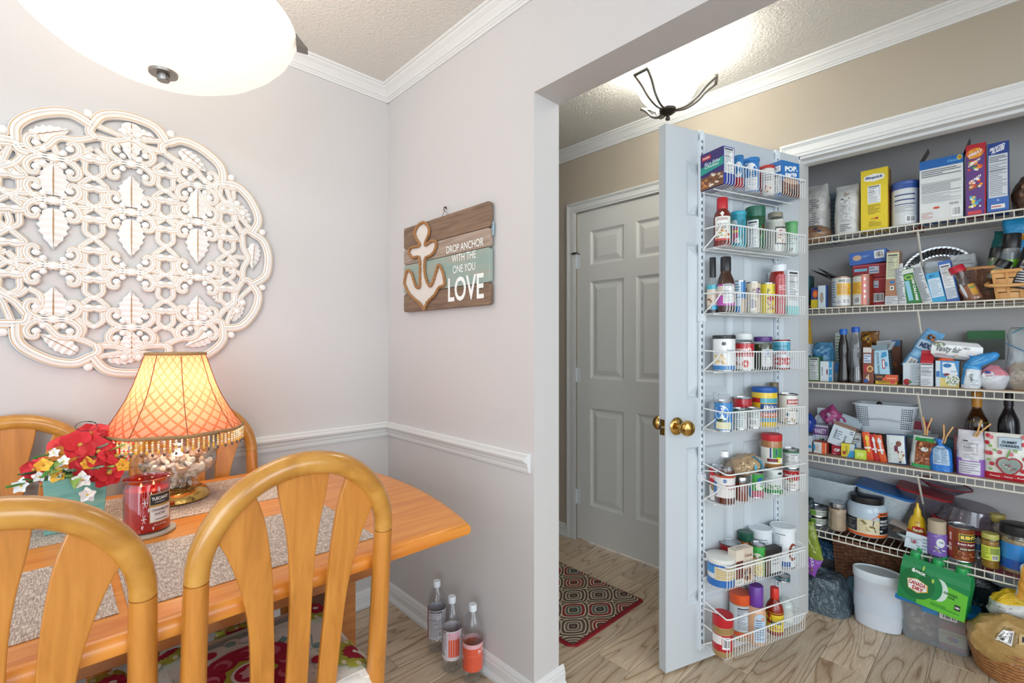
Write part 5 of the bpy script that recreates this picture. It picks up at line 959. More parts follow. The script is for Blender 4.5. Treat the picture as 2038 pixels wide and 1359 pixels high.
vessel((1.9834, 0.7406, 0.3335, -0.3242, 0.0573, 0.1476), 'jar with a dark green lid at the back of the seventh basket', [(.9, 0), (1, .03), (1, .76), (.94, .80)], GLOSS, (.78, .995, 1.0, '#154f3d'), None, [('k', 0, .1, 1, .7, 16, ['#b2622c', '#d39a3f', '#5a3a22'], .25)], (0, 1), '#a5612e', name='green_lidded_jar', cat='jar')
can((1.9675, 0.689, 0.3335, -0.3242, 0.0535, 0.1198), 'corn can with a green top band in the seventh basket', '#3ba04a', [('r', 0, 0, .84, .62, '#ded4a8'), ('e', .45, .58, .38, .2, '#e2dfd0'), ('t', 'Kernel', .45, .6, .5, .08, '#b5484c'), ('k', 0, .02, .86, .38, 40, ['#e0b73a', '#c99a28', '#ecd06a'], .12)])
can((2.0599, 0.7128, 0.3335, -0.3242, 0.0864, 0.1491), 'white drink mix canister at the back of the seventh basket', '#dfe5ea', [('l', .15, .45, .85, .75, 5, '#8d98a4'), ('r', .1, .78, .8, .80, '#6a7480'), ('l', .15, .1, .7, .4, 5, '#aab4be')], lid='#dbe3e9', name='mix_canister', cat='canister')
carton((2.0103, 0.6588, 0.3335, -0.3242, 0.0916, 0.1011), 'black lidded pepper tin beside the corn can in the seventh basket', .030, '#5a4434', [('r', .30, .08, .95, .78, '#cdd0d0'), ('t', 'Black', .62, .58, .36, .08, '#333'), ('t', 'Pepper', .62, .42, .4, .09, '#333'), ('r', 0, .82, 1, 1, '#1e1f22'), ('r', 0, 0, 1, .08, '#1e1f22')], [('r', 0, .82, 1, 1, '#1e1f22')], (), [('r', 0, 0, 1, 1, '#2a2b2e')], side='#7a5b40', name='spice_tin', cat='tin')
can((2.1334, 0.6522, 0.3335, -0.3242, 0.0921, 0.1547), 'tall white coffee creamer canister at the right of the seventh basket', '#e2e7ea', [('l', .08, .35, .5, .85, 9, '#9ba5ae'), ('e', .88, .42, .15, .24, '#8a3f30'), ('e', .91, .42, .10, .17, '#e2e7ea'), ('r', .25, .02, .8, .16, '#2b5f9e'), ('r', .2, .87, .6, .90, '#8a949e')], lid='#dfe6ea', name='creamer_canister', cat='canister')
# ---- lowest basket
vessel((1.7887, 0.749, 0.0835, -0.3242, 0.0731, 0.1447), 'red lidded peanut butter jar at the left of the lowest door basket', [(.92, 0), (1, .03), (1, .72), (.96, .76)], GLOSS, (.74, .995, .99, '#b91f2b'), None, [('r', 0, .15, 1, .56, '#b3202b'), ('r', .02, .32, .45, .54, '#e3dede'), ('b', .48, .22, .84, .52), ('r', 0, .60, 1, .72, '#9a7b4a')], (0, 1), '#a98a5c', name='peanut_butter_jar', cat='jar')
vessel((1.9364, 0.7437, 0.0835, -0.3242, 0.0779, 0.1761), 'tall jar with an orange lid and white label in the lowest basket', [(.92, 0), (1, .03), (1, .76), (.96, .80)], GLOSS, (.78, .995, 1.0, '#d9562b'), None, [('r', 0, .22, 1, .76, '#cfd5da'), ('n', .35, .24, .92, .74, '#3a3f48', '#c6d0da'), ('r', 0, .12, 1, .2, '#d9582f')], (0, 1), '#b0a184', name='nut_jar', cat='jar')
vessel((1.9507, 0.6904, 0.0835, -0.3242, 0.0705, 0.216), 'ranch dressing bottle with a purple cap in the lowest basket', [(.90, 0), (1, .03), (1, .52), (.90, .60), (.66, .66)], GLOSS, (.64, .995, .72, '#6a3a9a'), None, [('r', .42, .06, .96, .44, '#b8cbe0'), ('e', .69, .44, .27, .12, '#b8cbe0'), ('l', .48, .1, .9, .46, 9, '#5f7896')], (0, 1), '#d3a583', name='dressing_bottle')
vessel((2.0638, 0.6608, 0.0835, -0.3242, 0.0646, 0.1778), 'hot sauce bottle with a red cap and yellow label in the lowest basket', [(.88, 0), (1, .03), (1, .52), (.86, .62), (.52, .72), (.40, .78)], GLOSS, (.76, .995, .48, '#d8392f'), None, [('r', 0, .10, 1, .50, '#e4c92e'), ('t', 'Valentina', .5, .30, .8, .09, '#23546a', .2, 0, .05), ('e', .2, .36, .16, .1, '#b5252c'), ('r', 0, .46, 1, .49, '#7a2416'), ('l', .3, .14, .9, .22, 2, '#9a4a20')], (0, 1), '#8c2314', name='hot_sauce_bottle')
vessel((2.1891, 0.6588, 0.0835, -0.3242, 0.0632, 0.0892), 'slim white bottle behind the hot sauce in the lowest basket', [(.9, 0), (1, .03), (1, .70), (.8, .85), (.5, .92), (.5, 1)], GLOSS, None, None, [('r', .3, .1, .9, .6, '#dfe6e2'), ('e', .15, .2, .2, .14, '#6f86a8')], (0, 1), '#cdd9d6', name='condiment_bottle')
can((2.1617, 0.6627, 0.256, -0.3242, 0.0575, 0.0241), 'teal can with white letters balanced at the right of the lowest basket', '#1f5f66', [('t', "EVY'S", .45, .6, .7, .22, '#d5e2e4', .15, 0, .04), ('l', .3, .2, .8, .4, 2, '#b55a5a')])
vessel((2.0245, 0.7289, 0.0835, -0.3242, 0.0396, 0.1907), 'bottle with a black cap at the back of the lowest basket', [(.9, 0), (1, .03), (1, .7), (.6, .85)], GLOSS, (.84, 1, .7, K_), None, (), col='#5c5248', name='sauce_bottle')

# ================================================================== PANTRY GOODS
# ---- topmost shelf
bag((2.62, 0.6564, 1.714, -1.5708, 0.1109, 0.2598), 'crumpled white flour bag at the left end of the topmost shelf', .10, '#c4c2be', [('l', .35, .18, .72, .72, 14, '#7d7f84'), ('l', .02, .1, .2, .6, 4, '#8a8c90')], 'fold', mat=FOIL, amp=.010, seed=2, name='flour_bag')
bag((2.585, 0.6507, 1.694, -1.5708, 0.1235, 0.0819), 'brown and blue printed wrapper drooping over the front of the topmost shelf', .13, '#8d6c54', [('k', .05, .05, .95, .95, 14, ['#28385e', '#7d4f3c', '#a88465'], .22)], 'lump', mat=FOIL, amp=.010, seed=3, name='printed_wrapper')
carton((2.77, 0.6143, 1.714, -1.5708, 0.0312, 0.2428), 'narrow pale blue box between the two white bags on the topmost shelf', .06, '#7f93a5', [('l', .15, .1, .85, .9, 10, '#5d6f80')])
bag((2.6, 0.5266, 1.714, -1.5708, 0.095, 0.2265), 'white sugar bag with a peaked fold beside the yellow box', .095, '#cfcfcb', [('n', .26, .22, .72, .72, '#4a4c50', '#cfd0ce'), ('l', .28, .05, .72, .2, 4, '#6d6f74'), ('l', .4, .76, .62, .84, 2, '#9a6a4a')], 'fold', mat=FOIL, amp=.005, seed=5, name='sugar_bag')
carton((2.5935, 0.4235, 1.714, -1.5708, 0.0945, 0.263), 'yellow baking mix box reading Bisquick on the topmost shelf', .075, '#dfc528', [('p', [(.10,.86),(.16,.90),(.5,.925),(.84,.90),(.90,.86),(.84,.82),(.5,.795),(.16,.82)], '#e9e9e2'), ('t', 'Bisquick', .5, .86, .66, .058, '#1f3c7c', .25, 0, .04), ('n', .26, .44, .74, .73), ('l', .27, .26, .74, .42, 8, '#7a6a20'), ('r', .38, .185, .6, .195, '#a8322c'), ('e', .60, .19, .06, .018, '#a8322c'), ('l', .3, .06, .76, .15, 4, '#8f7a24')], [('r', 0, 0, 1, 1, '#8a6424'), ('r', .0, .0, .3, 1, '#cfae2a'), ('k', .1, .1, .9, .9, 12, ['#6d3a22', '#9c4a2a', '#b8862e'], .3)], side='#c9a82a')
can((2.6, 0.3253, 1.714, -1.5708, 0.092, 0.1846), 'white canister with a blue lid beside the tall white box on the topmost shelf', '#cfd3d4', [('r', .12, .70, .86, .73, '#39477a'), ('r', .12, .58, .86, .61, '#39477a'), ('r', .12, .48, .86, .50, '#39477a'), ('l', .14, .3, .8, .46, 4, '#9aa0a8'), ('b', .52, .05, .88, .2), ('r', 0, .86, 1, .98, '#36549a')], lid='#3a57a0', name='oat_canister', cat='canister')
carton((2.75, 0.2987, 1.714, -1.5708, 0.0353, 0.2233), 'orange topped box showing behind the blue lidded canister', .06, '#9a4a2e')
carton((2.583, 0.208, 1.714, -1.5708, 0.13, 0.2486), 'wide white box with blue header reading classic, lid flap up, on the topmost shelf', .062, '#d3d6d5', [('r', 0, .86, 1, 1, '#1f63ab'), ('t', 'classic', .78, .93, .28, .045, '#69b4e0'), ('e', .92, .955, .06, .04, '#d8b23a'), ('t', '18', .92, .955, .06, .04, '#2a2a2a'), ('l', .05, .72, .95, .84, 4, '#4a4e54'), ('r', .03, .62, .97, .625, '#2a2c30'), ('l', .05, .46, .95, .61, 6, '#6d7278'), ('l', .05, .30, .95, .45, 8, '#9aa0a4'), ('e', .40, .215, .08, .018, '#c2482c'), ('l', .05, .05, .33, .16, 5, '#c08a80'), ('t', 'GO GO', .80, .25, .2, .03, '#333'), ('b', .74, .04, .96, .19)], [('r', 0, 0, 1, 1, '#1c5a9c')], side='#1c5a9c', flap=[('l', .055, 118, '#4c443e'), ('r', .055, 70, '#3a3a42')], name='snack_box')
carton((2.5835, 0.1084, 1.714, -1.5708, 0.0555, 0.2759), 'tall red and purple snack box reading try all great flavors', .055, '#5f3a7e', [('r', 0, .86, 1, 1, '#b81f2e'), ('r', .94, 0, 1, 1, '#b81f2e'), ('e', .46, .87, .44, .075, '#e0702a'), ('t', 'TRY ALL', .45, .91, .6, .03, '#f6d84a', 0, 4, .03), ('t', 'GREAT', .48, .87, .7, .04, '#f4f2ee', 0, 4, .05), ('t', 'FLAVORS', .48, .83, .6, .03, '#f6d84a', 0, 4, .03), ('k', .06, .60, .88, .78, 18, ['#e8902c', '#e9e4d8', '#5f9a4a', '#d34a2c'], .25), ('t', 'CRUNCH', .42, .74, .6, .035, '#f4f0ea', 0, 8, .05), ('k', .10, .36, .88, .53, 18, ['#e8902c', '#8a5a3a', '#e9e4d8', '#d34a2c'], .25), ('t', 'CRUNCH', .46, .51, .6, .035, '#f4f0ea', 0, 8, .05), ('k', .08, .10, .86, .30, 20, ['#3f8ac0', '#e9e4d8', '#d8c24a', '#5aa5cc'], .22), ('r', .1, .02, .8, .07, '#c9414a')], [('r', 0, 0, 1, 1, '#6d1f28')], side='#7a2230', name='snack_box')
carton((2.5935, 0.0481, 1.714, -1.5708, 0.0569, 0.2634), 'dark blue cereal box reading frosted flakes on the topmost shelf', .075, '#203f8a', [('t', 'FROSTED', .46, .93, .72, .045, '#eef0f2', .3, 4, .05), ('t', 'FLAKES', .50, .885, .62, .045, '#eef0f2', .3, 4, .05), ('r', .06, .22, .94, .83, '#c9ced4'), ('l', .1, .72, .9, .81, 4, '#30343c'), ('r', .08, .60, .92, .606, '#24262c'), ('l', .1, .24, .9, .7, 18, '#7a828c'), ('r', .0, .03, 1, .22, '#3a67ae'), ('r', .18, .06, .82, .12, '#e0dcd8'), ('l', .2, .07, .7, .11, 1, '#b8484a'), ('t', 'S', .5, .18, .10, .03, '#cfe0f0')], [('r', 0, 0, 1, 1, '#20252f'), ('k', .1, .1, .9, .9, 14, ['#5a2a22', '#39445a', '#6d4a2a'], .3)], side='#1a2f66', name='cereal_box')
bag((2.66, -0.0327, 1.714, -1.5708, 0.0941, 0.1383), 'brown shredded looking bag at the right end of the topmost shelf', .15, '#5a4236', [('k', .02, .05, .95, .9, 30, ['#6d5040', '#4a342a', '#80604a'], .14)], 'lump', amp=.010, seed=8, name='brown_bag')
# ---- second shelf
carton((2.66, 0.6904, 1.3895, -1.5708, 0.0676, 0.0315), 'flat dark box under the teal cracker box on the second shelf', .12, '#2c3242', [('r', .1, .3, .9, .6, '#a8584a'), ('l', .15, .35, .8, .55, 1, '#d8c8c0')])
carton((2.655, 0.7073, 1.41, -1.5708, 0.0494, 0.1418), 'teal cracker box with club lettering at the left of the second shelf', .07, '#2f6d70', [('r', 0, 0, .4, .45, '#22544a'), ('t', 'CLUB', .5, .64, .46, .22, '#e6dc8a', 0, -90, .05), ('r', .3, 0, 1, .2, '#3f8088')], side='#22484c')
carton((2.591, 0.6501, 1.3895, -1.5708, 0.0286, 0.0972), 'small yellow and blue snack box beside the club crackers', .05, '#2a4488', [('r', 0, 0, 1, .42, '#d8c02c'), ('e', .62, .68, .4, .2, '#d95a2a'), ('e', .62, .68, .26, .12, '#e8843c')])
carton((2.5825, 0.6193, 1.3895, -1.5708, 0.03, 0.1034), 'small white box with a grey oval print on the second shelf', .045, '#ccd8e2', [('e', .5, .46, .24, .24, '#9a9088'), ('e', .5, .44, .17, .18, '#a89a8e')], [('r', 0, 0, 1, 1, '#4a6ab0')], side='#4a6ab0')
t = thing('salad_tongs', 'thin black pointed blades of a utensil sticking up behind the small white box', 'utensil', (2.66, .610, 1.392), PI2)
for dx, dz in ((-.045, .02), (-.075, .015)):
    m = MB(); m.prism([(.055, .10), (.065, .125), (dx, .175 + dz), (dx - .004, .176 + dz)], -.004, .004, K_, ax='y'); m.build('blade', GLOSS, t)
m = MB(); m.prism([(.03, 0), (.05, 0), (.065, .125), (.05, .11)], -.006, .006, K_, ax='y'); m.build('handle', GLOSS, t)
can((2.595, 0.5505, 1.3895, -1.5708, 0.0774, 0.1368), 'metal can with yellow and white label, left of a pair on the second shelf', '#d3d0c8', [('r', .05, 0, .24, 1, '#c4ccd2'), ('l', .06, .1, .22, .9, 9, '#6a7078'), ('r', .28, .38, .95, .80, '#e0b23a'), ('l', .32, .42, .9, .76, 7, '#b0702c'), ('t', 'DOLE', .52, .89, .3, .08, '#3a4a2c', 0, 0, .04), ('e', .84, .88, .1, .06, '#b0b6ba'), ('b', .55, .05, .9, .26), ('e', .38, .14, .10, .06, '#b0b6ba')], rim=noisy('copper_rim', '#a3836c', .3, .9))
can((2.6, 0.4707, 1.3895, -1.5708, 0.0775, 0.1382), 'metal can with yellow and salmon label, right of a pair on the second shelf', '#d3d0c8', [('r', .0, .38, .42, .80, '#e0b23a'), ('l', .02, .42, .38, .76, 7, '#b0702c'), ('r', .42, 0, 1, 1, '#d06a52'), ('r', .66, 0, 1, 1, '#8c3426'), ('b', .1, .05, .36, .28), ('e', .58, .88, .05, .05, '#f0e4dc'), ('e', .58, .66, .05, .05, '#f0e4dc'), ('e', .58, .46, .05, .05, '#f0e4dc'), ('e', .58, .28, .05, .05, '#f0e4dc'), ('k', .6, .02, .95, .25, 8, ['#6d3a22', '#4a2a1a'], .3)], rim=MATS['copper_rim'])
for zz_, pl_, pr_, tp, c, lb in ((1.3895, 0.4577, 0.3986, 577, '#a5242e', 'lowest red box with barcode behind the salmon labelled can'), (1.4525, 0.5117, 0.3951, 546, '#a8252f', 'second red box from the bottom of the stack behind the two cans'), (1.517, 0.5136, 0.3934, 522, '#9c232d', 'upper red box in the stack under the blue one')):
    carton((2.695, (pl_ + pr_)/2, zz_, PI2, pl_ - pr_, .0625), lb, .14, c, [('r', 0, .88, 1, .93, '#d8707a'), ('r', .5, .3, .8, .8, '#c9ccd4'), ('l', .52, .34, .78, .76, 2, '#6a7aa8'), ('r', .05, .5, .45, .7, '#7fb8d0')] if zz_ > 1.4 else [('b', .3, .3, .98, .92), ('r', .0, .1, 1, .15, '#d8707a')], name='red_box', group='red boxes stacked on the second shelf')
carton((2.69, 0.4557, 1.5805, -1.5708, 0.1346, 0.0562), 'flat blue box on top of the red boxes on the second shelf', .15, '#3d66b2', [('r', .68, .3, .95, .92, '#c6d0da'), ('b', .7, .35, .93, .88), ('e', .22, .55, .12, .22, '#c9a888'), ('t', 'CREAM', .45, .6, .2, .16, '#8fb0dc')], tilt=(-3,))
carton((2.595, 0.3652, 1.3895, -1.5708, 0.0438, 0.2251), 'tall tan and pale green carton in the middle of the second shelf', .07, '#a8785a', [('r', .03, .48, .97, .97, '#c9ccaa'), ('n', .06, .50, .94, .95, '#4a4c44', '#c9ccaa'), ('r', 0, 0, 1, .16, '#c9ccd0'), ('l', .05, .02, .95, .15, 4, '#8a8e92'), ('e', .5, .42, .2, .03, '#3a78b4'), ('r', .35, .27, .66, .35, '#e0ded8'), ('e', .5, .31, .08, .022, '#444')], [('r', 0, 0, 1, 1, '#8a6a54')], side='#8f7058', tilt=(1.5,))
bag((2.565, 0.3283, 1.3895, -1.5708, 0.0309, 0.1703), 'slim silver packet leaning between the tan carton and green box', .02, '#c4c8ca', [('l', .15, .08, .9, .9, 22, '#5d6268')], 'flat', tilt=(-5,), amp=.002, name='silver_packet', cat='packet', seed=3)
carton((2.585, 0.2891, 1.3895, -1.5708, 0.0462, 0.1483), 'green snack box reading 100 calorie, tilted, on the second shelf', .05, '#2f7a3e', [('r', .08, .86, .95, .98, '#cfd6cc'), ('e', .5, .75, .3, .07, '#b0c25a'), ('e', .5, .75, .2, .045, '#2f7a3e'), ('r', .16, .10, .48, .66, '#8cc4d8'), ('t', '100 CALORIE', .74, .38, .62, .18, '#e8ece4', 0, -90, .05)], tilt=(-10,), side='#256633')
bag((2.565, 0.2478, 1.3895, -1.5708, 0.0339, 0.1645), 'tall silver packet leaning right of the green 100 calorie box', .02, '#c6cacd', [('l', .15, .05, .9, .92, 26, '#4f545a')], 'flat', tilt=(-14,), amp=.0025, name='silver_packet', cat='packet', seed=6)
t = thing('foil_pan', 'round fluted aluminium foil pan standing on edge at the back of the second shelf', 'pan', (2.80, .235, 1.520), PI2)
m = MB(); m.M = Matrix.Rotation(rad(80), 4, 'X'); ring = []
for j, (r, z) in enumerate(((.090, 0), (.096, .002), (.118, .024), (.126, .026), (.128, .024))):
    ring.append([( (r + (.0016*(1 if i % 2 else -1) if j in (1, 2) else 0))*cos(2*pi*i/96), (r + (.0016*(1 if i % 2 else -1) if j in (1, 2) else 0))*sin(2*pi*i/96), z) for i in range(96)])
vs = [p for q in ring for p in q]; m.add(vs, [(j*96+i, j*96+(i+1) % 96, (j+1)*96+(i+1) % 96, (j+1)*96+i) for j in range(4) for i in range(96)]); m.add(ring[0], [tuple(range(96))]); m.build('pan', STEEL, t)
bag((2.68, 0.2397, 1.3895, -1.5708, 0.0667, 0.1813), 'crumpled white packet behind the light blue box on the second shelf', .06, '#c9d3da', (), 'fold', amp=.008, seed=12, name='white_packet', cat='packet')
bag((2.72, 0.1539, 1.3895, -1.5708, 0.0849, 0.2044), 'crumpled white packet behind the red lidded shaker', .07, '#c9cdd0', [('l', .1, .6, .9, .9, 4, '#aeb4b8')], 'fold', amp=.010, seed=14, name='white_packet', cat='packet')
carton((2.582, 0.2126, 1.3895, -1.5708, 0.0422, 0.1236), 'light blue drink mix box leaning left on the second shelf', .04, '#3f9fce', [('r', .08, .18, .95, .80, '#c9dcea'), ('l', .14, .22, .9, .76, 12, '#8aa4b8'), ('t', 'MIX', .45, .89, .4, .07, '#1f6fa8')], [('r', 0, 0, 1, 1, '#3a7fae')], side='#2f85b8', tilt=(-11,))
carton((2.5845, 0.1711, 1.3895, -1.5708, 0.038, 0.1665), 'white nutrition box with blue edges leaning beside the shaker', .045, '#3a62ac', [('r', .06, .08, .90, .92, '#c6d0da'), ('n', .08, .36, .88, .90), ('l', .1, .1, .86, .34, 7, '#8a96a4')], [('r', 0, 0, 1, .6, '#2f56a0'), ('r', 0, .6, 1, 1, '#4f3a80')], side='#31539c', tilt=(-10,))
t = thing('wicker_basket', 'small dark wicker basket holding spice jars on the second shelf', 'basket', (2.665, .100, 1.3895), PI2); mh, mv = MB(), MB()
weave(mh, mv, .10, .13, .13, .16, .125, 22, 28, .0022); stuff(mh.build('weavers', WICK, t)); stuff(mv.build('stakes', WICK, t)); MB().tube([(-.065,-.08,.127),(.065,-.08,.127),(.065,.08,.127),(-.065,.08,.127)], .006, 8, closed=True).build('rim', TANWICK, t)
vessel((2.56, 0.111, 1.3905, -1.5708, 0.0556, 0.1498), 'waisted clear shaker with a red lid and brown spice, leaning on the wicker basket', [(.95, 0), (1, .02), (.98, .12), (.62, .48), (.55, .60), (.70, .76), (.78, .82)], PET, (.80, .98, .86, '#b81f30'), (.40, '#8f5a40', MATTE), [('r', .55, .12, .9, .42, '#c9962c'), ('r', .55, .3, .9, .36, '#7a8a4a'), ('e', .2, .3, .1, .2, '#d8dadc')], (0, 1), name='spice_shaker', cat='shaker', tilt=(-22,), rl=.9)
t = thing('splint_basket', 'pale woven splint basket with swing handle at the right end of the second shelf', 'basket', (2.640, -.045, 1.3895), PI2); mh, mv = MB(), MB()
weave(mh, mv, .19, .15, .215, .17, .105, 4, 24, .003, True); mh.build('splints', SPLINT, t, recalc=False); mv.build('stakes', SPLINT, t)
MB().tube([(-.108,-.086,.104),(.108,-.086,.104),(.108,.086,.104),(-.108,.086,.104)], [.008]*4, 8, closed=True).build('rim', SPLINT, t, bevel=.001)
m = MB(); pts = bez([(-.112, 0, .075) for _ in (0,)] + [(-.120, -.05, .066), (-.115, -.098, .052), (0, -.106, .048), (.115, -.098, .052), (.120, -.05, .066), (.112, 0, .075)], 4); m.tube(pts, .0065, 7); m.build('handle', SPLINT, t)
JAR = [(.92, 0), (1, .02), (1, .62), (.86, .70), (.82, .74)]
vessel((2.64, 0.0687, 1.455, -1.5708, 0.0485, 0.1404), 'spice jar with a black lid standing in the dark wicker basket', JAR, GLOSS, (.72, 1, .92, K_), None, [('r', .1, .1, .9, .6, '#4f7a55'), ('e', .5, .4, .2, .1, '#c9d4c8'), ('e', .7, .3, .12, .08, '#8a2430')], (0, 1), '#6a6f5a', name='spice_jar', cat='jar', tilt=(8,))
vessel((2.63, 0.0216, 1.442, -1.5708, 0.0559, 0.1988), 'large spice jar with a black lid and bright green band in the splint basket', JAR, GLOSS, (.72, 1, .92, K_), None, [('r', 0, .1, 1, .34, '#22242a'), ('r', 0, .12, .3, .32, '#d0542c'), ('r', 0, .36, 1, .50, '#7cc23a'), ('r', 0, .5, 1, .62, '#7a8288')], (0, 1), '#8c8f92', name='spice_jar', cat='jar', tilt=(3,))
vessel((2.575, -0.0059, 1.425, -1.5708, 0.0561, 0.1543), 'dark spice jar with white lettering leaning in the front of the splint basket', JAR, GLOSS, (.72, 1, .96, K_), None, [('t', 'Everything', .5, .5, .6, .05, '#d8dade', .2, 0, .02), ('l', .2, .14, .9, .44, 5, '#c4c6ca'), ('r', .1, .04, .9, .10, '#9a8f86')], (0, 1), '#26272b', name='spice_jar', cat='jar', tilt=(14,))
vessel((2.6, 0.0642, 1.47, -1.5708, 0.0463, 0.0769), 'small grinder jar with a shiny black top lying before the others in the wicker basket', JAR, GLOSS, (.6, 1, 1.0, K_), None, [('k', .1, .1, .9, .5, 12, ['#5f8a4a', '#a8622c', '#b0b4b2'], .3)], (0, 1), '#74786a', name='spice_jar', cat='jar', tilt=(28,))
bag((2.75, 0.0737, 1.4, -1.5708, 0.0722, 0.2766), 'teal clear bag at the back of the second shelf behind the spice jars', .05, '#2f7f7c', (), 'flat', amp=.008, seed=21, name='teal_bag', tilt=(10,))
bag((2.68, -0.0127, 1.44, -1.5708, 0.0976, 0.2684), 'bright blue bag with an orange stripe leaning at the right of the second shelf', .06, '#2f94c8', [('r', 0, .66, 1, .76, '#c98a3a')], 'flat', amp=.010, seed=22, name='blue_bag')
# ---- middle shelf
bag((2.63, 0.7087, 1.165, -1.5708, 0.0624, 0.1763), 'yellow bag with pictures on top of the white and blue box on the middle shelf', .06, '#b8922a', [('k', .1, .45, .9, .95, 10, ['#8a5a34', '#d8c8a8'], .3), ('l', .2, .1, .8, .35, 3, '#6a6420')], 'fold', amp=.006, seed=31, name='yellow_bag')
carton((2.655, 0.702, 1.052, -1.5708, 0.0533, 0.1724), 'white and blue box with noodles pictured at the left of the middle shelf', .11, '#ccd4da', [('l', .1, .76, .9, .95, 4, '#6a7480'), ('r', 0, .45, 1, .68, '#2b5a9e'), ('k', .1, .18, 1, .42, 12, ['#c99a4a', '#8a5a2c', '#d8c070'], .25), ('b', .05, .02, .8, .16)], [('r', 0, 0, 1, 1, '#aab2b8')], side='#b4bcc2')
bag((2.66, 0.633, 1.125, -1.5708, 0.0784, 0.1042), 'crumpled light blue film bag behind the small boxes on the middle shelf', .07, '#5a9cc8', [('k', .1, .1, .9, .9, 10, ['#8cc0e0', '#3f7cb0'], .3)], 'fold', amp=.014, seed=33, name='blue_film_bag')
carton((2.586, 0.6497, 1.052, -1.5708, 0.0448, 0.1116), 'small box with green corners and a nutrition table on the middle shelf', .06, '#3f7440', [('n', .08, .04, .92, .96, '#2c2e32', '#d3d8d6')], side='#356438')
carton((2.586, 0.6005, 1.052, -1.5708, 0.0493, 0.0919), 'white box with a blue edge beside the green cornered box', .06, '#d6dfe4', [('r', .70, 0, .96, 1, '#2f93c6'), ('e', .83, .66, .08, .04, '#d6dfe4'), ('e', .83, .28, .08, .04, '#d6dfe4'), ('t', 'MINI', .18, .5, .4, .09, '#2a3a4a', 0, -90), ('r', .52, .35, .62, .6, '#6a1f34')], side='#c4ccd2')
carton((2.63, 0.5711, 1.052, -1.5708, 0.0294, 0.0846), 'blue and grey box just left of the dark soy bottle', .06, '#3a80c4', [('r', 0, 0, 1, .45, '#9aa8b4')])
carton((2.745, 0.5822, 1.052, -1.5708, 0.0406, 0.2253), 'tall white box with green writing behind the soy bottle', .05, '#c4ccc8', [('l', .1, .3, .9, .95, 10, '#7a8a6a')])
SOY = [(.92, 0), (1, .015), (1, .07), (.84, .28), (.72, .42), (.80, .50), (.86, .60), (.74, .74), (.52, .84), (.48, .90)]
vessel((2.562, 0.5359, 1.052, -1.5708, 0.0464, 0.2398), 'dark ribbed soy sauce bottle with a blue cap on the middle shelf', SOY, GLOSS, (.89, .995, .64, '#1f62b8'), None, (), col='#1c1212', name='soy_sauce_bottle')
vessel((2.566, 0.491, 1.052, -1.5708, 0.0542, 0.2477), 'clear soy sauce bottle a quarter full with a blue cap', SOY, PET, (.90, .995, .56, '#1f58b4'), (.28, '#1c1212', GLOSS), [('t', 'Kikkoman', .5, .62, .5, .03, '#3a4a5a')], (0, 1), name='soy_sauce_bottle', rl=.86)
bag((2.74, 0.4702, 1.052, -1.5708, 0.0711, 0.2283), 'brown and yellow leafy bag at the back of the middle shelf', .06, '#8a5a26', [('k', .05, .5, .95, .98, 18, ['#c98a2c', '#d8b04a', '#5f3a1c', '#2c2420'], .25)], 'fold', amp=.016, seed=35, name='snack_bag')
carton((2.765, 0.4106, 1.052, -1.5708, 0.104, 0.1883), 'blue topped box at the back of the middle shelf behind the swiss rolls', .05, '#7a4a30', [('r', 0, .86, 1, 1, '#3a74a8'), ('k', .1, .1, .9, .8, 14, ['#6a4a2c', '#a8622c'], .2)])
carton((2.595, 0.4447, 1.052, -1.5708, 0.0391, 0.159), 'brown pretzel box beside the soy bottles on the middle shelf', .07, '#7c4634', [('r', .04, .84, .8, .98, '#d3d0cc'), ('r', .08, .56, .76, .80, '#c6d0e0'), ('l', .12, .58, .72, .78, 3, '#6a7aa0'), ('r', .12, .30, .42, .52, '#a8323c'), ('e', .66, .40, .3, .09, '#d8a868'), ('e', .66, .40, .16, .05, '#7c4634'), ('k', .2, .06, .8, .28, 8, ['#e0d4c0', '#c9b090'], .3), ('e', .3, .07, .2, .05, '#2f5aa8')], [('r', 0, 0, 1, 1, '#5a3226')], side='#5f362a')
carton((2.612, 0.3836, 1.052, -1.5708, 0.0733, 0.0182), 'flat yellow box reading brownies at the bottom of the small stack', .10, '#dcb42e', [('t', 'DUNKAROOS', .40, .5, .5, .36, '#5a3a1c', 0, 0, .03), ('r', .68, .2, .94, .8, '#d84a4a')], [('r', 0, 0, 1, 1, '#8a6420')], side='#4a3420')
carton((2.61, 0.3826, 1.0655, -1.5708, 0.0817, 0.0283), 'flat orange and dark box under the swiss rolls', .10, '#3c2c28', [('p', [(.3,.05),(.98,.05),(.98,.95),(.5,.95)], '#d65a34'), ('t', 'FUDGE', .22, .6, .26, .3, '#e0a05a'), ('l', .52, .3, .9, .6, 1, '#f0c0a0')], [('r', 0, 0, 1, 1, '#3a2a22')], side='#3a2a26')
carton((2.6085, 0.396, 1.08, -1.5708, 0.0535, 0.1161), 'open light blue box reading swiss rolls on the middle shelf', .085, '#a9cfe2', [('t', 'SWISS ROLLS', .30, .5, .84, .14, '#2a3644', 0, 90, .02), ('p', [(.5,.7),(.9,.78),(.88,.95),(.6,.92)], '#3f93c4'), ('r', .55, .32, .74, .66, '#a8324a'), ('r', .60, .36, .70, .62, '#e8eef0'), ('e', .82, .48, .08, .1, '#4a9ac8')], [('r', 0, 0, 1, 1, '#2c3a44'), ('l', .1, .1, .9, .9, 8, '#5f7684')], side='#38505e', tilt=(-4, 0), flap=[('f', .030, 50, '#8aa0ae'), ('r', .04, 62, '#c9d4da'), ('b', .05, 60, '#c4ccd0')])
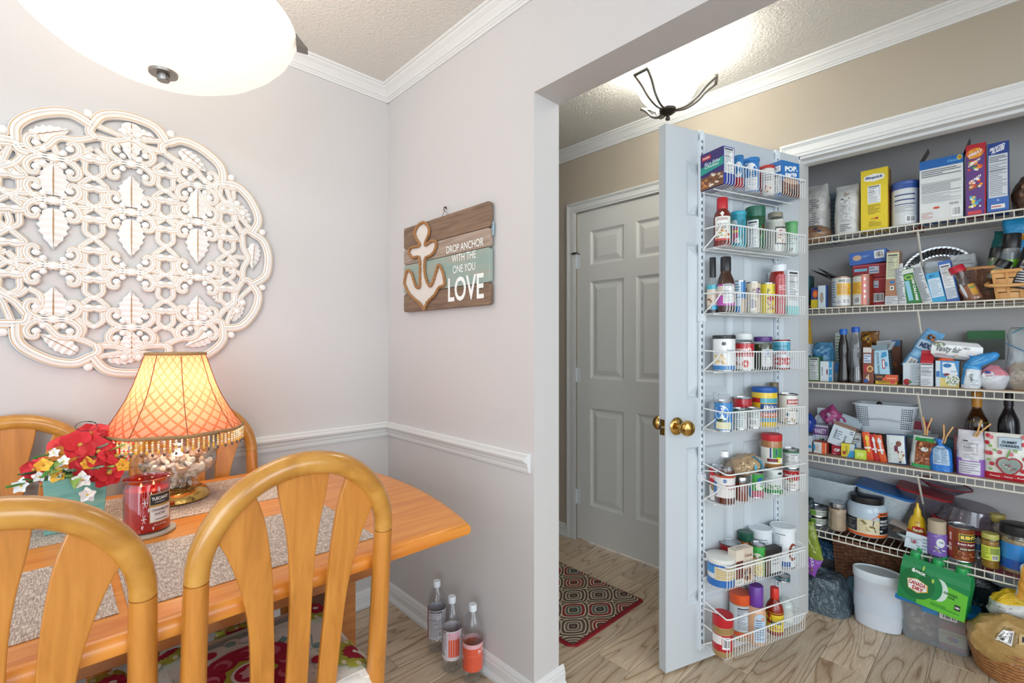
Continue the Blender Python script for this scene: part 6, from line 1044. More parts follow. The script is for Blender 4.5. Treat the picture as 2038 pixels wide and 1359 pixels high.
bag((2.62, 0.3096, 1.118, -1.5708, 0.0719, 0.1783), 'light blue snack bag lying tilted above the cans on the middle shelf', .06, '#6fa9d4', [('k', .25, .72, .8, .92, 12, ['#a8582c', '#5a3a24', '#c98a5a'], .3), ('r', .10, .50, .9, .70, '#b8d4e8'), ('t', 'MIX', .5, .60, .5, .12, '#22386a', 0, 0, .05), ('r', .1, .3, .9, .44, '#8cc0e4'), ('b', .2, .08, .6, .24)], 'fold', amp=.007, seed=37, name='snack_mix_bag', tilt=(27, -8))
carton((2.615, 0.3011, 1.052, -1.5708, 0.0566, 0.0926), 'white box with a red apple picture on the middle shelf', .07, '#cdd8e0', [('e', .22, .14, .2, .14, '#a8222c'), ('e', .42, .14, .08, .07, '#3f8a44'), ('l', .48, .1, .97, .92, 12, '#8a98a4'), ('r', .43, .1, .44, .9, '#b0505a')])
carton((2.5885, 0.251, 1.052, -1.5708, 0.0387, 0.1028), 'red and white milk carton with a gable top on the middle shelf', .065, '#d3d9dd', [('r', 0, .90, 1, 1, '#b5252e'), ('r', .05, .84, .95, .88, '#3a3c40'), ('r', .05, .72, .95, .74, '#3a3c40'), ('l', .06, .4, .9, .7, 8, '#7a848c'), ('r', .05, .58, .95, .59, '#3a3c40'), ('l', .06, .05, .8, .3, 5, '#8a949c')], [('r', 0, 0, 1, 1, '#b4bcc4'), ('r', 0, .9, 1, 1, '#9c2530')], side='#b4bcc4', gable=(.030, '#c02c38'))
carton((2.59, 0.1896, 1.052, -1.5708, 0.0695, 0.1042), 'blue spinach dip box with a bowl picture on the middle shelf', .06, '#4f93cc', [('r', 0, 0, .20, 1, '#c6d4de'), ('r', .02, .38, .18, .6, '#3a74b0'), ('r', .2, 0, 1, .36, '#d8c87a'), ('p', [(.3,.95),(.8,.92),(.95,.5),(.6,.3),(.3,.55)], '#dfe8ee'), ('e', .50, .82, .18, .08, '#2f74b4'), ('t', 'Spinach', .78, .60, .24, .07, '#3a6a8a'), ('e', .48, .48, .14, .05, '#7a2c40'), ('e', .72, .28, .30, .22, '#dfe4dc'), ('k', .45, .10, .98, .46, 40, ['#3f6a34', '#6a8a4a', '#2c4a28'], .12)], [('r', 0, 0, 1, 1, '#8a7f4a')])
bag((2.6, 0.1959, 1.1085, -1.5708, 0.0661, 0.0689), 'flat orange packet lying on the blue spinach box', .05, '#e0603a', [('r', .15, .3, .85, .6, '#f08a5a')], 'lump', amp=.003, seed=38, name='orange_packet', cat='packet')
t = thing('napkin_pack', 'white plastic wrapped napkin pack reading vanity fair lying on the boxes', 'napkins', (2.645, 0.1792, 1.168), PI2 + .16, None, (7, 4))
m = MB(); nw, nd, nh = .152, .15, .068; lv = []; 
for k, z in ((.016, 0), (.002, .014), (0, .033), (.002, nh-.014), (.016, nh)): lv.append([((nw/2-k)*sx_, (nd/2-k)*sy_, z) for sx_, sy_ in ((-1,-1),(-.5,-1.02),(.5,-1.02),(1,-1),(1.02,0),(1,1),(.5,1.02),(-.5,1.02),(-1,1),(-1.02,0))])
vs = [p for q in lv for p in q]; m.add(vs, [(j*10+i, j*10+(i+1) % 10, (j+1)*10+(i+1) % 10, (j+1)*10+i) for j in range(4) for i in range(10)], '#d9dcdd', True); m.add(lv[-1], [tuple(range(10))], '#d9dcdd'); m.add(lv[0], [tuple(range(9,-1,-1))], '#d9dcdd'); m.build('pack', GLOSS, t)
nsf = lambda u, v, o: ((u-.5)*nw*.97, -nd/2*1.02 - o - .0006, .006 + v*(nh-.012)); ntp = lambda u, v, o: ((u-.5)*nw*.86, (v-.5)*nd*.85, nh + o)
put_label(t, nsf, [('t', 'Vanity fair', .34, .50, .50, .52, '#1c1c1e', .25, -4, .02), ('e', .14, .86, .13, .16, '#3f5a34'), ('k', .04, .72, .26, .98, 8, ['#b0523a', '#6a8a4a', '#e0d8c8'], .3), ('b', .60, .58, .80, .82), ('e', .52, .12, .05, .10, '#a8927a'), ('t', 'ENTERTAIN', .2, .16, .22, .1, '#a03a4c'), ('l', .72, .05, .98, .6, 6, '#e3c9c9')], 1, 1, GLOSS)
put_label(t, ntp, [('t', 'Vanity fair', .5, .45, .8, .26, '#1c1c1e', .25, -6, .02), ('r', .1, .72, .9, .76, '#7a8a8a'), ('p', [(.05,.1),(.5,.02),(.45,.12),(.08,.2)], '#c04a5c'), ('r', .3, .84, .98, .97, '#3f6a4c')], 1, 1, GLOSS, 'top_print')
carton((2.785, 0.0874, 1.16, -1.5708, 0.1099, 0.1174), 'green topped box at the back of the middle shelf behind the napkins', .05, '#2c6a3a', [('r', 0, 0, 1, .7, '#4a4f48')])
bag((2.575, 0.1243, 1.052, -1.5708, 0.0565, 0.125), 'white bread bag with a bright blue twisted neck on the middle shelf', .07, '#d0d8de', [('r', .04, .1, .18, .8, '#2f8fd0'), ('t', 'Oat', .55, .34, .24, .16, '#3a3a3e', 0, -60), ('l', .6, .1, .9, .3, 3, '#aab2ba')], 'gather', amp=.008, seed=41, name='bread_bag', cols=[(.62, '#3b97d4'), (.78, '#2f8fd0')], tilt=(4,))
bag((2.570, 0.0867, 1.142, PI2, .120, .040), 'bright blue bag neck stretching up to the right over the pink bag', .04, '#2f8cce', [('l', .2, .3, .7, .7, 3, '#8cc8ec')], 'lump', amp=.006, seed=42, name='blue_bag_neck', tilt=(-32,))
bag((2.6, 0.0615, 1.052, -1.5708, 0.0842, 0.0891), 'pink and white sugar bag beside the bread on the middle shelf', .10, '#cfd3d8', [('e', .35, .62, .2, .18, '#d9e0e6'), ('e', .30, .72, .1, .06, '#3a5aa0'), ('l', .26, .55, .5, .62, 1, '#b0505a')], 'lump', amp=.010, seed=43, name='sugar_bag', cols=[(.62, '#d88a98')])
bag((2.615, -0.0098, 1.052, -1.5708, 0.1006, 0.2318), 'large clear zip bag of pasta at the right end of the middle shelf', .10, '#cfd6da', (), 'flat', mat=BAGC, amp=.012, seed=44, name='zip_bag', tilt=(6,))
bag((2.625, -0.0099, 1.053, -1.5708, 0.0803, 0.0991), 'tan noodles inside the clear zip bag at the right of the middle shelf', .085, '#b89a78', [('k', .05, .1, .95, .9, 30, ['#a8876a', '#c9b090', '#8a6a50'], .14)], 'lump', amp=.008, seed=45, name='noodle_pack', cat='packet')
tag(MB().tube([(2.566, .012, 1.262), (2.572, -.05, 1.305), (2.58, -.10, 1.31)], .0022, 5, '#2c7a86').tube([(2.562, .030, 1.226), (2.570, -.03, 1.19), (2.575, -.075, 1.172)], .0018, 5, '#2c6a96').build('zip_seal', PLAST), 'teal zip seal line of the clear bag on the middle shelf', 'seal')
# ---- fourth shelf
Z4 = .7178
carton((2.61, 0.6873, 0.7178, -1.5708, 0.0545, 0.0752), 'white freezer bags box with blue print at the left end of the fourth shelf', .09, '#ccdae4', [('t', 'FREEZER', .42, .5, .5, .16, '#3a6a94', 0, -90), ('r', .58, .25, .96, .42, '#3a8cc8'), ('l', .1, .78, .4, .92, 2, '#3a7a8a'), ('r', .04, .04, .14, .16, '#222')], side='#b4c4d0')
bag((2.63, 0.6959, 0.805, -1.5708, 0.0702, 0.085), 'dark blue plastic wrapped pack on the freezer bags box', .09, '#1f3f94', [('k', .1, .1, .9, .9, 8, ['#2f5ab8', '#152c6a'], .3)], 'lump', amp=.006, seed=51, name='blue_pack', cat='pack')
carton((2.59, 0.6274, 0.7178, -1.5708, 0.0503, 0.0516), 'small white and orange box near the left of the fourth shelf', .06, '#d6d8d6', [('r', .66, 0, .96, 1, '#e2622e'), ('t', 'COLD', .3, .5, .5, .16, '#c25a4a', 0, 90), ('e', .06, .5, .1, .3, '#3f8ab8')], (), (), [('r', 0, 0, 1, 1, '#b5482c')], side='#b8442c')
carton((2.67, 0.6416, 0.7178, -1.5708, 0.0619, 0.1207), 'open white box with a purple band and tall lid flap on the fourth shelf', .08, '#c9cdd8', [('r', .02, .62, .98, .92, '#6a2f80'), ('t', 'VARIETY', .5, .77, .8, .2, '#e8dcee', 0, 0, .04), ('k', .4, .1, .9, .55, 8, ['#3f8a2c', '#7a2c3a', '#2c2c2c'], .3)], flap=[('b', .075, 96, '#c4cfd8'), ('l', .045, 105, '#c4cad4')], side='#b8bcc8')
carton((2.6275, 0.5625, 0.758, -1.5708, 0.0873, 0.0908), 'open tilted white box with dark grey print in the middle left of the fourth shelf', .085, '#cfdbe3', [('t', 'CHICKEN', .22, .55, .5, .10, '#2a3440', 0, 90, .03), ('l', .3, .3, .5, .8, 4, '#6a8098'), ('t', 'BROTH', .68, .45, .36, .10, '#2a3440', 0, 90, .03), ('l', .8, .75, .95, .95, 2, '#4a5a6a')], [('r', 0, 0, 1, 1, '#8f8478')], (), [('r', 0, 0, 1, 1, '#8a5a44')], side='#9aa4ac', tilt=(17,), flap=[('f', .02, 60, '#a08070'), ('b', .05, 50, '#b8c8d2')])
bag((2.7, 0.538, 0.79, -1.5708, 0.077, 0.1565), 'pink and purple foil bag sprawled behind the tilted white box', .05, '#a8487c', [('r', .1, .1, .5, .5, '#8f8a9c'), ('k', .1, .4, .8, .9, 8, ['#7a2c5f', '#c05a90', '#c9b0c0'], .3)], 'flat', amp=.014, seed=53, name='pink_bag', tilt=(-40,))
carton((2.63, 0.4986, 0.752, -1.5708, 0.0429, 0.0623), 'small white box with black print and red edge above the lime box', .06, '#d3dadd', [('t', 'CARAMEL', .5, .72, .84, .16, '#24262a', 0, 0, .03), ('l', .15, .45, .85, .6, 1, '#6a8a9a')], (), (), [('r', 0, 0, 1, 1, '#8a2c34')], side='#a8aeb4', flap=[('f', .016, 55, '#c4c8cc'), ('r', .05, -20, '#b4b8c4')])
carton((2.65, 0.4987, 0.7178, -1.5708, 0.0431, 0.0327), 'plain brown box under the small white caramel box', .06, '#4a342c')
carton((2.61, 0.5669, 0.7178, -1.5708, 0.0389, 0.0432), 'small red popcorn box lettered OP on the fourth shelf', .05, '#a81f30', [('t', 'OP', .55, .5, .6, .34, '#f2ecec', 0, 0, .06), ('e', .3, .1, .2, .06, '#d8808a')], (), (), [('r', 0, 0, 1, 1, '#8f1f2c')], side='#8f1f2c')
carton((2.593, 0.5203, 0.7178, -1.5708, 0.0507, 0.0595), 'small yellow and blue lemonade box on the fourth shelf', .05, '#e0cb3a', [('r', .62, 0, 1, .5, '#3a9fd0'), ('p', [(.4,0),(1,0),(1,.6),(.7,.5)], '#3a9fd0'), ('r', .64, .5, 1, 1, '#c8d4da'), ('t', 'LEMON', .4, .55, .6, .14, '#8a9a2c', 0, 90, .03), ('r', .12, .18, .34, .42, '#a8322c')], (), (), [('r', 0, 0, 1, 1, '#a8a82c')], side='#3a8fc0', flap=[('b', .02, 80, '#a8a030')])
carton((2.581, 0.4718, 0.7178, -1.5708, 0.0417, 0.0421), 'small lime green box at the front of the fourth shelf', .05, '#b8cf3a', [('r', .05, .05, .95, .92, '#c4d84a'), ('r', .25, .3, .45, .7, '#dce88a'), ('r', .55, .3, .75, .7, '#dce88a'), ('r', .25, .46, .75, .54, '#dce88a')], (), (), [('r', 0, 0, 1, 1, '#a8927a')], side='#a8b83a')
for (P, c, c2, lb, sd, tl) in (((2.575, 0.4401, 0.7178, -1.5708, 0.0281, 0.1209), '#e0542c', '#e8c83a', 'orange and yellow drink packet, first of three leaning on the fourth shelf', 61, -8), ((2.575, 0.4136, 0.7178, -1.5708, 0.0242, 0.1157), '#c42c34', '#e8e4e4', 'red and white drink packet, second of three leaning on the fourth shelf', 62, -10), ((2.57, 0.3903, 0.7178, -1.5708, 0.0272, 0.1152), '#e05a2c', '#dfe0e2', 'orange and white drink packet, third of three leaning on the fourth shelf', 63, -12)):
    bag(P, lb, .018, c, [('r', .45, .3, .7, .9, c2), ('r', .1, .42, .9, .48, '#f0e8e4'), ('e', .6, .78, .25, .08, c2)], 'flat', tilt=(tl,), amp=.002, name='drink_packet', cat='packet', seed=sd)
bag((2.57, 0.3463, 0.7178, -1.5708, 0.066, 0.1254), 'white soup pouch with bowls pictured, edged in dark blue, on the fourth shelf', .035, '#263e6e', [('r', .05, .04, .95, .97, '#d3dcdc'), ('k', .05, .05, .5, .9, 26, ['#8fb8c4', '#b8ccb0', '#dfe6e6'], .1), ('e', .66, .70, .14, .09, '#7a4a34'), ('r', .44, .44, .62, .64, '#6a1f3c'), ('k', .55, .1, .92, .5, 14, ['#d8c49a', '#8a4a34', '#e8e0d0'], .25), ('r', .62, .06, .74, .12, '#2a3a5a')], 'flat', tilt=(-3,), amp=.002, name='soup_pouch', cat='pouch', seed=64)
bag((2.66, 0.2756, 0.7178, -1.5708, 0.1051, 0.1277), 'teal edged clear bag behind the pretzel bag on the fourth shelf', .05, '#7fa5ae', [('r', 0, .82, 1, .90, '#3f7a84')], 'flat', mat=BAGC, amp=.006, name='clear_bag', seed=65)
carton((2.77, 0.4061, 0.7178, -1.5708, 0.1555, 0.0938), 'plain brown carton under the white perforated basket', .10, '#6a5444')
t = thing('plastic_basket', 'white perforated plastic basket with wire handle at the back of the fourth shelf', 'basket', (2.745, .412, .8195), PI2)
w0, w1, d0, d1, hh = .190, .226, .10, .125, .132; m = MB()
def rr(w, d, z, r=.028, n=5):
    o = []
    for cx_, cy_, a0 in ((w/2-r, d/2-r, 0), (-w/2+r, d/2-r, pi/2), (-w/2+r, -d/2+r, pi), (w/2-r, -d/2+r, 3*pi/2)):
        for k in range(n): a = a0 + pi/2*k/(n-1); o.append((cx_ + r*cos(a), cy_ + r*sin(a), z))
    return o
def tub(m, w0, d0, w1, d1, h, col='#ffffff', r=.028, lip=.006, th=.002):
    R = [rr(w0, d0, 0, r), rr(w1, d1, h, r), rr(w1+lip*2, d1+lip*2, h, r), rr(w1+lip*2, d1+lip*2, h-.006, r)]; n = len(R[0]); vs = [p for q in R for p in q]
    m.add(vs, [(j*n+i, j*n+(i+1) % n, (j+1)*n+(i+1) % n, (j+1)*n+i) for j in range(3) for i in range(n)], col, True); m.add(R[0], [tuple(range(n-1, -1, -1))], col)
    I = [rr(w1-th, d1-th, h, r), rr(w0-th, d0-th, th, r)]; vs = [p for q in I for p in q]; m.add(vs, [(i, (i+1) % n, n+(i+1) % n, n+i) for i in range(n)], col, True); m.add(I[1], [tuple(range(n))], col)
tub(m, w0, d0, w1, d1, hh, '#d9e2ea'); m.build('basket_body', PLAST, t); m = MB()
for c0 in (-.084, .060):
    for i in range(6):
        for j in range(10):
            z = .030 + j*.0092; f = z/hh; y = -(d0/2 + (d1-d0)/2*f) - .0006; x = (c0 + i*.0062)*(1 + .14*f); m.box(x, y, z, .0034, .0012, .0052, '#2a3a4a')
stuff(m.build('perforations', MATTE, t)); MB().tube(bez([(-.115, 0, .125), (-.113, -.045, .085), (-.09, -.066, .062), (0, -.070, .068), (.09, -.066, .062), (.113, -.045, .085), (.115, 0, .125)], 4), .0016, 6).build('wire_handle', TIN, t)
MB().ball(-.02, -.02, .128, .012, .012, .014, '#2a1c18').build('dark_knob', GLOSS, t)
carton((2.77, 0.3005, 0.7178, -1.5708, 0.0881, 0.1671), 'white and dark red box behind the pretzel bag clothespin', .06, '#aeb6bc', [('r', 0, .78, 1, 1, '#8a2438'), ('r', .4, .5, .6, .66, '#3a2c4a'), ('r', .7, .5, .9, .68, '#98a03a')])
bag((2.585, 0.267, 0.7178, -1.5708, 0.0817, 0.126), 'pretzel bag with green top and bottom clipped by a clothespin', .055, '#cfd4d0', [('r', .2, .12, .98, .86, '#8a4a28'), ('k', .22, .12, .98, .84, 70, ['#7a3a1c', '#b0683a', '#5f2c18', '#c98a5c'], .12), ('e', .55, .62, .15, .07, '#d8dcd8'), ('r', .1, .86, .9, .96, '#2f9a50'), ('r', .1, .02, .9, .12, '#35a058')], 'fold', amp=.007, seed=66, name='pretzel_bag', tilt=(4,))
bag((2.57, 0.2071, 0.7178, -1.5708, 0.0689, 0.1242), 'bright blue candy bag with a nutrition label, clipped by a clothespin', .06, '#2a78cc', [('r', .16, .22, .9, .80, '#a9c4dc'), ('l', .2, .26, .5, .76, 10, '#4a6a94'), ('l', .54, .26, .86, .76, 12, '#6a86a8')], 'gather', amp=.006, seed=67, name='candy_bag', tilt=(-2,))
carton((2.685, 0.1944, 0.7178, -1.5708, 0.046, 0.1138), 'teal box behind the blue candy bag', .05, '#2c6f84')
carton((2.645, 0.1485, 0.7178, -1.5708, 0.0526, 0.1618), 'pink red box behind the purple and white bag', .05, '#a8505a', [('r', 0, .84, 1, 1, '#6a5a5c'), ('l', .1, .5, .5, .8, 5, '#d8c4c6')])
bag((2.572, 0.1228, 0.7178, -1.5708, 0.0789, 0.171), 'white and purple bag with a large nutrition table and clothespin', .07, '#c9c4d4', [('r', 0, .0, 1, .38, '#8a5ab0'), ('n', .2, .34, .82, .80, '#3a3a40', '#d6d6dc'), ('r', .1, .04, .86, .32, '#cfcfd8'), ('l', .12, .06, .84, .30, 5, '#8a8a94')], 'fold', amp=.005, seed=68, name='marshmallow_bag', cols=[(.4, '#d3d3da')])
bag((2.566, 0.0276, 0.7178, -1.5708, 0.1149, 0.1728), 'gummy cherries pouch with a cherry shaped window at the right of the fourth shelf', .05, '#dfe0d8', [('r', 0, 0, 1, .15, '#b81f2c')] + [('e', a, b, .06, .045, c) for a, b, c in ((.08,.93,'#c03040'),(.16,.9,'#d8808a'),(.06,.78,'#b82430'),(.14,.56,'#c03a44'),(.07,.56,'#d0505a'),(.36,.60,'#b8606a'),(.62,.58,'#c8707a'),(.9,.8,'#c03040'),(.93,.5,'#b82430'),(.18,.34,'#b83a44'),(.88,.24,'#b81f2c'),(.90,.95,'#c86a74'))] + [('e', a, b, .045, .03, '#8ab06a') for a, b in ((.15,.72),(.25,.64),(.12,.42),(.72,.66),(.16,.22))] + [('p', [(.5,.5),(.54,.5),(.62,.66),(.58,.67)], '#6a9a4a'), ('r', .335, .695, .835, .925, '#b4c8d4'), ('r', .33, .69, .84, .695, '#5a2a3c'), ('r', .33, .925, .84, .93, '#5a2a3c'), ('r', .33, .69, .335, .93, '#5a2a3c'), ('r', .835, .69, .84, .93, '#5a2a3c'), ('t', 'GUMMY', .58, .83, .34, .055, '#22303c', 0, 0, .03), ('t', 'CHERRIES', .58, .755, .42, .055, '#22303c', 0, 0, .03), ('e', .46, .36, .18, .15, '#a8222e'), ('e', .68, .36, .18, .15, '#a8222e'), ('e', .57, .30, .22, .17, '#a8222e'), ('e', .47, .36, .15, .125, '#93a09a'), ('e', .67, .36, .15, .125, '#8a9892'), ('e', .57, .30, .185, .14, '#8a9892'), ('k', .42, .2, .74, .38, 14, ['#a85a6a', '#6a8a6a', '#c4ccc8', '#5a6a64'], .2), ('t', 'Sweet - Tangy - Fruity', .55, .085, .8, .045, '#f2e4e2', .2, 0, .02)], 'flat', amp=.0012, seed=69, name='gummy_pouch', cat='pouch', nv=8)
clothespin(2.570, .255, .850, PI2, 4, 0, 'wooden clothespin on the brown pretzel bag')
clothespin(2.566, .202, .826, PI2, 12, 0, 'wooden clothespin on the bright blue candy bag')
clothespin(2.560, .112, .862, PI2, 26, 8, 'wooden clothespin tilted right on the purple and white bag')
WINE = [(.90, 0), (1, .012), (1, .56), (.92, .64), (.60, .72), (.40, .78), (.36, .82), (.36, 1)]
vessel((2.72, 0.112, 0.7178, -1.5708, 0.0765, 0.3117), 'amber green wine bottle with a gold foil neck behind the purple bag', WINE, AMBER, (.80, .995, .42, '#c98a2c'), (.62, '#5a4a18', GLOSS), (), name='wine_bottle')
vessel((2.72, 0.0217, 0.7178, -1.5708, 0.0646, 0.3261), 'near black wine bottle behind the gummy cherries pouch', WINE, GLOSS, (.80, .995, .44, '#1b1620'), None, (), col='#17151c', name='wine_bottle')
# ---- lowest shelf
Z5 = .3755
def tubthing(x, y, z, rz, w0, d0, w1, d1, h, lb, mat, lid=None, tilt=None, name='plastic_tub', lidh=.006):
    t = thing(name, lb, 'container', (x, y, z), rz, None, tilt); m = MB(); tub(m, w0, d0, w1, d1, h); m.build('tub_body', mat, t)
    if lid:
        m = MB(); R = [rr(w1+.012, d1+.012, h-.003), rr(w1+.016, d1+.016, h), rr(w1+.016, d1+.016, h+lidh), rr(w1+.004, d1+.004, h+lidh+.001)]; n = len(R[0]); vs = [p for q in R for p in q]
        m.add(vs, [(j*n+i, j*n+(i+1) % n, (j+1)*n+(i+1) % n, (j+1)*n+i) for j in range(3) for i in range(n)], lid, True); m.add(R[3], [tuple(range(n))], lid); m.build('lid', PLAST, t)
    return t
for k in range(2): can((2.615, 0.6521, 0.3755, -1.5708, 0.0563, 0.0017)[:2] + (.3755 + .040*k, PI2, .084, .038), 'green and white tuna can, %s of two stacked on the lowest shelf' % ('lower', 'upper')[k], '#cfd6cc', [('r', 0, .1, .45, .9, '#7ab03c'), ('l', .3, .2, .9, .85, 4, '#4a5a50')], name='tuna_can', group='stacked tuna cans')
can((2.7, 0.6394, 0.3755, -1.5708, 0.0326, 0.0564), 'green can standing behind the oat jar', '#2f8a4a')
tubthing(2.72, .640, .458, PI2, .20, .13, .245, .165, .125, 'large cloudy plastic tub resting on cans at the left of the lowest shelf', HAZY, None, (3,))
MB_ = None
vessel((2.59, 0.5649, 0.3755, -1.5708, 0.0703, 0.1303), 'glass jar of rolled oats with a silver lid on the lowest shelf', [(.86, 0), (.98, .03), (1, .10), (1, .64), (.90, .78), (.78, .84)], GLASSC, (.82, .96, .86, '#a8a48e'), (.76, '#b39a80', FOIL), (), lidmat=TIN, name='oat_jar', cat='jar')
vessel((2.64, 0.464, 0.3755, -1.5708, 0.1488, 0.1722), 'large whey protein jar with a black lid and orange label on the lowest shelf', [(.92, 0), (.98, .02), (1, .08), (1, .60), (.96, .72), (.86, .80), (.80, .84)], GLOSS, (.82, .995, .84, '#1c1c20'), None, [('r', 0, .03, 1, .46, '#1c2028'), ('r', 0, .03, 1, .10, '#d8642c'), ('r', 0, .10, 1, .12, '#e0dccc'), ('r', .26, .12, .80, .46, '#d8cba8'), ('k', .28, .13, .7, .44, 14, ['#e0d6b4', '#b8a67c', '#c9b98a', '#7a6a3a'], .25), ('p', [(.40,.46),(.66,.46),(.80,.26),(.70,.16)], '#27485a'), ('p', [(.6,.46),(.78,.60),(1,.62),(1,.46)], '#d8642c'), ('r', .80, .12, 1, .56, '#1c2028'), ('r', .78, .57, 1, .66, '#d8642c'), ('t', 'BODY', .90, .62, .18, .05, '#1c1c20', 0, 0, .06), ('t', 'WHEY', .90, .44, .19, .07, '#eceff0', 0, 0, .06), ('t', 'PROTEIN', .90, .36, .19, .05, '#eceff0', 0, 0, .05), ('t', '40', .83, .2, .06, .05, '#eceff0', 0, 0, .05), ('l', .84, .26, .98, .31, 2, '#9aa0a4'), ('l', .02, .15, .22, .42, 7, '#8a9096')], (0, 1), '#b3c4d2', name='protein_jar', cat='jar', sx=1, sy=.92)
tubthing(2.745, .430, .432, PI2, .15, .13, .20, .17, .13, 'clear tub with a blue lid tilted behind the protein jar', HAZY, '#1f66b0', (9,))
tubthing(2.765, .290, .502, PI2, .13, .11, .175, .14, .075, 'clear tub with a dark red lid above the mustard on the lowest shelf', SMOKE, '#93202c', (9,))
tubthing(2.66, .24, .3755, PI2, .17, .15, .21, .18, .05, 'shallow clear tub under the stacked containers on the lowest shelf', HAZY)
vessel((2.625, 0.2873, 0.3755, -1.5708, 0.0645, 0.1816), 'yellow mustard squeeze bottle with a red name badge on the lowest shelf', [(.86, 0), (1, .04), (1, .40), (.86, .56), (.66, .66), (.40, .72), (.34, .84), (.18, .90), (.12, .99), (0, 1)], GLOSS, None, None, [('p', [(.22,.36),(.5,.33),(.84,.36),(.82,.46),(.5,.50),(.24,.47)], '#b5222c'), ('t', "French's", .52, .415, .5, .08, '#f4ecd8', .2, 0, .03), ('e', .5, .58, .12, .015, '#c9962c')], (0, 1), '#e3bb1e', name='mustard_bottle')
carton((2.6075, 0.2868, 0.3755, -1.5708, 0.0748, 0.0673), 'open white and red sachet box tipped forward on the lowest shelf', .085, '#cfdbe2', [('t', 'MAYO', .36, .5, .26, .3, '#8a4a54', 0, 90, .02), ('l', .5, .2, .66, .8, 3, '#8aa4b4'), ('e', .4, .5, .06, .1, '#a8485a'), ('l', .72, .1, .94, .9, 4, '#7a94a4')], [('r', 0, 0, 1, 1, '#8f9cb0')], (), [('r', 0, 0, 1, 1, '#c2402c'), ('k', .1, .1, .9, .9, 16, ['#d8e0d0', '#7aa050', '#8a1f24'], .25)], side='#b0b8bc', tilt=(7,), flap=[('l', .06, 10, '#b0a49c'), ('l', .05, -25, '#9a8478')])
vessel((2.575, 0.2211, 0.3755, -1.5708, 0.0637, 0.1399), 'purple air freshener can with a champagne cap on the lowest shelf', [(.92, 0), (1, .02), (1, .62), (.98, .64)], GLOSS, (.63, .99, .90, '#b8aa92'), None, [('e', .66, .40, .20, .13, '#d8dce2'), ('t', 'glade', .68, .42, .22, .06, '#4a7a90', .2, 0, .02), ('k', .3, .1, .9, .3, 16, ['#3a4a8a', '#c9b8dc', '#a8a83a', '#dcdce4'], .2), ('l', .3, .56, .7, .6, 1, '#c4b4e0')], (0, 1), '#7a5fae', name='freshener_can', cat='can')
can((2.59, 0.1516, 0.3755, -1.5708, 0.0826, 0.1327), 'large brown baked beans can with a black and yellow name plate on the lowest shelf', '#7c3a1c', [('r', .02, .1, .22, 1, '#9c3420'), ('t', '29 oz', .12, .55, .6, .09, '#f0e4d0', 0, 90, .04), ('r', .42, .62, 1, .86, '#d8b23a'), ('r', .45, .64, 1, .84, '#24382c'), ('t', "BUSH'S", .74, .75, .5, .12, '#f0d85a', 0, 0, .06), ('r', .3, .46, 1, .60, '#6a2034'), ('t', 'Brown Sugar', .68, .53, .6, .08, '#f2e4d8', .15, 0, .03), ('r', .4, .34, 1, .43, '#2a1a14'), ('t', 'BAKED BEANS', .72, .385, .5, .05, '#f0e4c8', 0, 0, .03), ('k', .28, .03, 1, .32, 44, ['#8a4a2c', '#a8623c', '#6a3018', '#c08258'], .14)])
t = thing('pie_dish', 'round clear glass pie dish upside down on a red lid on the lowest shelf', 'dish', (2.735, .138, .487), PI2, None, (6,)); MB().lathe([(.085, .07), (.082, .066), (.098, .012), (.104, .008), (.106, .004), (.101, .003), (.094, .012), (.079, .064), (.085, .072)], 40, close=False).lathe([(0, .070), (.085, .070)], 40, close=False).build('glass_dish', SMOKE, t)
MB().lathe([(0, -.013), (.112, -.013), (.118, -.011), (.118, -.003), (.112, -.001), (0, -.003)], 44, '#b3202c').build('red_lid', PLAST, t)
t = thing('glass_bowl_stack', 'dark red rimmed clear dish stacked behind the glass pie dish', 'dish', (2.775, .215, .585), PI2, None, (8,)); MB().lathe([(.04, 0), (.082, .034), (.086, .036), (.08, .033), (.038, .003)], 36, close=False).build('glass_dish', SMOKE, t); MB().tube([(.085*cos(2*pi*i/30), .085*sin(2*pi*i/30), .036) for i in range(30)], .003, 6, '#8a1f2c', closed=True).build('rim', PLAST, t)
can((2.655, 0.1051, 0.3755, -1.5708, 0.0372, 0.0866), 'blue and white can just right of the baked beans', '#c9d3dc', [('r', 0, .4, 1, .7, '#3a86c0'), ('r', .5, .1, .9, .3, '#24262c')])
vessel((2.572, 0.0696, 0.3755, -1.5708, 0.0527, 0.1311), 'jar of yellow pickles with a pale green label on the lowest shelf', [(.86, 0), (1, .05), (1, .70), (.90, .82), (.84, .86)], GLASSC, (.85, .995, .94, '#b3b05a'), (.80, '#9a6f12', FOIL), [('r', .05, .26, 1, .66, '#c9d84a'), ('l', .1, .3, .45, .62, 5, '#7a8a2c'), ('r', .5, .44, .95, .62, '#8a9a4a'), ('b', .6, .28, .9, .42)], (0, 1), name='pickle_jar', cat='jar')
vessel((2.7, 0.0533, 0.3755, -1.5708, 0.0517, 0.1766), 'tall bottle with a gold and checked lid behind the pickle jar', [(.9, 0), (1, .03), (1, .60), (.74, .76), (.74, .84)], GLOSS, (.84, 1, .98, '#a89a4a'), None, [('r', 0, 0, 1, .55, '#2a52a8'), ('r', 0, .6, 1, .75, '#a89c90')], (0, 1), '#8a7f78', name='sauce_jar', cat='jar')
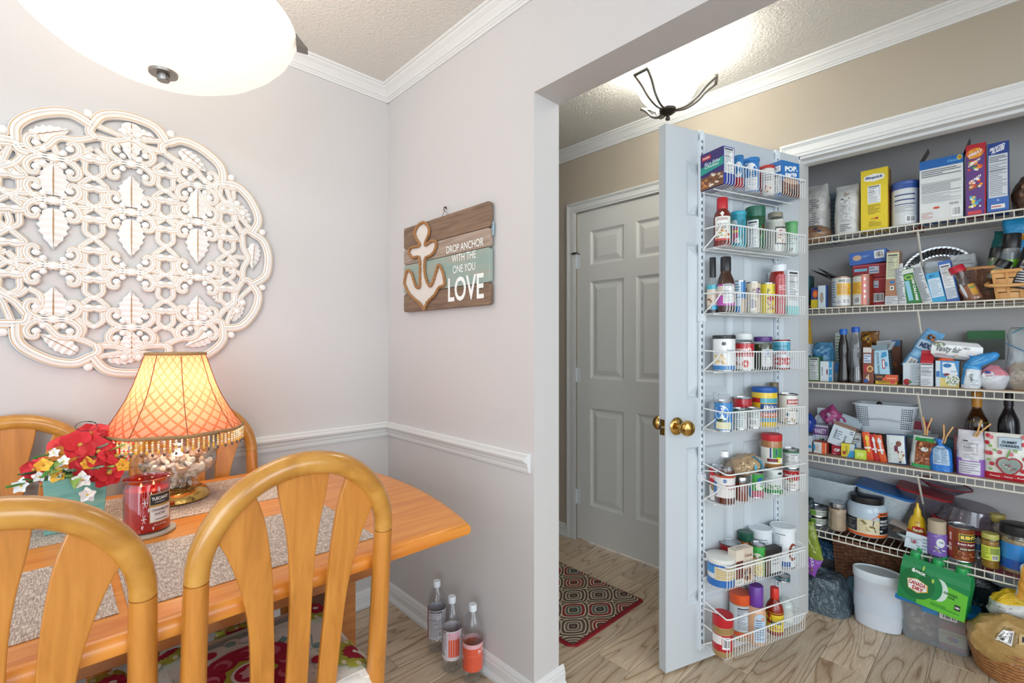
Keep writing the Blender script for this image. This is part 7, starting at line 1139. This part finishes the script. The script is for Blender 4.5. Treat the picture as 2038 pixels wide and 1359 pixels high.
vessel((2.6, -0.0033, 0.3755, -1.5708, 0.098, 0.1779), 'large jar with black lid and blue label at right of the lowest shelf', [(.90, 0), (1, .03), (1, .74), (.95, .80)], GLASSC, (.79, .99, 1.0, '#1d1f22'), (.70, '#a8906a', FOIL), [('r', 0, .30, 1, .62, '#2f86d0'), ('r', 0, .10, 1, .30, '#1f5ab4'), ('k', 0, .62, 1, .76, 14, ['#b0a890', '#8a7f68', '#d0c8b4'], .15)], (0, 1), name='snack_jar', cat='jar')
# ---- on the pantry floor
bag((2.62, 0.6286, 0.0, -1.5708, 0.2382, 0.1694), 'full grey plastic bag slumped on the floor beside the open door', .22, '#56636b', (), 'sack', mat=FILM, amp=.030, fq=.55, seed=71, name='grey_plastic_bag')
bag((2.6, 0.707, 0.26, -1.5708, 0.099, 0.2365), 'dark blue grey bag with white letters hanging above the grey plastic bag', .07, '#2a3a43', [('t', 'BOOD', .62, .30, .46, .20, '#c9d6dc', 0, -90, .05), ('k', .1, .6, .5, .9, 4, ['#5a3a7a'], .2)], 'fold', mat=FILM, amp=.010, seed=72, name='dark_bag')
bag((2.525, 0.6346, 0.235, -1.5708, 0.0642, 0.17), 'olive green bag with white script above the grey plastic bag', .035, '#7f9130', [('t', 'Life', .45, .66, .5, .16, '#c9d49a', .2, -70, .03), ('t', 'NV', .6, .35, .4, .12, '#c9d49a', 0, -60, .03)], 'flat', amp=.006, seed=73, name='green_bag', tilt=(-14,))
bag((2.53, 0.6674, 0.165, -1.5708, 0.0635, 0.0947), 'purple and pink bag tucked between the door and the grey bag', .04, '#8a4fae', [('k', .3, .1, .9, .5, 10, ['#c99ab8', '#a5b85a', '#b8505a'], .2), ('t', 'FULL', .5, .7, .5, .14, '#e0d0ec', 0, -40, .03)], 'flat', amp=.008, seed=74, name='purple_bag', tilt=(20,))
bag((2.7, 0.629, 0.2, -1.5708, 0.0851, 0.0745), 'clear dark blue plastic package hanging under the lowest shelf', .07, '#2c4d68', (), 'fold', mat=FILM, amp=.012, seed=75, name='blue_package', cat='package')
t = thing('wicker_basket', 'large dark wicker hamper basket under the lowest shelf', 'basket', (2.735, .462, .100), PI2 + .03); mh, mv = MB(), MB()
weave(mh, mv, .24, .14, .27, .16, .21, 26, 34, .0034); stuff(mh.build('weavers', WICK, t)); stuff(mv.build('stakes', WICK, t)); MB().tube([(-.137,-.082,.213),(.137,-.082,.213),(.137,.082,.213),(-.137,.082,.213)], .006, 8, closed=True).build('rim', WICK, t)
carton((2.755, .462, .0, PI2, .22, .098), 'dark low box on the floor under the wicker hamper', .13, '#3a2f2a')
bag((2.66, 0.5147, 0.0, -1.5708, 0.0902, 0.158), 'slate blue cloth sack on the floor behind the oval bin', .06, '#4a6675', (), 'lump', mat=MATTE, amp=.006, seed=76, name='cloth_sack')
t = thing('oval_bin', 'white oval plastic storage bin on the pantry floor', 'bin', (2.585, .415, 0), PI2)
MB().lathe([(.072, 0), (.080, .004), (.084, .03), (.086, .198), (.088, .200), (.088, .208)], 48, '#d5dce6', sx=1.0, sy=.62).build('bin_body', PLAST, t); MB().lathe([(.089, .205), (.0905, .208), (.0905, .238), (.088, .241), (.084, .241), (.082, .236), (0, .236)], 48, '#dde8ee', sx=1.0, sy=.62).build('lid', PLAST, t)
MB().lathe([(.0868, .070), (.0872, .07), (.0872, .135), (.0868, .135)], 48, '#ccd6e2', sx=1.0, sy=.62).build('fill_band', PLAST, t)
t = thing('storage_box', 'clear plastic storage box with a bright blue lid under the ginger ale', 'container', (2.655, .228, 0), PI2 - .03); m = MB(); tub(m, .205, .16, .235, .19, .165, r=.02); m.build('clear_box', BAGC, t)
m = MB(); R = [rr(.258, .212, .158, .02), rr(.268, .222, .164, .02), rr(.266, .220, .180, .02), rr(.250, .204, .184, .02)]; n = len(R[0]); vs = [p for q in R for p in q]; m.add(vs, [(j*n+i, j*n+(i+1) % n, (j+1)*n+(i+1) % n, (j+1)*n+i) for j in range(3) for i in range(n)], '#1f86d0', True); m.add(R[3], [tuple(range(n))], '#1f86d0'); m.build('lid', PLAST, t)
put_label(t, lambda u, v, o: ((u-.5)*.235, -.0985 + .012*(1-v) - o - .001, .165*v), [('r', .34, .83, .56, .97, '#3a8cc4'), ('b', .58, .80, .8, .96)], 1, 1)
bag((2.640, .272, .004, PI2, .115, .125), 'bag of crusty rolls seen inside the clear storage box', .10, '#a0705c', [('k', .02, .05, .98, .95, 34, ['#b98a6c', '#8a5644', '#d8c0a8', '#7a4a3c'], .22), ('r', .6, .7, .95, .85, '#9a4a4a')], 'lump', amp=.010, seed=77, name='rolls_bag')
carton((2.632, .176, .004, PI2, .085, .10), 'small red and cream box seen inside the clear storage box', .07, '#d8c69a', [('r', 0, .68, 1, 1, '#b0283a'), ('r', 0, 0, 1, .15, '#b0505c'), ('e', .5, .38, .22, .1, '#a8506a'), ('e', .62, .4, .1, .06, '#4a6ab0'), ('l', .1, .5, .9, .6, 1, '#b07a50')], side='#8f2436')
# six pack
t = thing('soda_six_pack', 'shrink wrapped six pack of green ginger ale bottles on the blue lidded box', 'soda pack', (2.540, .228, .190), PI2 - .10, None, (6, 0))
prof = [(.020, .004), (.031, .001), (.033, .012), (.031, .05), (.0325, .09), (.033, .118), (.030, .140), (.022, .160), (.015, .172), (.014, .186)]
for j in (0, 1):
    for i in (-1, 0, 1):
        b = MB(); b.lathe([(r*1.06, z) for r, z in prof], 22, '#0f8a45', x=i*.069, y=-.034 + j*.068); bo = b.build('bottle', GLOSS, t)
        MB().lathe([(.0160, .172), (.0165, .174), (.0165, .190), (.015, .192), (0, .192)], 16, '#1c9a4e', x=i*.069, y=-.034 + j*.068).build('cap', PLAST, bo)
def wrapx(u, v, o):
    y = -.0735 + (.12*(v - .80) if v > .80 else 0); return ((u-.5)*.203, y - o, .004 + v*.168)
ops = [('r', 0, 0, 1, 1, '#12834a'), ('p', [(.30,0),(1,0),(1,.60),(.72,.66),(.62,.40),(.45,.24),(.30,.12)], '#63bf3a'), ('r', .45, .05, 1, .56, '#63bf3a'), ('e', .60, .50, .13, .26, '#cfe4dc'), ('e', .52, .50, .13, .28, '#12834a'), ('e', .27, .46, .27, .36, '#0e6f3e'),
       ('p', [(.12,.52),(.27,.58),(.44,.50),(.45,.34),(.30,.24),(.15,.30)], '#c9a23a'), ('p', [(.13,.51),(.27,.565),(.42,.49),(.43,.35),(.30,.26),(.16,.31)], '#eef0ec'), ('t', 'CANADA', .28, .46, .26, .10, '#b8242c', 0, -3, .04), ('t', 'DRY', .30, .345, .17, .09, '#b8242c', 0, -3, .05), ('t', '6', .20, .76, .05, .10, '#eef4ee', 0, 0, .08), ('t', 'PACK', .31, .74, .16, .065, '#eef4ee', 0, -8, .06), ('t', 'GINGER', .77, .50, .2, .055, '#1f5f34', 0, -4, .03), ('t', 'ALE', .78, .43, .10, .05, '#1f5f34', 0, -4, .03), ('r', .84, .20, .92, .32, '#1c2c24'), ('t', '180', .88, .26, .06, .05, '#e8f0e8', 0, 0, .04), ('l', .5, .10, .92, .18, 2, '#2c7a3a'), ('e', .5, .66, .02, .05, '#a8d05a'), ('e', .34, .86, .015, .05, '#a8d05a')]
o = deco(wrapx, ops, 26, 8, 3).build('printed_wrap', GLOSS, t, recalc=False)
bag((2.70, .080, .0, PI2, .14, .27), 'black and teal plastic bag between the soda pack and the yellow bag', .10, '#15262e', [('k', .1, .1, .9, .9, 10, ['#1f4450', '#2c5c66', '#0c161c'], .2)], 'fold', mat=FOIL, amp=.016, seed=78, name='black_bag')
tubthing(2.735, .0, .275, PI2, .14, .12, .18, .15, .05, 'clear tub with a red rim lid under the right end of the lowest shelf', HAZY, '#b8283a', (2,))
t = thing('oval_basket', 'tan wicker basket with thick rim, on the floor at right, with a gold bag', 'basket', (2.565, .005, 0), PI2 + .2); m = MB()
for j in range(9): z = .008 + j*.0125; r = .105 + .035*(j/9)**.8; m.tube([(r*.93*cos(2*pi*i/36), r*.95*sin(2*pi*i/36), z + (.0016 if i % 2 else -.0016)) for i in range(36)], .0062, 6, closed=True)
stuff(m.build('coils', TANWICK, t)); MB().lathe([(0, .001), (.100, .001)], 30, sx=.93, sy=.95, close=False).build('base', TANWICK, t)
for z, r in ((.126, .146), (.138, .149)): MB().tube([(r*.93*cos(2*pi*i/48), r*.97*sin(2*pi*i/48), z + .028*(abs(cos(2*pi*i/48))**2)) for i in range(48)], .0068, 8, closed=True).build('rim', TANWICK, t)
bag((2.515, .000, .072, PI2 + .12, .265, .195), 'gold snack bag with barcode filling the wicker basket on the floor', .13, '#b3925a', [('r', .18, .70, .42, .93, '#8a7448'), ('b', .20, .72, .38, .90), ('r', .46, .76, .78, .93, '#c4aa78'), ('r', .50, .80, .58, .88, '#2c3040'), ('l', .62, .78, .76, .92, 5, '#6a5a3a'), ('r', .60, .18, .98, .48, '#c9b07c'), ('l', .64, .2, .95, .46, 7, '#5a4a30'), ('r', .40, .18, .52, .28, '#c4ccd4'), ('e', .46, .23, .04, .04, '#2c3a54')], 'lump', mat=FOIL, amp=.016, seed=79, name='gold_bag', tilt=(0, 22), nv=10)
bag((2.560, -.035, .205, PI2 + .1, .21, .125), 'white and yellow chip bag lying on the gold bag', .10, '#d0d2d0', [('r', .0, .80, 1, 1, '#e0b828'), ('r', .55, .0, .68, .8, '#e6c42e'), ('l', .1, .5, .3, .7, 3, '#a8a8a4')], 'lump', mat=FOIL, amp=.014, seed=80, name='chip_bag', cols=[(.74, '#e2bd2c')], tilt=(-12, 10), nv=8)
bag((2.500, -.065, .31, PI2, .14, .15), 'orange and blue chip bag hanging in front of the lowest shelf at the right', .05, '#cfd8e0', [('r', 0, .78, 1, .94, '#e08a2c'), ('r', .0, .0, .22, .78, '#d89a3a'), ('l', .3, .3, .95, .7, 8, '#6a8aa8'), ('r', .3, .12, 1, .24, '#e06a2c'), ('r', .4, .02, .9, .12, '#7a2c2c')], 'fold', mat=FOIL, amp=.010, seed=81, name='chip_bag', tilt=(8,), nv=8)
